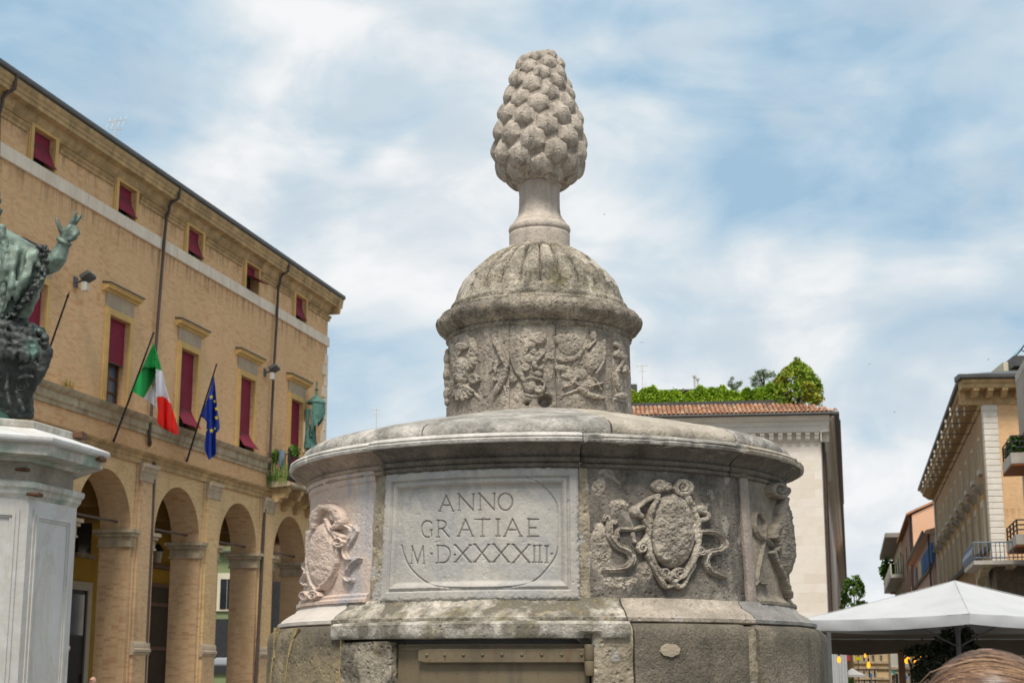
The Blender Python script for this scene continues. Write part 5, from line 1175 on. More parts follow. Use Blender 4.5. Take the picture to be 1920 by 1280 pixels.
# ------------------------------------------------------------------ bronze statue on its pedestal
pa = Vector((math.sin(AL), math.cos(AL), 0)); pn = Vector((math.cos(AL), -math.sin(AL), 0))
p1 = at(57, 900, 13.0); p1.z = 0; p2 = p1+pa*.80; pc = (p1+p2)/2-pn*.966
M['rustclamp'] = plain('rusted_clamp', (.13, .065, .035), .9, .3, 9, .4)
ped = thing('statue_pedestal', 'white marble octagonal pedestal with a green stained projecting cornice', 'pedestal', tuple(pc))
angs = [math.atan2((p1-pc).y, (p1-pc).x)+k*pi/4 for k in range(8)]; CR = (p1-pc).length
def octa(name, prof, mat, parent=ped, ang=25, label=None):
    m = MB(); rows = []
    for k, z in prof: rows.append([(CR*k*math.cos(a), CR*k*math.sin(a), z) for a in angs])
    m.rings(rows); return m.build(name, M[mat], parent, None, label=label)
def zc(x, y, k): return at(x, y, pc.y+(p1-pc).y*k).z
zd_ = zc(57, 912, 1.0)
octa('die', [(1.08, 0), (1.08, .6), (1.0, .66), (1.0, zd_)], 'pedestal')
octa('die_moulding', [(1.0, zd_-.10), (1.012, zd_-.08), (1.03, zd_-.06), (1.035, zd_-.03), (1.055, zd_-.01), (1.06, zd_+.02), (1.05, zd_+.035), (1.0, zd_+.05), (.93, zd_+.055)], 'pedweather')
z2 = zc(57, 870, 1.0)
octa('neck', [(.96, zd_+.03), (.96, z2+.02), (1.0, z2+.06)], 'pednecks')
z3 = zc(87, 853, 1.195); z4 = zc(87, 838, 1.195); z5 = zc(95.6, 828, 1.24); z6 = zc(95.6, 820, 1.25); z7 = zc(58, 803, 1.0); z8 = zc(58, 788, 1.0)
octa('cornice', [(1.0, z2+.02), (1.02, z2+.05), (1.195, z3), (1.195, z4), (1.20, z4+.01), (1.215, z4+.02), (1.22, z5-.02)], 'pedweather')
octa('cornice_slab', [(1.21, z5-.02), (1.245, z5), (1.25, z5+.015), (1.25, z6), (1.235, z6+.012), (1.0, z7)], 'pedestal')
top = octa('top_block', [(.99, z7-.02), (1.0, z7+.01), (1.0, z8-.01), (.985, z8), (.3, z8+.002)], 'pedweather')
# recessed panels on the two faces in view and the hidden ones
for k in range(8):
    a = Vector((CR*math.cos(angs[k]), CR*math.sin(angs[k]), 0)); b = Vector((CR*math.cos(angs[(k+1) % 8]), CR*math.sin(angs[(k+1) % 8]), 0))
    d = (b-a).normalized(); nrm = Vector((d.y, -d.x, 0)); L_ = (b-a).length
    mt = Matrix.Translation(a) @ Matrix((d, -nrm, Vector((0, 0, 1)))).transposed().to_4x4()
    m = MB(mt); w = .075; z0, z1 = .75, zd_-.17
    for (i0, i1, h) in ((.075, .11, .012), (.11, .135, .022), (.135, .155, .010)):
        m.box((i0, -h, z0+i0), (i1, -.0005, z1-i0+.06)); m.box((L_-i1, -h, z0+i0), (L_-i0, -.0005, z1-i0+.06)); m.box((i1, -h, z1-i1+.06), (L_-i1, -.0005, z1-i0+.06)); m.box((i1, -h, z0+i0), (L_-i1, -.0005, z0+i1))
    m.build('panel_frame', M['pedestal'], ped)
for (x, y, w_, h_, k_) in ((18, 797, 30, 5, 1.01), (146, 815, 20, 12, 1.02), (24, 838, 38, 12, 1.21), (186, 860, 14, 6, 1.205), (34, 880, 36, 6, 1.005), (62, 926, 22, 6, 1.03)):
    Yc = pc.y+((p1-pc).y*k_ if x < 100 else (p2-pc).y*k_-.12); a, b = at(x-w_/2, y-h_/2, Yc), at(x+w_/2, y+h_/2, Yc); m = MB(); m.bbox((a.x, Yc-.03, b.z), (b.x, Yc+.12, a.z), .008); m.build('iron_clamp', M['rustclamp'], ped, None, True)
# statue: traced lumps at their distance, fused into continuous bronze
st = thing('bronze_statue', 'green weathered bronze statue of a robed seated man raising his hand', 'statue', (pc.x, pc.y, z8))
SY = 13.35; U_ = SY/2995*1.02
def sp(x, y, dy=0.): return at(x, y, SY+dy)
def sball(m, x, y, r, dy=0, sc=(1, 1, 1), sub=2): m.ball(sp(x, y, dy), r*U_, sub, sc)
def slimb(m, pts, rads): limb(m, [sp(x, y, d) for x, y, d in pts], [r*U_ for r in rads])
m = MB()
slimb(m, [(-62, 470, .1), (-64, 560, .05), (-60, 660, .0)], [74, 92, 105])                      # torso under the cope
slimb(m, [(-70, 420, .1), (-20, 448, -.02), (24, 468, -.08), (66, 492, -.10)], [40, 36, 34, 32])  # shoulder and sleeve of the cope
slimb(m, [(66, 492, -.10), (48, 540, -.10), (18, 590, -.06), (-20, 620, -.05)], [32, 34, 36, 44])
slimb(m, [(20, 470, -.05), (10, 540, -.08), (-10, 600, -.10)], [40, 46, 48])
slimb(m, [(-62, 425, .08), (-45, 400, .06)], [30, 26])                                        # neck
for (x, y) in ((84, 468), (91, 486), (88, 506), (78, 526), (64, 548), (48, 572), (28, 590)): sball(m, x, y, 9, -.10)     # fur hem
for (a_, b_, r_) in (((34, 462), (6, 590), 7), ((52, 476), (30, 560), 7), ((16, 450), (-6, 560), 8), ((62, 490), (48, 540), 6)): slimb(m, [(a_[0], a_[1], -.24), ((a_[0]+b_[0])/2+3, (a_[1]+b_[1])/2, -.30), (b_[0], b_[1], -.27)], [r_-2, r_-1, r_-2])
def dis(p):
    q = p*2.2; f = .020*noise.noise(Vector((p.x*5+p.z*3, p.y*5, p.z*1.2)))+.012*noise.noise(p*14)
    return f
robe = fuse(m, 'robe', M['bronze'], st, .022, 2, dis)
m = MB(); fr_ = random.Random(5)
for path in ([(86, 462), (93, 482), (90, 506), (80, 528), (64, 550), (46, 574), (26, 596)],):
    c_ = catmull(path, 12)
    for (x, y) in c_:
        for _ in range(3): sball(m, x-fr_.uniform(0, 16), y+fr_.uniform(-4, 4), fr_.uniform(3., 5.), -.20+fr_.uniform(-.06, .03), sub=1)
fuse(m, 'fur_trim', M['bronzedark'], st, .010, 1, lambda p: .010*noise.noise(p*38))
m = MB()
for (x, y) in catmull([(2, 428), (10, 470), (8, 530), (0, 590)], 14): sball(m, x, y, 10, -.26, sub=1)
fuse(m, 'stole', M['bronze'], st, .010, 1, lambda p: .012*noise.noise(p*26))
m = MB(); sball(m, -38, 378, 40, 0, (.92, 1.05, 1.12)); sball(m, -34, 414, 26, -.08); sball(m, -12, 385, 9, -.15); slimb(m, [(-52, 420, 0), (-40, 440, -.03)], [28, 32])
for (x, y) in ((-6, 360), (-4, 378), (-3, 396), (-8, 412), (-12, 350)): sball(m, x, y, 9, .05)
fuse(m, 'head', M['bronze'], st, .02, 2, lambda p: .01*noise.noise(p*22))
m = MB()                                                                                      # raised arm and hand with separate fingers
slimb(m, [(72, 496, -.10), (96, 497, -.16), (110, 482, -.20), (118, 462, -.22), (121, 450, -.23)], [26, 19.5, 18, 14.5, 11.5])
slimb(m, [(121, 448, -.23), (126, 436, -.24), (131, 429, -.24)], [10.5, 11.5, 10])
slimb(m, [(136, 436, -.24), (139, 445, -.24), (133, 449, -.25)], [8.5, 7.5, 6])                  # curled fingers
slimb(m, [(141, 428, -.24), (145, 437, -.24), (139, 443, -.26)], [6, 6.2, 5])
slimb(m, [(119, 438, -.24), (112, 426, -.27), (108, 417, -.28), (106, 410, -.28)], [7.5, 5.2, 4.4, 3.6])   # thumb
slimb(m, [(130, 425, -.24), (136, 413, -.25), (141, 402, -.25), (143, 398, -.25)], [6, 4.6, 3.9, 3.2])
slimb(m, [(137, 425, -.23), (143, 416, -.23), (149, 408, -.22), (152, 404, -.22)], [5.6, 4.4, 3.8, 3.1])
fuse(m, 'arm', M['bronze'], st, .0095, 2, lambda p: .004*noise.noise(p*16))
m = MB(); rows = []
c0, c1 = sp(119, 455, -.22), sp(125, 445, -.23); ax_ = (c1-c0).normalized()
m.tube([c0-ax_*.012, c0, c0+ax_*.018, c0+ax_*.03], [.062, .072, .072, .060], 14); m.build('cuff', M['bronze'], st, 60, True)
# lower throne: lion mask with a leafy mane
m = MB()
slimb(m, [(-70, 640, .1), (-60, 700, .05), (-60, 770, .05)], [100, 96, 95])
slimb(m, [(5, 605, -.02), (22, 650, -.06), (24, 700, -.04), (8, 760, 0)], [44, 58, 50, 44]); slimb(m, [(60, 628, -.02), (84, 636, -.05)], [26, 11]); slimb(m, [(74, 650, -.04), (88, 660, -.06), (86, 672, -.06)], [20, 14, 12]); slimb(m, [(48, 690, -.03), (66, 690, -.08), (74, 704, -.06)], [20, 12, 9])
slimb(m, [(40, 712, -.05), (58, 718, -.05), (66, 700, -.04)], [13, 10, 9]); sball(m, 44, 722, 14, -.08); slimb(m, [(44, 735, 0), (52, 755, 0), (56, 778, 0)], [22, 12, 9]); slimb(m, [(-40, 776, -.03), (58, 779, -.03)], [12, 7])
lump = random.Random(11)
slimb(m, [(10, 592, -.03), (38, 612, -.05), (62, 630, -.06), (72, 654, -.06), (85, 670, -.06), (74, 697, -.06), (65, 716, -.05), (50, 740, -.02), (44, 768, 0)], [16, 17, 16, 15, 14, 14, 12, 12, 12])
for row, (yb, n_, len_) in enumerate(((596, 9, 26), (614, 9, 28), (632, 9, 28), (648, 8, 26))):      # mane locks in layered rows
    for k in range(n_):
        x = -18+row*4+k*(78+row*4)/n_+lump.uniform(-2, 2); y = yb+k*(2.6-row*.5)+lump.uniform(-2, 2); a = R(18+row*14+lump.uniform(-8, 8)); P_ = []
        for q_ in (0, .35, .7, 1.):
            xx = x+len_*q_*math.cos(a+.7*q_); yy = y+len_*q_*math.sin(a+.7*q_); d_ = 1-((xx-12)/84)**2-((yy-650)/98)**2; P_.append((xx, yy, -.08-.27*math.sqrt(max(d_, .02))-.045*math.sin(pi*q_)))
        if P_[-1][0] > 84: continue
        slimb(m, P_, [4.6, 5.6, 4.4, 1.8])
for (x, y, r) in ((16, 590, 8), (30, 598, 9), (44, 604, 8), (58, 614, 9), (72, 622, 7), (84, 634, 7), (70, 640, 7), (84, 645, 6)): sball(m, x, y, r, -.12)
for (pts_, r_) in (([(40, 690), (52, 684), (66, 688)], 6), ([(36, 708), (50, 703), (62, 706)], 5), ([(30, 735), (36, 752), (44, 770)], 5), ([(14, 700), (12, 730), (20, 760)], 5), ([(70, 650), (78, 662), (70, 672)], 5), ([(52, 662), (62, 668), (70, 664)], 4)):
    slimb(m, [(x, y, -.27) for x, y in pts_], [r_]*len(pts_))
fuse(m, 'lion_throne', M['bronzedark'], st, .011, 1, lambda p: .009*noise.noise(p*9)+.009*noise.noise(p*20)+.005*noise.noise(p*44))
m = MB(); t = np.linspace(0, 4*pi, 30); c0 = sp(40, 724, -.24)
m.tube([c0+Vector((math.cos(a)*.055*(1-a/14), 0, math.sin(a)*.055*(1-a/14))) for a in t], .011, 6); m.build('scroll', M['bronzedark'], st, 60, True)
a, b = at(-75, 764, SY), at(23, 787, SY); m = MB(); m.box((a.x, SY-.34, z8), (b.x, SY+.3, z8+.085)); m.build('base_plate', M['copper'], st, None, True)

# ------------------------------------------------------------------ pale palace with the roof garden
WB = Frame(at(1557, 1262, 75).xy, (math.cos(R(7.5)), -math.sin(R(7.5))))
WS = Frame(at(1557, 1262, 75).xy, (math.sin(R(12)), math.cos(R(12))))
wb = thing('pale_stone_palace', 'pale coursed stone building with bracket cornice and terracotta tiled roof edge', 'building', tuple(WB.o), WB.rz)
uL = WB.uz(900, 1200)[0]; zg_ = WB.uz(1400, 815)[1]; L1 = WS.uz(1571, 930)[0]
m = MB(); m.poly(((uL, 0, 0), (0, 0, 0), (0, 0, zg_), (uL, 0, zg_))); m.build('front_wall', M['coursed'], wb)
# dressed blocks of the part of the front in view
t_ = NT('pale_ashlar_block'); oi_ = t_.n('ShaderNodeObjectInfo'); v_ = t_.coord()
cc_ = t_.ramp(oi_.outputs['Random'], ((0., (.70, .60, .50)), (.3, (.78, .70, .61)), (.6, (.75, .665, .57)), (.85, (.80, .73, .65)), (1., (.72, .63, .52))))
cc_ = t_.mix(t_.ramp(t_.noise(v_, 1.6, 6, .6), ((.5, 0.), (.72, .4))), cc_, (.68, .56, .43)); M['ashlar'] = t_.fin(cc_, .9, t_.noise(v_, 8, 4), .1, .02)
bms = []
for bw_ in (1.0, 1.3, 1.6):
    m = MB(); m.bbox((.002, -.005, .002), (bw_-.002, .06, .448), .003); bms.append((bw_, m.mesh('stone_block', M['ashlar'])))
z = zg_-.42-.45; row_ = 0; rb_ = random.Random(3)
while z > 3.2:
    u = -.02-(.35 if row_ % 2 else 0); first = True
    while u > -11:
        bw_, me_ = bms[rb_.randrange(3)]
        if first and row_ % 2: m = MB(); m.bbox((u+.002, -.005, z+.002), (-.02, .06, z+.448), .003); m.build('stone_block', M['ashlar'], wb)
        first = False; u -= bw_; add('stone_block', me_, wb, (u, -.001, z))
    z -= .45; row_ += 1
def to_wb(p): return WB.m.inverted() @ p
def wsp(u, y, z): return WS.m @ Vector((u, y, z))
m = MB(); m.poly([wsp(*q) for q in ((0, 0, 0), (L1, 0, 0), (L1, 0, zg_), (0, 0, zg_))]); m.poly([wsp(*q) for q in ((L1, 0, 0), (L1, 14, 0), (L1, 14, zg_), (L1, 0, zg_))]); m.build('side_wall', M['coursed'], wb, None, True)
m = MB(); m.poly(((uL, 0, 0), (uL, 0, zg_), (uL, 14, zg_), (uL, 14, 0))); m.build('end_wall', M['coursed'], wb)
zc0 = zg_; zz1 = WB.uz(1400, 801, -.35)[1]; zz2 = WB.uz(1400, 791, -.5)[1]; zz3 = WB.uz(1400, 781, -.7)[1]
CPf = [(-.002, zc0-.42), (-.05, zc0-.42), (-.05, zc0), (-.38, zc0+.04), (-.38, zz1), (-.44, zz1+.02), (-.44, zz2), (-.55, zz2+.02), (-.62, zz3-.10), (-.70, zz3), (-.002, zz3)]
m = MB(); m.prism(CPf, uL, .4); m.build('cornice', M['whitestone'], wb, 30)
m = MB(WS.m); m.prism(CPf, -.40, L1); m.build('cornice', M['whitestone'], wb, 30, True)
br = MB(); br.prism([(0, 0), (-.30, 0), (-.30, -.10), (-.24, -.14), (-.20, -.30), (-.12, -.36), (0, -.38)], -.11, .11); brm = br.mesh('bracket', M['whitestone'])
nb_ = int((0-uL)/.50)
pit = (WB.uz(1549, 805, -.2)[0]-WB.uz(1396, 805, -.2)[0])/9
for k in range(40):
    u = -.20-pit*k
    if u < uL: break
    o = add('bracket', brm, wb, (u, -.052, zc0+.02))
brs = Matrix.Rotation(WS.rz-WB.rz, 4, 'Z')
for k in range(40):
    o = add('bracket', brm, wb); o.matrix_basis = WB.m.inverted() @ WS.m @ Matrix.Translation((.25+pit*k, -.052, zc0+.02))
ze = WB.uz(1400, 775, -.9)[1]
m = MB(); m.prism([(-.70, zz3+.001), (-.92, zz3+.02), (-.95, ze-.06), (-.93, ze), (-.70, ze)], uL, .85); m.build('gutter', M['gutter'], wb); m = MB(WS.m); m.prism([(-.70, zz3+.001), (-.90, zz3+.02), (-.93, ze-.06), (-.90, ze), (-.70, ze)], -.9, L1); m.build('gutter', M['gutter'], wb, None, True)
RL, RH = 1.9, .78
m = MB(); m.poly(((uL, -.9, ze-.02), (.85, -.9, ze-.02), (.85-RL, RL-.9, ze+RH-.05), (uL, RL-.9, ze+RH-.05))); m.poly([to_wb(wsp(-.6, -.88, ze-.02)), to_wb(wsp(L1, -.88, ze-.02)), to_wb(wsp(L1, RL-.9, ze+RH-.05)), Vector((.85-RL, RL-.9, ze+RH-.05))]); rf = m.build('roof', M['terracotta'], wb)
m = MB(); m.poly(((uL, RL-.95, ze+RH-.1), (.8-RL, RL-.95, ze+RH-.1), (.8-RL, 13, ze+RH-.1), (uL, 13, ze+RH-.1))); m.build('roof_terrace', M['stringstone'], wb)
m = MB(); n = 6; tl_ = .56; rows = []
for s_, rr in ((0, 1.), (1, .82)): rows.append([(.105*rr*math.cos(pi*k/n), s_*tl_, .085*rr*math.sin(pi*k/n)+(.02 if s_ == 0 else 0)) for k in range(n+1)])
m.rings(rows, close=False, cap=False); rows2 = [[(x*.8, y, z*.75) for x, y, z in r] for r in rows]; m.rings([r[::-1] for r in rows2], False, False)
m.poly(rows[0]+rows2[0][::-1]); tile = m.mesh('tile', M['terracotta'], 50)
sl_ = math.atan2(RH, RL); tp_ = .215
ut0 = WB.uz(1176, 770, -.9)[0]
for r_ in range(4):
    y = -.93+.46*r_*math.cos(sl_); z = ze-.01+.46*r_*math.sin(sl_)
    k = 0
    while True:
        u = .70-.46*r_-tp_*k; k += 1
        if u < ut0: break
        add('tile', tile, rf, (u, y, z), (sl_, rnd.uniform(-.03, .03), rnd.uniform(-.02, .02)))
m = MB(); m.box((uL, RL-1.0, ze+RH-.04), (-.75-RL*.4, RL-.9, ze+RH+.16)); m.build('parapet', M['gutter'], wb)
m = MB(); m.tube([wsp(.5, -.12, 0), wsp(.5, -.12, zg_)], .07, 8); m.build('downpipe', M['pipe'], wb, 60, True); m = MB(); m.tube([wsp(4.5, -.12, 0), wsp(4.5, -.12, zg_)], .07, 8); m.build('downpipe', M['pipe'], wb, 60, True)
for k in range(4):
    u = 2.2+3.2*k; m = MB(WS.m); m.box((u, -.10, 9.2), (u+1.1, .01, 10.9)); wf = m.build('window_frame', M['cream'], wb, None, True); m = MB(WS.m); m.box((u+.12, -.13, 9.3), (u+.98, -.101, 10.8)); m.build('pane', M['darkglass'], wf, None, True)
# stair hut, flues and small white canopy on the roof
def roofp(px, py, back=6.): u, z = WB.uz(px, py, back); return u, z
ur0, zr0 = roofp(1243, 735); ur1, _ = roofp(1330, 735)
m = MB(); m.box((ur0, 6, ze), (ur1, 9, zr0)); hut = m.build('stair_hut', M['gutter'], wb)
m = MB(); m.prism([(5.7, zr0), (5.7, zr0+.08), (7.5, zr0+.28), (9.3, zr0+.08), (9.3, zr0)], ur0-.2, ur1+.2); m.build('hut_roof', M['gutter'], hut)
for px, py in ((1302, 703), (1308, 708)):
    u, z = roofp(px, py, 7); m = MB(); m.lathe((u, 7, zr0+.1), [(.05, 0), (.05, z-zr0-.25), (.10, z-zr0-.22), (.10, z-zr0-.12), (.05, z-zr0-.1)], 8); m.build('flue', M['palemetal'], wb, 40)
u0, z0 = roofp(1181, 720, 6); u1, z1 = roofp(1194, 735, 6); m = MB(); m.box((u0, 6, ze), (u1, 6.5, z0)); m.build('chimney', M['gutter'], wb)
w = WB.m @ Vector((roofp(1210, 718, 7)[0], 7, 0)); zt_ = roofp(1210, 717, 7)[1]; t = thing('roof_gazebo', 'small white pointed canopy peeking over the roof hedge', 'gazebo', (w.x, w.y, ze))
m = MB(); m.lathe((0, 0, zt_-ze), [(1.0, -.95), (.62, -.62), (.3, -.35), (.1, -.12), (.02, 0)], 4, pi/4, pi/4+2*pi); m.build('canopy', M['fabric'], t); m = MB()
for sx in (-.65, .65):
    for sy in (-.65, .65): m.tube([(sx, sy, 0), (sx, sy, zt_-ze-.9)], .03, 5)
m.build('frame', M['palemetal'], t)
# hedge and trees of the roof garden
uh0 = WB.uz(1165, 760, 1.3)[0]; uh1 = WB.uz(1470, 760, 1.3)[0]; zh0 = ze+RH-.1; zh1 = WB.uz(1300, 733, 1.3)[1]
hd = thing('roof_hedge', 'long clipped bright green hedge along the tiled roof edge', 'hedge', tuple(WB.m @ Vector(((uh0+uh1)/2, 1.4, zh0))), WB.rz)
gg = np.random.default_rng(2); n = 26000
P = np.stack([gg.uniform(uh0, uh1, n), 1.0+gg.beta(.6, 1., n)*1.1, zh0+.05+gg.beta(1.1, .9, n)*(zh1-zh0)], 1)
bump = .12*np.sin(P[:, 0]*2.1)+.09*np.sin(P[:, 0]*5.3+1)+.06*np.sin(P[:, 0]*11+2); P[:, 2] += bump*(P[:, 2]-zh0)/(zh1-zh0)
P = P[gg.random(n) > .35*(np.sin(P[:, 0]*7+P[:, 2]*9)*np.sin(P[:, 2]*13+P[:, 0]*3) > .35)]
k = 140; tw = np.stack([gg.uniform(uh0, uh1, k), 1.1+gg.uniform(0, .8, k), zh1+gg.uniform(-.05, .16, k)], 1); P = np.vstack([P, tw])
mw = np.array(WB.m); P = P @ mw[:3, :3].T+mw[:3, 3]
leaves('foliage', P, .075, M['hedge'], hd, 3)
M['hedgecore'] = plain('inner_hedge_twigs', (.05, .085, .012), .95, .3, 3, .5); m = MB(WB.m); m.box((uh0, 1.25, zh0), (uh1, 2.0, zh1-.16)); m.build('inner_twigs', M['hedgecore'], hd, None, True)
m = MB()
for k in range(14):
    u = uh0+(uh1-uh0)*(k+.5)/14; m.tube([WB.m @ Vector((u, 1.4, zh0-.05)), WB.m @ Vector((u+.1, 1.45, zh0+.7))], [.05, .02], 5)
m.build('stem', M['bark'], hd, 60, True)
def tree(name, lb, frame_m, c, prof, n, size, mat, hbase, seed, group=None, cat='tree', gaps=.3):
    """tapered trunk with limbs and a crown of leaf clumps within a turned outline (height, radius)"""
    base = frame_m @ Vector((c[0], c[1], c[2])); t = thing(name, lb, cat, tuple(base), 0, group)
    g_ = np.random.default_rng(seed); pr = np.array(prof); H0, H1 = pr[0, 0], pr[-1, 0]
    cl = []
    for _ in range(max(8, n//60)):
        h = g_.uniform(H0, H1); r = np.interp(h, pr[:, 0], pr[:, 1])*math.sqrt(g_.uniform(.25, 1)); a = g_.uniform(0, 2*pi); cl.append((r*math.cos(a), r*math.sin(a), h))
    cl = np.array(cl); rs = .28*pr[:, 1].max()
    P = np.vstack([q+g_.normal(size=(60, 3))*rs*g_.uniform(.5, 1.0)*np.array([.55, .55, .5]) for q in cl])
    k = np.hypot(P[:, 0], P[:, 1]) < np.interp(P[:, 2], pr[:, 0], pr[:, 1])*1.12; P = P[k & (P[:, 2] > H0-.1)]
    leaves('crown', P, size, M[mat], t, seed, world=False)
    m = MB(); R0 = pr[:, 1].max()*.09; m.tube([(0, 0, 0), (.02, 0, H0*.6+.05), (0, .03, (H0+H1)/2), (0, 0, H1*.9)], [R0*1.3, R0, R0*.6, R0*.15], 8)
    for j in range(7):
        q = cl[j*len(cl)//7]; m.tube([(0, 0, max(.05, q[2]*.55)), tuple(q*np.array([.5, .5, .85])), tuple(q)], [R0*.5, R0*.3, R0*.08], 6)
    m.build('trunk', M['bark'], t, 60); return t
u, z = WB.uz(1497, 763, 1.2); zt_ = WB.uz(1497, 676, 1.2)[1]; Hc = zt_-zh0
tree('conical_tree', 'rounded golden green conical tree at the end of the roof hedge', WB.m, (u, 1.3, zh0), [(.0, 1.12), (.25*Hc, 1.18), (.55*Hc, 1.05), (.8*Hc, .72), (Hc, .16)], 9000, .085, 'conifer', 0, 4)
for i, (px, py, rr, lb) in enumerate(((1378, 716, .42, 'small grey green olive tree left of the two on the pale roof'), (1432, 708, .75, 'wider grey green olive tree next to the conical roof tree'))):
    u, z = WB.uz(px, py, 3.); tree('olive_tree', lb, WB.m, (u, 3., zh0), [(z-zh0-rr*.9, rr*.5), (z-zh0-.2*rr, rr), (z-zh0+rr*.5, rr*.6)], 2200 if i else 1000, .05, 'olive', 0, 8+i, 'olive trees on the roof')
# ---- houses further along the left side of the street
def street_house(name, lb, fr, u0, u1, y0, ztop, mat, eave, nwin, wz, wm='darkglass', depth=9, thick=.22):
    t = thing(name, lb, 'building', tuple(fr.m @ Vector((u0, y0, 0))), fr.rz)
    m = MB(fr.m); m.box((u0, y0, 0), (u1, y0+depth, ztop)); m.build('wall', M[mat], t, None, True)
    m = MB(fr.m); m.prism([(y0-eave, ztop+.02), (y0-eave, ztop+thick), (y0+depth/2, ztop+thick+1.0), (y0+depth, ztop+thick), (y0+depth, ztop+.02)], min(u0, u1)-eave*.6, max(u0, u1)+eave*.6); m.build('roof', M['gutter'], t, None, True)
    for k in range(nwin):
        for (z0, z1) in wz:
            u = u0+(u1-u0)*(k+.5)/nwin; w = min(.55, abs(u1-u0)/nwin*.3)
            m = MB(fr.m); m.box((u-w-.15, y0-.07, z0-.12), (u+w+.15, y0+.01, z1+.15)); f = m.build('window_frame', M['cream'], t, None, True)
            m = MB(fr.m); m.box((u-w, y0-.10, z0), (u+w, y0-.071, z1)); m.build('pane', M[wm], f, None, True)
    return t
ua = L1+.02; zA = WS.uz(1574, 925, 0)[1]; ub = WS.uz(1580, 1000, -.3)[0]
h2 = street_house('ochre_house', 'narrow ochre house just behind the pale stone palace', WS, ua, max(ua+10, ub), -.1, zA, 'ochredirty', .9, 3, ((5, 6.8), (8.2, 9.6)))
uc = max(ua+10, ub)+.05; zB = WS.uz(1586, 980, -.5)[1]
h3 = street_house('balconied_house', 'cream house with a dark eave farther down the street on the left', WS, uc, uc+22, -.75, zB, 'cream', .7, 4, ((5.5, 7.5), (9., 10.8)))
m = MB(WS.m); m.box((uc+3, -1.7, zB*.62), (uc+8, -.75, zB*.62+.2)); b3 = m.build('balcony', M['gutter'], h3, None, True); m = MB(WS.m)
for k in range(12): m.tube([(uc+3+k*.45, -1.68, zB*.62+.2), (uc+3+k*.45, -1.68, zB*.62+1.2)], .02, 4)
m.tube([(uc+3, -1.68, zB*.62+1.2), (uc+8, -1.68, zB*.62+1.2)], .03, 4); m.build('railing', M['blackiron'], b3, None, True)
w = at(1608, 1262, 150); tree('street_tree', 'green street tree at the end of the street behind the parasol', Matrix.Identity(4), (w.x, 150, 0), [(5, .9), (7.5, 1.35), (9.5, 1.05), (at(1603, 1076, 150).z, .5)], 4200, .16, 'plane', 0, 12)

# ------------------------------------------------------------------ brick building at the right street corner
rc = at(1856.5, 960, 70)
RS = Frame(rc.xy, (-math.sin(R(12)), -math.cos(R(12)))); RFm = Frame(rc.xy, (math.cos(R(4)), -math.sin(R(4))))
rb = thing('brick_corner_building', 'tan brick corner building with a white quoin column and bracketed eaves', 'building', (rc.x, rc.y, 0), RFm.rz)
uE = RS.uz(1755.5, 1010)[0]; zw = RS.uz(1842, 762, 0)[1]
zat = lambda px, py, y=0.: RS.uz(px, py, y)
ww = []; wmid = []
uA, zA1 = zat(1836, 826); _, zA0 = zat(1838, 884); uB, _ = zat(1823.5, 850)
dU = uB-uA
zmt = zat(1846, 930)[1]; uM = zat(1850, 950)[0]
for k in range(14):
    u = uA+dU*k
    if u-.5 < uE: break
    ww.append((u-.42, u+.42, zA0, zA1)); wmid.append((u-.5, u+.5, zA0-4.6, zA0-1.75))
zsb = RS.uz(1798, 1077)[1]
for i, a in enumerate(wmid): wmid[i] = (a[0], a[1], zsb+.05, a[3])
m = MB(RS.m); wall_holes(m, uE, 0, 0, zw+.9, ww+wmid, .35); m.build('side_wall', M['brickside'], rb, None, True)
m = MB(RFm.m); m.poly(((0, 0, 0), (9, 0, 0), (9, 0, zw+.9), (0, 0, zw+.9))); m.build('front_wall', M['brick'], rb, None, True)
for (a, b, c, d) in ww:
    m = MB(RS.m); m.box((a-.14, -.05, c-.0), (a, .02, d+.14)); m.box((b, -.05, c), (b+.14, .02, d+.14)); m.box((a, -.05, d), (b, .02, d+.14)); f = m.build('window_frame', M['cream'], rb, None, True)
    m = MB(RS.m); m.box((a, .28, c), (b, .34, d)); m.build('pane', M['darkglass'], f, None, True); m = MB(RS.m); m.box((a-.2, -.16, c-.22), (b+.2, .02, c)); m.build('sill', M['palemetal'], f, None, True)
for (a, b, c, d) in wmid:
    m = MB(RS.m); m.box((a-.2, -.08, c), (a, .02, d+.3)); m.box((b, -.08, c), (b+.2, .02, d+.3)); m.box((a, -.08, d), (b, .02, d+.3)); f = m.build('window_frame', M['cream'], rb, None, True)
    m = MB(RS.m); m.prism([(0, d+.62), (-.10, d+.62), (-.14, d+.70), (-.38, d+.84), (-.40, d+.94), (0, d+1.05)], a-.24, b+.24); m.build('hood', M['pednecks'], f, 30, True); m = MB(RS.m); m.box((a-.2, -.05, d+.3), (b+.2, .01, d+.62)); m.build('frieze_panel', M['ochre'], f, None, True)
    m = MB(RS.m); m.box((a, .28, c), (b, .34, d)); m.build('pane', M['darkglass'], f, None, True)
m = MB(RS.m); m.box((uE, -.16, zsb-.18), (0, .0, zsb+.04)); m.build('string_course', M['gutter'], rb, None, True)
m = MB(RS.m); m.tube([(uE+2.5, -.12, 0), (uE+2.5, -.12, zw)], .07, 8); m.build('downpipe', M['palemetal'], rb, 60, True)
# quoin column
nq = 44; zq0 = 1.5; hq = (zw-.02-zq0)/nq
for k in range(nq):
    z = zq0+hq*k; m = MB(RFm.m); w = .60 if k % 2 else .585; m.bbox((-.05, -.06, z+.012), (w, .3, z+hq-.012), .018); m.build('quoin', M['whitestone'], rb, None, True)
m = MB(RFm.m); m.box((-.03, -.03, zq0), (.57, .29, zw)); m.build('quoin_core', M['istria'], rb, None, True)
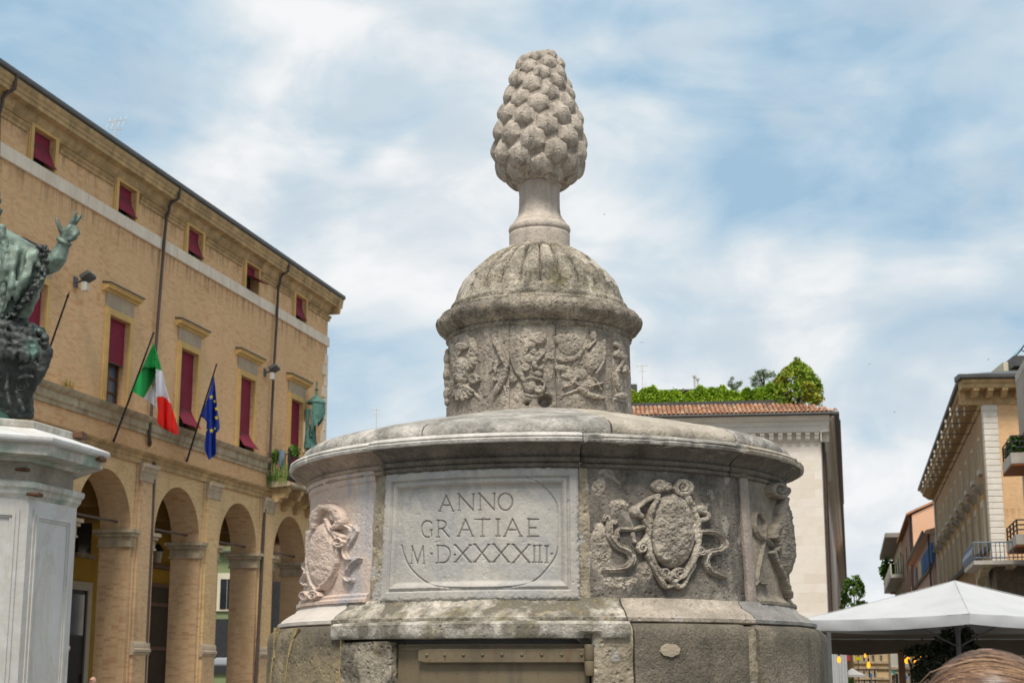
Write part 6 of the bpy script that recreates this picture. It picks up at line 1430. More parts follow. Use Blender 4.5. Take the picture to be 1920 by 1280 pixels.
# cornice with brackets on both sides
ge = RFm.uz(1819, 733, -1.)[1]
def evp(o): return [(.0, zw), (-.08, zw), (-.10, zw+.30), (-.14, zw+.34), (-.14, zw+.62), (-o+.14, zw+.66), (-o+.14, zw+.84), (-o+.05, zw+.88), (-o, zw+1.02), (0, zw+1.04)]
OV = .95
m = MB(RFm.m); m.prism(evp(OV), -OV-.12, 9); m.build('cornice', M['ochredirty'], rb, 30, True); m = MB(RS.m); m.prism(evp(OV), uE, .0); m.build('cornice', M['ochredirty'], rb, 30, True)
m = MB(RFm.m); m.prism([(-OV-.12, zw+1.04), (-OV-.15, zw+1.08), (-OV-.15, zw+1.22), (-OV, zw+1.26), (0, zw+1.26), (0, zw+1.042)], -OV-.28, 9); m.build('gutter', M['gutter'], rb, None, True); m = MB(RS.m); m.prism([(-OV-.12, zw+1.04), (-OV-.15, zw+1.08), (-OV-.15, zw+1.22), (-OV, zw+1.26), (0, zw+1.26), (0, zw+1.042)], uE-.3, .95); m.build('gutter', M['gutter'], rb, None, True)
bk = MB(); bk.prism([(0, 0), (-.66, 0), (-.66, -.12), (-.5, -.2), (-.3, -.36), (0, -.40)], -.13, .13); bkm = bk.mesh('bracket', M['ochredirty'])
rbi = RFm.m.inverted()
for k in range(14): o = add('bracket', bkm, rb); o.matrix_basis = Matrix.Translation((-.45+.64*k, -.141, zw+.655))
for k in range(int(-uE/.7)): o = add('bracket', bkm, rb); o.matrix_basis = rbi @ RS.m @ Matrix.Translation((-.3-.7*k, -.141, zw+.655))
m = MB(); m.poly([RFm.m @ Vector(q) for q in ((-OV-.2, -OV, zw+1.24), (9, -OV, zw+1.24), (9, 5, zw+2.6), (4, 5, zw+2.6))]); m.poly([RS.m @ Vector((.9, -OV, zw+1.24)), RFm.m @ Vector((4, 5, zw+2.6)), RS.m @ Vector((uE, 5, zw+2.6)), RS.m @ Vector((uE, -OV, zw+1.24))]); m.build('roof', M['gutter'], rb, None, True)
# wire insulator brackets along the eaves
for k in range(9):
    u = -1.2-3.6*k
    if u < uE-3: break
    z = zw-.08; m = MB(RS.m); m.tube([(u, 0, z), (u, -1.45, z)], .02, 5); ib = m.build('insulator_bracket', M['pipe'], rb, None, True)
    for j in range(3):
        for s_ in (-1, 1):
            y = -.75-.32*j; m = MB(RS.m); m.lathe((u, y, z+(.04 if s_ > 0 else -.20)), [(.045, 0), (.06, .05), (.04, .11), (.05, .16)], 6); m.build('insulator', M['palemetal'], ib, 60, True)
# penthouse with a dark eave and glass balustrade
pu0, pz0 = RFm.uz(1884, 718, 4.5); _, pz1 = RFm.uz(1890, 678, 4.5)
m = MB(RFm.m); m.box((pu0, 4.5, zw+1), (9, 9, pz1)); ph = m.build('penthouse', M['cream'], rb, None, True)
pe0, pe1 = RFm.uz(1899, 668, 3.6), RFm.uz(1873, 717, 8)
m = MB(); q = [RFm.m @ Vector(v) for v in ((pe0[0], 3.4, pe0[1]), (9, 3.4, pe0[1]), (9, 9, pe0[1]), (pe0[0]-.1, 9.4, pe0[1]))]; m.face([m.vert(p) for p in q]); m.face([m.vert(p+Vector((0, 0, -.5))) for p in q[::-1]])
for i in range(4): m.poly((q[i], q[(i+1) % 4], q[(i+1) % 4]+Vector((0, 0, -.5)), q[i]+Vector((0, 0, -.5))))
m.build('penthouse_roof', M['gutter'], rb, None, True)
m = MB(); gx = RFm.uz(1903, 664, 3.6)[0]; rows = []
for k in range(7): t_ = k/6; rows.append([RFm.m @ Vector((gx+.55*t_**.8, 3.7, pe0[1]+.02+.62*t_)), RFm.m @ Vector((gx+.55*t_**.8, 6, pe0[1]+.02+.62*t_)), RFm.m @ Vector((gx+.55*t_**.8+.03, 6, pe0[1]+.02+.62*t_)), RFm.m @ Vector((gx+.55*t_**.8+.03, 3.7, pe0[1]+.02+.62*t_))])
m.rings(rows); M['aqua'] = plain('aqua_glass', (.25, .48, .50), .1, .1, 2, 0, spec=.6); m.build('glass_balustrade', M['aqua'], ph, 60, True)
m = MB(); m.tube([r_[0] for r_ in rows], .035, 5); m.tube([rows[3][0], rows[3][0]+Vector((.4, 0, -.2))], .03, 5); m.build('balustrade_frame', M['blackiron'], ph, None, True)

# ------------------------------------------------------------------ taupe building at the right edge with balconies
nb0 = at(1921, 960, 60); NB = Frame(nb0.xy, (-math.sin(R(12)), -math.cos(R(12))))
nbt = thing('taupe_balcony_building', 'taupe building with stacked balconies at the right edge of the photo', 'building', (nb0.x, nb0.y, 0), NB.rz)
M['taupe'] = plain('taupe_plaster', (.34, .29, .25), .9, .08, 1, .05); M['rust'] = plain('rust_brown_soffit', (.22, .075, .025), .9, .15, 2, .1); M['concrete'] = plain('pale_concrete', (.44, .40, .35), .9, .15, 3, .2)
ztn = NB.uz(1908, 712, 0)[1]
m = MB(NB.m); m.box((0, 0, 4.6), (22, 8, ztn)); m.build('wall', M['taupe'], nbt, None, True); m = MB(NB.m); m.box((0, -.01, ztn), (22.5, 8.4, ztn+.3)); m.build('roof_slab', M['concrete'], nbt, None, True)
for k in range(3): m = MB(NB.m); m.box((1.2+4*k, -.06, 8.4), (2.4+4*k, .01, 10.6)); m.build('shutter', M['blind'], nbt, None, True)
def nbalc(rear, near, ytop, ybot, yrail, p, plants, mat, nm):
    u0 = NB.uz(rear[0], rear[1], -p)[0]; u1 = NB.uz(near[0], near[1], -p)[0]; z1 = NB.uz(near[0], ytop, -p)[1]; z0 = NB.uz(near[0], ybot, -p)[1]; zr = NB.uz(near[0], yrail, -p)[1]
    m = MB(NB.m); m.box((u0, -p, z0+.02), (u1, 0, z1)); b = m.build('balcony', M['concrete'], nbt, None, True, label=nm); m = MB(NB.m); m.box((u0+.01, -p+.01, z0-.06), (u1-.01, 0, z0+.018)); m.build('soffit', M['rust'], b, None, True)
    m = MB(NB.m); n = max(2, int((u1-u0)/1.2))
    for k in range(n+1): u = u0+.05+(u1-u0-.1)*k/n; m.tube([(u, -p+.05, z1), (u, -p+.05, zr)], .035, 5)
    m.tube([(u1-.05, -.02, z1), (u1-.05, -.02, zr)], .035, 5)
    for q in (1., .66, .33): z = z1+(zr-z1)*q; m.tube([(u0+.05, -p+.05, z), (u1-.05, -p+.05, z), (u1-.05, 0, z)], .028, 5)
    m.build('railing', M[mat], b, None, True)
    if plants:
        P = np.array([tuple(NB.m @ Vector((gg.uniform(u0, u1), -p+.12+abs(gg.normal())*.08, z1+gg.uniform(0, (zr-z1)*.95)))) for _ in range(700)]); P2 = np.array([tuple(NB.m @ Vector((u1-.12-abs(gg.normal())*.05, gg.uniform(-p, 0), z1+gg.uniform(0, (zr-z1)*.95)))) for _ in range(500)])
        w = NB.m @ Vector(((u0+u1)/2, -p*.5, z1)); t = thing('balcony_plants', 'dense green plants behind the railing of the upper right balcony', 'plant', tuple(w), NB.rz)
        leaves('foliage', np.vstack([P, P2]), .09, M['potplant'], t, 6); m = MB(NB.m); m.box((u0+.15, -p+.10, z1), (u1-.15, -p+.35, z1+.2)); m.build('planter', M['terracotta'], t, None, True)
    return b
nbalc((1879, 868), (1895, 850), 848, 871, 813, .86, True, 'blackiron', 'upper balcony with a planted railing')
nbalc((1887, 1020), (1905, 1003), 1001, 1022, 972, .80, False, 'blackiron', 'middle balcony with a bare railing')
# terrace with wrought iron railing over dark piers
pT = 2.2; uT0 = NB.uz(1808, 1066, -pT)[0]; uT1 = NB.uz(1826, 1052, -pT)[0]; zT = NB.uz(1826, 1050, -pT)[1]; zR = NB.uz(1826, 1014, -pT)[1]; zT0 = NB.uz(1826, 1058, -pT)[1]
m = MB(NB.m); m.box((uT0, -pT, zT0), (uT1, .5, zT)); tr_ = m.build('terrace', M['concrete'], nbt, None, True)
m = MB(NB.m); m.tube([(uT0, -pT+.04, zR), (uT1-.04, -pT+.04, zR), (uT1-.04, .4, zR)], .03, 5); m.tube([(uT0, -pT+.04, zT+.1), (uT1-.04, -pT+.04, zT+.1), (uT1-.04, .4, zT+.1)], .02, 5)
M['bluegrey'] = plain('blue_grey_iron', (.16, .19, .23), .5, .2, 4, .1)
nn = 17
for k in range(nn+1):
    y = -pT+.04+(pT+.36)*k/nn; m.tube([(uT1-.04, y, zT), (uT1+.05, y, zT+.25), (uT1-.02, y, zT+.5), (uT1-.04, y, zR)], .016, 4)
for k in range(22):
    u = uT0+(uT1-uT0)*k/22; m.tube([(u, -pT+.04, zT), (u, -pT-.06, zT+.25), (u, -pT+.02, zT+.5), (u, -pT+.04, zR)], .018, 4)
m.build('railing', M['bluegrey'], tr_, None, True)
for k in range(3):
    y = -pT+.35+.85*k; m = MB(NB.m)
    n = 10
    pr_ = [(uT1-.1, zT0-.004), (uT0+1, zT0-.004)]+[(uT0+1+(uT1-.3-uT0-1)*q/n, zT0-.6+.5*math.sin(pi/2*q/n)) for q in range(n+1)]
    a = [m.vert((u, y, z)) for u, z in pr_]; b = [m.vert((u, y+.3, z)) for u, z in pr_]; m.face(a); m.face(b[::-1])
    for i in range(len(pr_)): j = (i+1) % len(pr_); m.face((a[i], b[i], b[j], a[j]))
    m.build('bracket', M['stringstone'], tr_, None, True)
M['darkstone'] = stone('brown_rusticated_stone', (.20, .155, .11), (.11, .085, .062), 2, (.3, .7), bstr=.3, pits=.2, fine=16)
for k, y in enumerate((-1.45, .9)):
    for r_ in range(9):
        m = MB(NB.m); m.bbox((uT0+.2, y, .45*r_), (uT1-.6, y+.95, .45*r_+.435), .03); m.build('pier_stone', M['darkstone'], nbt, None, True)
m = MB(NB.m); m.box((uT0-1, -1.35, 0), (uT1-1.2, 6, zT0-.004)); m.build('ground_floor', M['darkstone'], nbt, None, True)

# ------------------------------------------------------------------ houses beyond on the right side of the street
uP0 = uE-.1; uP1 = RS.uz(1713, 1075, -.35)[0]; zP = RS.uz(1735, 1012, -.5)[1]
M['pinkplaster'] = plain('dusty_pink_plaster', (.50, .35, .29), .9, .07, .8, .05); M['peach'] = plain('peach_plaster', (.66, .40, .26), .9, .06, .8, .05); M['blueshutter'] = plain('bright_blue_shutter', (.012, .13, .36), .6, .1, 4, .1); M['brownbrick'] = plain('brown_brick_wall', (.27, .15, .09), .9, .15, 2, .1)
pk = thing('pink_house', 'dusty pink house with bright blue shutters beyond the brick corner building', 'building', tuple(RS.m @ Vector((uP0, 0, 0))), RS.rz)
m = MB(RS.m); m.box((uP1, -.35, 0), (uP0, 9, zP)); m.build('wall', M['pinkplaster'], pk, None, True)
m = MB(RS.m); m.prism([(-.85, zP+.02), (-.85, zP+.10), (-.7, zP+.28), (4, zP+1.5), (9, zP+.2), (9, zP+.02)], uP1-.5, uP0+.1); m.build('roof', M['terracotta'], pk, None, True)
m = MB(RS.m); m.prism([(-.87, zP+.0), (-1.0, zP+.06), (-1.0, zP+.22), (-.87, zP+.24)], uP1-.6, uP0+.2); m.build('gutter', M['gutter'], pk, None, True)
for (xa, xb, mt) in ((1729, 1735, 'blueshutter'), (1736, 1742.5, 'blueshutter'), (1743, 1749, 'blueshutter'), (1723, 1727, 'cream'), (1715, 1718, 'bluegrey')):
    u_a, z_a = RS.uz(xa, 1060, -.42); u_b, _ = RS.uz(xb, 1050, -.42)
    zt_ = zP-.75; zb_ = RS.uz(1740, 1065, -.42)[1]
    m = MB(RS.m); m.box((min(u_a, u_b), -.46, zb_), (max(u_a, u_b)-.15, -.352, zt_)); s = m.build('shutter', M[mt], pk, None, True)
    m = MB(RS.m)
    for q in range(9): z = zb_+(zt_-zb_)*(q+.5)/9; m.box((min(u_a, u_b)+.1, -.475, z-.05), (max(u_a, u_b)-.25, -.461, z+.05))
    m.build('louvre', M[mt], s, None, True, kind='stuff')
m = MB(RS.m); m.box((uP1, -.5, zb_-.3), (uP0, -.352, zb_-.1)); m.build('string_course', M['gutter'], pk, None, True)
m = MB(RS.m); m.tube([(uP0-.6, -.5, 0), (uP0-.6, -.5, zP)], .07, 6); m.tube([(uP1+5, -.5, 0), (uP1+5, -.5, zb_-.3)], .07, 6); m.build('downpipe', M['pipe'], pk, None, True)
uQ1 = RS.uz(1692, 1075, -.2)[0]; zQ = RS.uz(1703, 992, 0)[1]
bh = thing('brown_gabled_house', 'tall brown brick house with a peach side gable', 'building', tuple(RS.m @ Vector((uP1-.1, 0, 0))), RS.rz)
m = MB(RS.m); m.box((uQ1, -.2, 0), (uP1-.75, 9, zQ)); m.build('wall', M['brownbrick'], bh, None, True)
m = MB(RS.m); m.prism([(-.2, zP), (-.2, zQ), (4.4, zQ+2.1), (9, zQ), (9, zP)], uP1-.74, uP1-.6); m.build('gable', M['peach'], bh, None, True)
m = MB(RS.m); m.prism([(-.7, zQ-.02), (-.7, zQ+.16), (4.4, zQ+2.4), (9.4, zQ+.1), (9.4, zQ-.05), (4.4, zQ+2.15)], uQ1, uP1-.4); m.build('roof', M['terracotta'], bh, None, True)
for k in range(3):
    u = uQ1+(uP1-uQ1)*(k+.4)/3.3; m = MB(RS.m); m.box((u, -.27, zQ*.45), (u+1.6, -.201, zQ*.62)); m.build('window', M['darkglass'], bh, None, True); m = MB(RS.m); m.box((u, -.27, zQ*.72), (u+1.6, -.201, zQ*.90)); m.build('window', M['darkglass'], bh, None, True)
for q in range(3): m = MB(RS.m); m.tube([(uP1-2-.8*q, -.35, 0), (uP1-2-.8*q, -.35, zQ)], .08, 6); m.build('downpipe', M['pipe'], bh, None, True)
uR1 = RS.uz(1669, 1090, -1.)[0]; zRR = RS.uz(1700, 990, -1.)[1]
mo = thing('modern_apartment_block', 'modern flat roofed apartment block with balconies at the far end of the street', 'building', tuple(RS.m @ Vector((uQ1, 0, 0))), RS.rz)
M['sandplaster'] = plain('sand_plaster', (.46, .40, .26), .9, .08, .8, .05); M['slabgrey'] = plain('grey_roof_slab', (.24, .22, .19), .9, .1, .8, .05)
zM = RS.uz(1692, 996, -.2)[1]; uM1 = RS.uz(1676, 1100, -.2)[0]
m = MB(RS.m); m.box((uM1, -.1, 0), (uQ1-.1, 10, zM)); m.build('wall', M['sandplaster'], mo, None, True)
m = MB(RS.m); m.box((uM1-1, -1.9, zM), (uQ1-.1, 10, zM+.5)); m.build('roof_slab', M['slabgrey'], mo, None, True)
for k in range(3):
    zb_ = zM-4.6-4.4*k; m = MB(RS.m); m.box((uM1-1, -1.5, zb_), (uQ1-6*(k > 0)-.2, -.1, zb_+.4)); b = m.build('balcony', M['concrete'], mo, None, True); m = MB(RS.m); m.box((uM1-1, -1.5, zb_+.4), (uQ1-6*(k > 0)-.2, -1.38, zb_+1.6)); m.build('parapet', M['cream'], b, None, True)
    for q in range(4): u = uM1+(uQ1-uM1)*(q+.3)/4; m = MB(RS.m); m.box((u, -.16, zb_+.5), (u+2.5, -.101, zb_+3.2)); m.build('window', M['skyglass'], mo, None, True)
for i, (px, py, lb) in enumerate(((1664, 1068, 'palm-like plant on the left corner of the apartment balcony'), (1675, 1085, 'bright green shrub on the lower apartment balcony'))):
    w = at(px, py, RS.m.translation.y-RS.x.y*0+abs(uM1)*.95); t = thing('balcony_shrub', lb, 'plant', (w.x, w.y, w.z-1)); leaves('foliage', cloud(260, tuple(w), (1.3, 1., 1.6 if i == 0 else 1.9), 30+i, .1), .38, M['plane'], t, 31+i); m = MB(); m.lathe((w.x, w.y, w.z-2.0), [(.5, 0), (.65, .9)], 8); m.build('pot', M['terracotta'], t, None, True)

# ------------------------------------------------------------------ parasols, bulbs and the cafe corner
def px3(x, y, Y): return at(x, y, Y)
ac = at(1790, 1088, 30.0); hd_ = 2.95; aa = R(-11.5)
crn = [Vector((ac.x+hd_*math.sin(aa+k*pi/2), 30.-hd_*math.cos(aa+k*pi/2), 0)) for k in range(4)]    # near, right, far, left
zr_ = 2.76; zap = ac.z
par = thing('white_parasol', 'big square white parasol with a pointed top at the lower right', 'parasol', (ac.x, 30, 0))
m = MB(); m.tube([(0, 0, 0), (0, 0, zap-.05)], .045, 10); pole = m.build('pole', M['greymetal'], par, 60); m = MB(); m.lathe((0, 0, 0), [(.5, 0), (.5, .08), (.1, .12), (.06, .5)], 4); m.build('base', M['stringstone'], par)
for k in range(4):
    a, b = crn[k], crn[(k+1) % 4]; n = 14; V0 = {}
    m = MB()
    for layer in (0, 1):
        for i in range(n+1):
            for j in range(n+1):
                s_, t_ = i/n, j/n                                   # s from the apex to the rim
                e = a.lerp(b, t_); p = Vector((ac.x, 30, 0)).lerp(e, s_)
                edge = 4*t_*(1-t_)
                z = zap+(zr_-zap)*s_**.94-.05*math.sin(pi*s_)*edge+.045*s_*s_*(edge)*0-.03*s_*edge
                z += (.032*noise.noise(Vector((p.x*2.0, p.y*2.0, k)))+.012*noise.noise(Vector((p.x*6+p.y*2, p.y*5, k))))*min(1, s_*2)*(.3+.7*edge)-layer*.012
                V0[layer, i, j] = m.vert((p.x, p.y, z))
    for i in range(n):
        for j in range(n):
            q = (V0[0, i, j], V0[0, i+1, j], V0[0, i+1, j+1], V0[0, i, j+1]); m.face(q); m.face(tuple(V0[1, *c_] for c_ in ((i, j), (i, j+1), (i+1, j+1), (i+1, j))))
    for j in range(n): m.face((V0[0, n, j], V0[1, n, j], V0[1, n, j+1], V0[0, n, j+1]))
    cp = m.build('canopy_panel', M['fabric'], par, 60, True)
    m = MB(); rows = []
    out = ((a+b)/2-Vector((ac.x, 30, 0))).normalized()
    for j in range(25):
        t_ = j/24; e = a.lerp(b, t_); edge = 4*t_*(1-t_); z = zr_-.03*edge; w_ = (.018*math.sin(t_*23+k)+.006)*min(1, edge*2.5); h_ = .205-.03*(1-edge)
        rows.append([e+Vector((0, 0, z+.004)), e+out*(.012*min(1, edge*2)+w_)+Vector((0, 0, z-h_*.5)), e+out*(w_*.6)+Vector((0, 0, z-h_)), e+out*(w_*.6-.008)+Vector((0, 0, z-h_)), e+out*(w_)+Vector((0, 0, z-h_*.5)), e-out*.01+Vector((0, 0, z-.008))])
    m.rings(rows); m.build('valance', M['fabric'], cp, 60, True)
    m = MB(); c_ = Vector((ac.x, 30, 0)); m.tube([c_+Vector((0, 0, zap-.10)), a+(c_-a)*.02+Vector((0, 0, zr_-.05))], .02, 6); m.tube([c_+Vector((0, 0, 2.25)), c_.lerp(a, .5)+Vector((0, 0, (zap+zr_)/2-.10))], .018, 6); m.build('rib', M['greymetal'], par, None, True)
    m = MB(); m.tube([c_+Vector((0, 0, zap+.004)), c_.lerp(a, .5)+Vector((0, 0, zap+(zr_-zap)*.5**.94+.006)), a+Vector((0, 0, zr_+.004))], .006, 6); m.build('seam', M['fabric'], cp, None, True)
# long awning behind it
Y2 = 37.; l_, r_ = at(1490, 1200, Y2).x, at(1990, 1200, Y2).x; zt2 = at(1700, 1195, Y2).z; zb2 = at(1700, 1226, Y2).z
aw = thing('cafe_awning', 'long cafe awning, shade put into its dark cloth, with a pale top edge behind the white parasol', 'awning', ((l_+r_)/2, Y2, 0))
m = MB(); rows = []
for k in range(41):
    x = l_+(r_-l_)*k/40; w_ = .02*math.sin(k*1.3); rows.append([(x, Y2-w_, zt2-.03), (x, Y2-w_*1.4, zb2+.02*math.sin(k*.5)), (x, Y2+.012-w_*1.4, zb2+.02*math.sin(k*.5)), (x, Y2+.012-w_, zt2-.03)])
m.rings(rows); m.build('valance', M['fabricshade'], aw, 60, True)
m = MB(); m.tube([(l_, Y2, zt2-.015), (r_, Y2, zt2-.015)], .026, 8); m.build('front_bar', M['fabric'], aw, 60, True)
zf = at(1700, 1166, 33.4).z; m = MB(); m.rings([[(l_, Y2, zt2-.02), (r_, Y2, zt2-.02), (r_, Y2, zt2), (l_, Y2, zt2)], [(l_, 35.4, (zt2+zf)/2-.05), (r_, 35.4, (zt2+zf)/2-.05), (r_, 35.4, (zt2+zf)/2-.03), (l_, 35.4, (zt2+zf)/2-.03)], [(l_, 33.4, zf-.02), (r_, 33.4, zf-.02), (r_, 33.4, zf), (l_, 33.4, zf)]]); m.build('top_sheet', M['fabricshade'], aw, None, True)
m = MB()
for x in (l_+.1, r_-.1):
    for y in (33.5, Y2+.1): m.box((x-.04, y-.04, 0), (x+.04, y+.04, zt2-.021 if y > 34 else zf-.03))
m.build('frame', M['greymetal'], aw, None, True)
# glowing bulbs on a cable
BL = [(1573, 1236, 'amber bulb hanging in front of the white curtain'), (1622, 1228.5, 'amber bulb tucked against the awning edge'), (1628.5, 1246, 'amber bulb hanging lowest of all'), (1699.5, 1237.5, 'amber bulb touching the brown post, lower of that pair'), (1702.5, 1230, 'amber bulb close behind the brown post, upper of that pair'), (1715, 1236, 'amber bulb among the dark climber leaves near the post'), (1727, 1234, 'small amber bulb deepest in the climber leaves')]
for i, (x, y, lb) in enumerate(BL):
    w = at(x, y, 34.+.5*(i % 3)); t = thing('light_bulb', lb, 'light bulb', tuple(w), 0, 'amber bulbs under the awning'); s_ = .62 if i in (1, 6) else 1
    m = MB(); m.lathe((0, 0, 0), [(.012*s_, -.065*s_), (.034*s_, -.045*s_), (.042*s_, -.01*s_), (.036*s_, .03*s_), (.018*s_, .065*s_), (.012*s_, .08*s_)], 12); m.build('glass', M['bulb'], t, 60)
    m = MB(); m.lathe((0, 0, 0), [(.020*s_, .075*s_), (.022*s_, .13*s_), (.008*s_, .15*s_), (.006, .34*s_)], 8); m.build('socket', M['blackiron'], t, 40)
a, b = at(1690, 1230, 36), None
t = thing('wooden_post', 'slim brown wooden post under the awning edge', 'post', (a.x, 36, 0)); m = MB(); m.bbox((-.066, -.06, 0), (.066, .06, zb2+.1), .012); m.build('shaft', M['wood'], t); m = MB(); m.box((-.1, -.1, 0), (.1, .1, .05)); m.build('foot', M['blackiron'], t)
M['postwood'] = plain('ochre_wood_post', (.22, .13, .055), .7, .2, 6, .1); t.children[0].data.materials[0] = M['postwood']
# dark climber round a pole, white quads added for bright background between leaves
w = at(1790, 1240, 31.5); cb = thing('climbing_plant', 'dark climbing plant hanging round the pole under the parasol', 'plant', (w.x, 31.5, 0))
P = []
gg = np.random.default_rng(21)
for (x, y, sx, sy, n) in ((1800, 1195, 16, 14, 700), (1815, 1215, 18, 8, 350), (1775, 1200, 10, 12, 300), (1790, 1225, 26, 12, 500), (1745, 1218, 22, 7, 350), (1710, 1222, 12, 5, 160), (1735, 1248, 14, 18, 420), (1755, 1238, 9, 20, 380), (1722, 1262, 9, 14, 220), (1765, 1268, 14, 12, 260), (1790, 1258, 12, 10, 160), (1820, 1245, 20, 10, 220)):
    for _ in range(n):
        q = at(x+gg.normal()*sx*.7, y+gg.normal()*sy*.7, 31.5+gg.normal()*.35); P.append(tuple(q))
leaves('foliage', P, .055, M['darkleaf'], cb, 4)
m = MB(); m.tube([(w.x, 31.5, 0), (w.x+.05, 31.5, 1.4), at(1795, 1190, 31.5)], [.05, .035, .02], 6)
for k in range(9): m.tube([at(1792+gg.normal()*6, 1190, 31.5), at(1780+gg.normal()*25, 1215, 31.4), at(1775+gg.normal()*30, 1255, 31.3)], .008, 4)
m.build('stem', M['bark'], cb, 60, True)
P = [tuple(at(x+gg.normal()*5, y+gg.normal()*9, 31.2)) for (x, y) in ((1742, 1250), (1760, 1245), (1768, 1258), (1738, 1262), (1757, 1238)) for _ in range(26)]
leaves('bright_gap', P, .03, M['fabric'], cb, 9)  # added white quads standing for bright background seen through the leaves
# white curtain at the left end of the cafe
l_, r_ = at(1556, 1250, 39), at(1588, 1250, 39); t = thing('white_curtain', 'white pleated side curtain of the cafe next to the fountain base', 'curtain', ((l_.x+r_.x)/2, 39, 0))
m = MB(); rows = []
for k in range(41):
    q = k/40; x = l_.x+(r_.x-l_.x)*q; y = 39+.035*math.sin(q*30)+.02*math.sin(q*13+1); rows.append([(x, y, .05), (x+.01*math.sin(k), y, 1.2), (x, y*.5+19.5, 2.42), (x, y*.5+19.51, 2.42), (x+.01*math.sin(k), y+.01, 1.2), (x, y+.01, .05)])
m.rings(rows); m.build('fabric', M['fabric'], t, 60, True); m = MB(); m.tube([(l_.x-.02, 39, 0), (l_.x-.02, 39, 2.45)], .03, 6); m.tube([(l_.x-.02, 39, 2.44), (r_.x+.05, 39, 2.44)], .02, 6); m.build('rail', M['greymetal'], t, 60, True)
# distant street front
def front(name, lb, x0, x1, ytop, Y, mat, lines, wins, cat='building'):
    a, b = at(x0, ytop, Y), at(x1, ytop, Y); t = thing(name, lb, cat, ((a.x+b.x)/2, Y, 0)); m = MB(); m.box((a.x, Y, 0), (b.x, Y+9, a.z)); m.build('wall', M[mat], t, None, True)
    m = MB(); m.prism([(Y-.4, a.z), (Y-.4, a.z+.2), (Y+4.5, a.z+.5), (Y+9.4, a.z+.2), (Y+9.4, a.z)], a.x-.3, b.x+.3); m.build('roof', M['terracotta'], t, None, True)
    for y in lines: z = at(x0, y, Y).z; m = MB(); m.box((a.x, Y-.16, z-.10), (b.x, Y-.001, z+.10)); m.build('string_course', M['stringstone'], t, None, True)
    for (xa, xb, ya, yb, mt) in wins:
        p, q = at(xa, ya, Y), at(xb, yb, Y); m = MB(); m.box((p.x-.14, Y-.08, q.z-.1), (q.x+.14, Y-.002, p.z+.14)); f = m.build('window_frame', M['stringstone'], t, None, True); m = MB(); m.box((p.x, Y-.11, q.z), (q.x, Y-.081, p.z)); m.build('pane', M[mt], f, None, True)
    return t
M['beige'] = plain('beige_plaster', (.56, .42, .24), .9, .06, .5, .05); M['beigepale'] = plain('pale_grey_plaster', (.52, .50, .44), .9, .06, .5, .05)
front('beige_facade', 'beige plaster facade closing the street below the awning', 1597, 1666, 1178, 140, 'beige', (1241, 1251, 1271), ((1607, 1611, 1228, 1238, 'darkglass'), (1618, 1621, 1228, 1238, 'darkglass'), (1635, 1638, 1228, 1238, 'darkglass'), (1650, 1653, 1228, 1238, 'darkglass'), (1608, 1611.5, 1256, 1280, 'darkglass'), (1618, 1621.5, 1256, 1280, 'darkglass'), (1628, 1632, 1256, 1280, 'darkglass'), (1638, 1642, 1256, 1280, 'darkglass')))
pg = front('pale_shop_front', 'pale grey shop front with a teal round sign behind the brown post', 1666.5, 1700, 1165, 139, 'beigepale', (1252,), ((1672, 1675, 1266, 1280, 'darkglass'), (1678, 1684, 1262, 1280, 'darkglass'), (1688, 1697, 1255, 1280, 'darkglass')))
w = at(1676, 1259.5, 138.7); m = MB(); m.lathe((0, 0, 0), [(.01, -.02), (.14, -.02), (.14, .02), (.01, .02)], 16)
m.v = [Vector((v.x+w.x, w.y-v.z, w.z+v.y)) for v in m.v]; M['teal'] = plain('teal_sign', (.02, .24, .22), .5, .1, 3, 0); m.build('round_sign', M['teal'], pg, None, True)
pz = front('cream_shop_front', 'cream shop front glimpsed through the climbing plant', 1700.5, 1835, 1178, 139.5, 'cream', (1240,), ((1706, 1712, 1250, 1280, 'darkglass'), (1722, 1730, 1255, 1280, 'darkglass'), (1750, 1758, 1252, 1280, 'darkglass')))
a = at(1610, 1262, 90); t = thing('far_parasol', 'small pale parasol far away below the hanging bulbs', 'parasol', (a.x, 90, 0))
cz = at(1600, 1252, 90).z; rz_ = at(1630, 1264, 90).z; rr = (at(1631, 1260, 90).x-at(1590, 1260, 90).x)/2
m = MB(); m.lathe((-.35, 0, 0), [(rr*1.35, rz_-.12), (rr*1.35, rz_), (rr*.6, (cz+rz_)/2), (.05, cz)], 4, pi/4, pi/4+2*pi); m.build('canopy', M['fabric'], t, 20); m = MB(); m.tube([(-.35, 0, 0), (-.35, 0, cz-.02)], .04, 6); m.build('pole', M['greymetal'], t)
def sign(name, lb, x, y, Y, r, mat, square=False):
    w = at(x, y, Y); t = thing(name, lb, 'sign', (w.x, Y, 0)); m = MB()
    if square: m.box((-r*1.6, -.03, w.z-r), (r*1.6, 0, w.z+r))
    else:
        m.lathe((0, 0, 0), [(.01, -.02), (r, -.02), (r, .02), (.01, .02)], 18); m.v = [Vector((v.x, -v.z, v.y+w.z)) for v in m.v]
    m.build('plate', M[mat], t); m = MB(); m.tube([(0, .04, 0), (0, .04, w.z+.1)], .03, 6); m.build('post', M['greymetal'], t)
M['signyellow'] = plain('yellow_sign', (.58, .50, .02), .5, .08, 3, 0); M['signblue'] = plain('blue_sign', (.015, .16, .50), .5, .08, 3, 0); M['signred'] = plain('red_sign', (.40, .03, .05), .5, .08, 3, 0)
sign('yellow_sign', 'plain yellow rectangular sign below the awning edge', 1609, 1233.5, 100, .115, 'signyellow', True)
sign('round_blue_sign', 'round blue road sign to the right of the far parasol', 1633.5, 1265, 80, .062, 'signblue'); sign('round_red_sign', 'red round road sign edge peeking from behind the white curtain', 1588, 1233, 60, .115, 'signred')
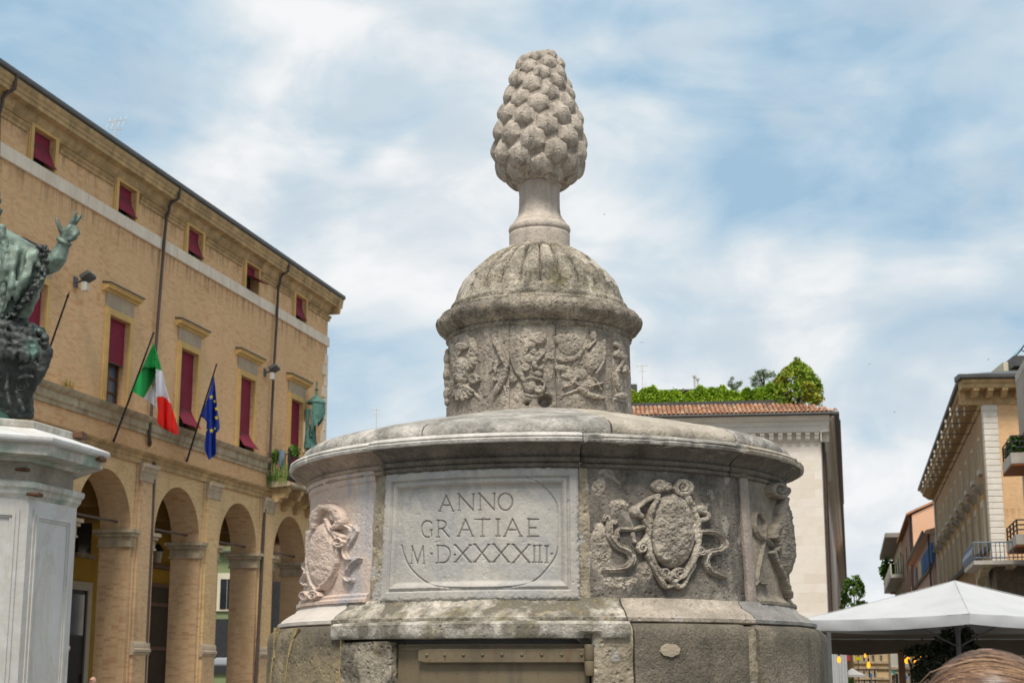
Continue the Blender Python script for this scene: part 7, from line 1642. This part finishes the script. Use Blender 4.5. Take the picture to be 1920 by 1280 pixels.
sign('square_blue_sign', 'small blue sign to the right of the brown post', 1698, 1269, 120, .14, 'signblue')
a = at(1592, 1262, 100); t = thing('street_bush', 'small dark green bush below the far parasol', 'plant', (a.x, 100, 0)); leaves('foliage', cloud(260, (a.x, 100, 1.0), (.35, .3, .5), 3, .1), .12, M['potplant'], t, 4); m = MB(); m.lathe((a.x, 100, 0), [(.25, 0), (.33, .5)], 8); m.build('pot', M['terracotta'], t, None, True)

# ------------------------------------------------------------------ people
M['skin'] = plain('skin', (.46, .26, .18), .6, .08, 6, .05, spec=.35); M['shirt'] = plain('white_shirt_cloth', (.66, .66, .68), .85, .05, 4, .1); M['navy'] = plain('navy_cloth', (.03, .035, .06), .85, .1, 4, .1); M['shoe'] = plain('brown_shoe', (.07, .045, .03), .6, .1, 4, .1)
def person(lb, x, y, H, face, hair=None):
    """standing figure; the body is one fused surface, clothes lie over it"""
    t = thing('person', lb, 'person', (x, y, 0), face); s = H/1.75
    V_ = lambda a, b, c: Vector((a*s, b*s, c*s))
    def fz(m, nm, mat, vox, it=3): 
        return fuse(m, nm, mat, t, vox*s, it, None, False)
    m = MB()
    m.ball(V_(0, 0, 1.635), .098*s, 2, (.86, 1.02, 1.16)); m.ball(V_(0, -.02, 1.56), .068*s, 2, (.9, 1, 1)); m.ball(V_(0, -.103, 1.615), .018*s, 1, (.8, 1.1, 1.4))
    for sx in (-1, 1):
        m.ball(V_(sx*.088, .01, 1.62), .024*s, 1, (.5, .8, 1.3)); m.ball(V_(sx*.035, -.088, 1.645), .014*s, 1)
        limb(m, [V_(sx*.17, 0, 1.40), V_(sx*.235, .02, 1.12), V_(sx*.25, -.04, .88)], [.058*s, .046*s, .034*s])
        m.ball(V_(sx*.252, -.05, .82), .042*s, 1, (.5, .95, 1.15))
        for k in range(4): limb(m, [V_(sx*.252, -.085+.024*k, .79), V_(sx*.248, -.088+.024*k, .745), V_(sx*.238, -.086+.024*k, .712+.006*abs(k-1))], [.0115*s, .0105*s, .009*s])
        limb(m, [V_(sx*.25, -.085, .84), V_(sx*.243, -.11, .80), V_(sx*.238, -.115, .77)], [.013*s, .012*s, .010*s])
        limb(m, [V_(sx*.095, 0, .92), V_(sx*.105, -.01, .50), V_(sx*.11, .02, .10)], [.085*s, .058*s, .042*s]); m.ball(V_(sx*.11, -.06, .05), .055*s, 1, (.8, 1.9, .8))
    limb(m, [V_(0, .01, 1.36), V_(0, 0, 1.52)], [.062*s, .055*s]); limb(m, [V_(0, 0, 1.34), V_(0, .01, 1.12), V_(0, 0, .95)], [.125*s, .115*s, .125*s]); limb(m, [V_(-.13, 0, 1.38), V_(.13, 0, 1.38)], [.075*s, .075*s])
    body = fz(m, 'body', M['skin'], .013)
    m = MB(); limb(m, [V_(0, 0, 1.35), V_(0, .01, 1.12), V_(0, 0, .92)], [.145*s, .135*s, .145*s]); limb(m, [V_(-.16, 0, 1.385), V_(.16, 0, 1.385)], [.088*s, .088*s])
    for sx in (-1, 1): limb(m, [V_(sx*.18, 0, 1.38), V_(sx*.222, .015, 1.17)], [.075*s, .066*s])
    fz(m, 'shirt', M['shirt'], .02)
    m = MB(); limb(m, [V_(-.07, 0, .93), V_(.07, 0, .93)], [.118*s, .118*s])
    for sx in (-1, 1): limb(m, [V_(sx*.095, 0, .92), V_(sx*.105, -.01, .50), V_(sx*.11, .02, .12)], [.10*s, .078*s, .066*s])
    fz(m, 'trousers', M['navy'], .02)
    for sx in (-1, 1): m = MB(); limb(m, [V_(sx*.11, .03, .045), V_(sx*.115, -.12, .04)], [.048*s, .040*s]); fz(m, 'shoe', M['shoe'], .012)
    return t, s
w = at(175, 1262, 41); man, s = person('bald man in glasses and a white shirt at the foot of the arcade pier', w.x, 41, at(175, 1267.5, 41).z, R(-35))
m = MB(); m.tube([(s*.05*math.cos(a)*.5-.036*s, -.105*s, 1.645*s+s*.02*math.sin(a)) for a in np.linspace(0, 2*pi, 13)], .004, 5); m.tube([(s*.05*math.cos(a)*.5+.036*s, -.105*s, 1.645*s+s*.02*math.sin(a)) for a in np.linspace(0, 2*pi, 13)], .004, 5); m.tube([(-.085*s, 0, 1.65*s), (-.06*s, -.1*s, 1.65*s), (.06*s, -.1*s, 1.65*s), (.085*s, 0, 1.65*s)], .004, 5); m.build('glasses', M['blackiron'], man, 60)
# the woman close to the camera whose hair shows at the lower right corner
YW = 2.75; top = at(1850, 1219, YW); RH_ = .118
hc = Vector((top.x, YW, top.z-RH_))
HW = (hc.z+.012)/1.637*1.75
wom, s = person('person with light brown tied hair seen from behind at the lower right corner', hc.x, YW, HW, R(150))
hc = Vector((top.x, YW, top.z-RH_))
def hairmat():
    t = NT('light_brown_hair'); oi = t.coord((1, 1, 1)); c = t.ramp(t.noise(oi, 32, 4, .6), ((.3, (.13, .066, .034)), (.5, (.20, .106, .054)), (.72, (.30, .17, .085))))
    return t.fin(c, .42, None, 0, 0, .5)
M['hair'] = hairmat()
M['hairlight'] = plain('blond_hair_strand', (.29, .165, .085), .4, .2, 30, 0, spec=.5); M['hairdark'] = plain('brown_hair_strand', (.115, .056, .029), .4, .2, 30, 0, spec=.5)
K = Vector((.93, -.42, .12)).normalized()
m = MB(); m.ball(hc, RH_*.94, 3, (.95, 1.04, 1.0)); m.ball(hc+K*RH_*1.02, .034, 2); cap = m.build('hair_cap', M['hair'], wom, 80, True)
rh = np.random.default_rng(17); V = []; Fc = []
perp = K.orthogonal().normalized(); perp2 = K.cross(perp)
for k in range(4200):
    a = rh.uniform(0, 2*pi); side = perp*math.cos(a)+perp2*math.sin(a); lay = rh.uniform(.965, 1.02); wv = rh.normal()*.05; ph = rh.uniform(0, 6); st_ = rh.uniform(.45, .95)*pi; en = rh.uniform(.0, .10); ww_ = rh.uniform(.0007, .0016); fl = rh.random() < .006
    prev = None; n = 12
    for j in range(n+1):
        q = j/n; an = st_+(en-st_)*q; aa_ = wv*math.sin(q*3+ph)+.16*math.sin(an*1.4); sd = side*math.cos(aa_)+K.cross(side)*math.sin(aa_)
        d = (K*math.cos(an)+sd*math.sin(an)); r_ = RH_*(lay+(.22*(1-q)**2*rh.uniform(.6, 1) if fl else 0)+.012*math.sin(q*9+ph))
        p = hc+Vector((d.x*.98, d.y*1.05, d.z))*r_; wd = d.cross(K.cross(d)).normalized(); tn = sd.cross(K).normalized()
        i0 = len(V); V += [p-tn*ww_, p+tn*ww_]
        if j: Fc.append((i0-2, i0-1, i0+1, i0))
inv = ROOTM[wom].inverted(); V = [inv @ Vector(v) for v in V]
hm = npmesh('hair', [tuple(v) for v in V], Fc, [M['hair'], M['hairlight'], M['hairdark']])
hm.polygons.foreach_set('material_index', np.repeat(rh.choice(3, 4200, p=[.5, .25, .25]), 12).astype(np.int32)); add('hair', hm, wom)
# birds: tiny far away specks
def bird(px, py, Y, a, lb):
    w = at(px, py, Y); t = thing('bird', lb, 'bird', tuple(w), a, 'birds far up in the sky'); m = MB(); m.lathe((0, 0, 0), [(.01, -.12), (.045, -.04), (.05, .03), (.035, .08), (.01, .12)], 8); m.v = [Vector((v.z, v.y, v.x)) for v in m.v]; m.build('body', M['blackiron'], t, 60)
    for s_ in (-1, 1): m = MB(); m.rings([[(-.05, 0, 0), (.06, 0, 0), (.06, 0, .012), (-.05, 0, .012)], [(-.07, s_*.14, .06), (.03, s_*.14, .06), (.03, s_*.14, .068), (-.07, s_*.14, .068)], [(-.12, s_*.30, .03), (-.08, s_*.30, .03), (-.08, s_*.30, .034), (-.12, s_*.30, .034)]]); m.build('wing', M['blackiron'], t, 60)
for i, (x, y, lb) in enumerate(((1133, 402, 'dark bird speck right of the stone stem'), (1631, 683, 'bird speck right of the conical roof tree'), (1853, 674, 'bird speck left of the penthouse glass'), (1677, 772, 'bird speck left of the brick corner building eaves'), (1203, 642, 'bird speck just right of the ring moulding'))):
    bird(x, y, 240, i*1.1, lb)
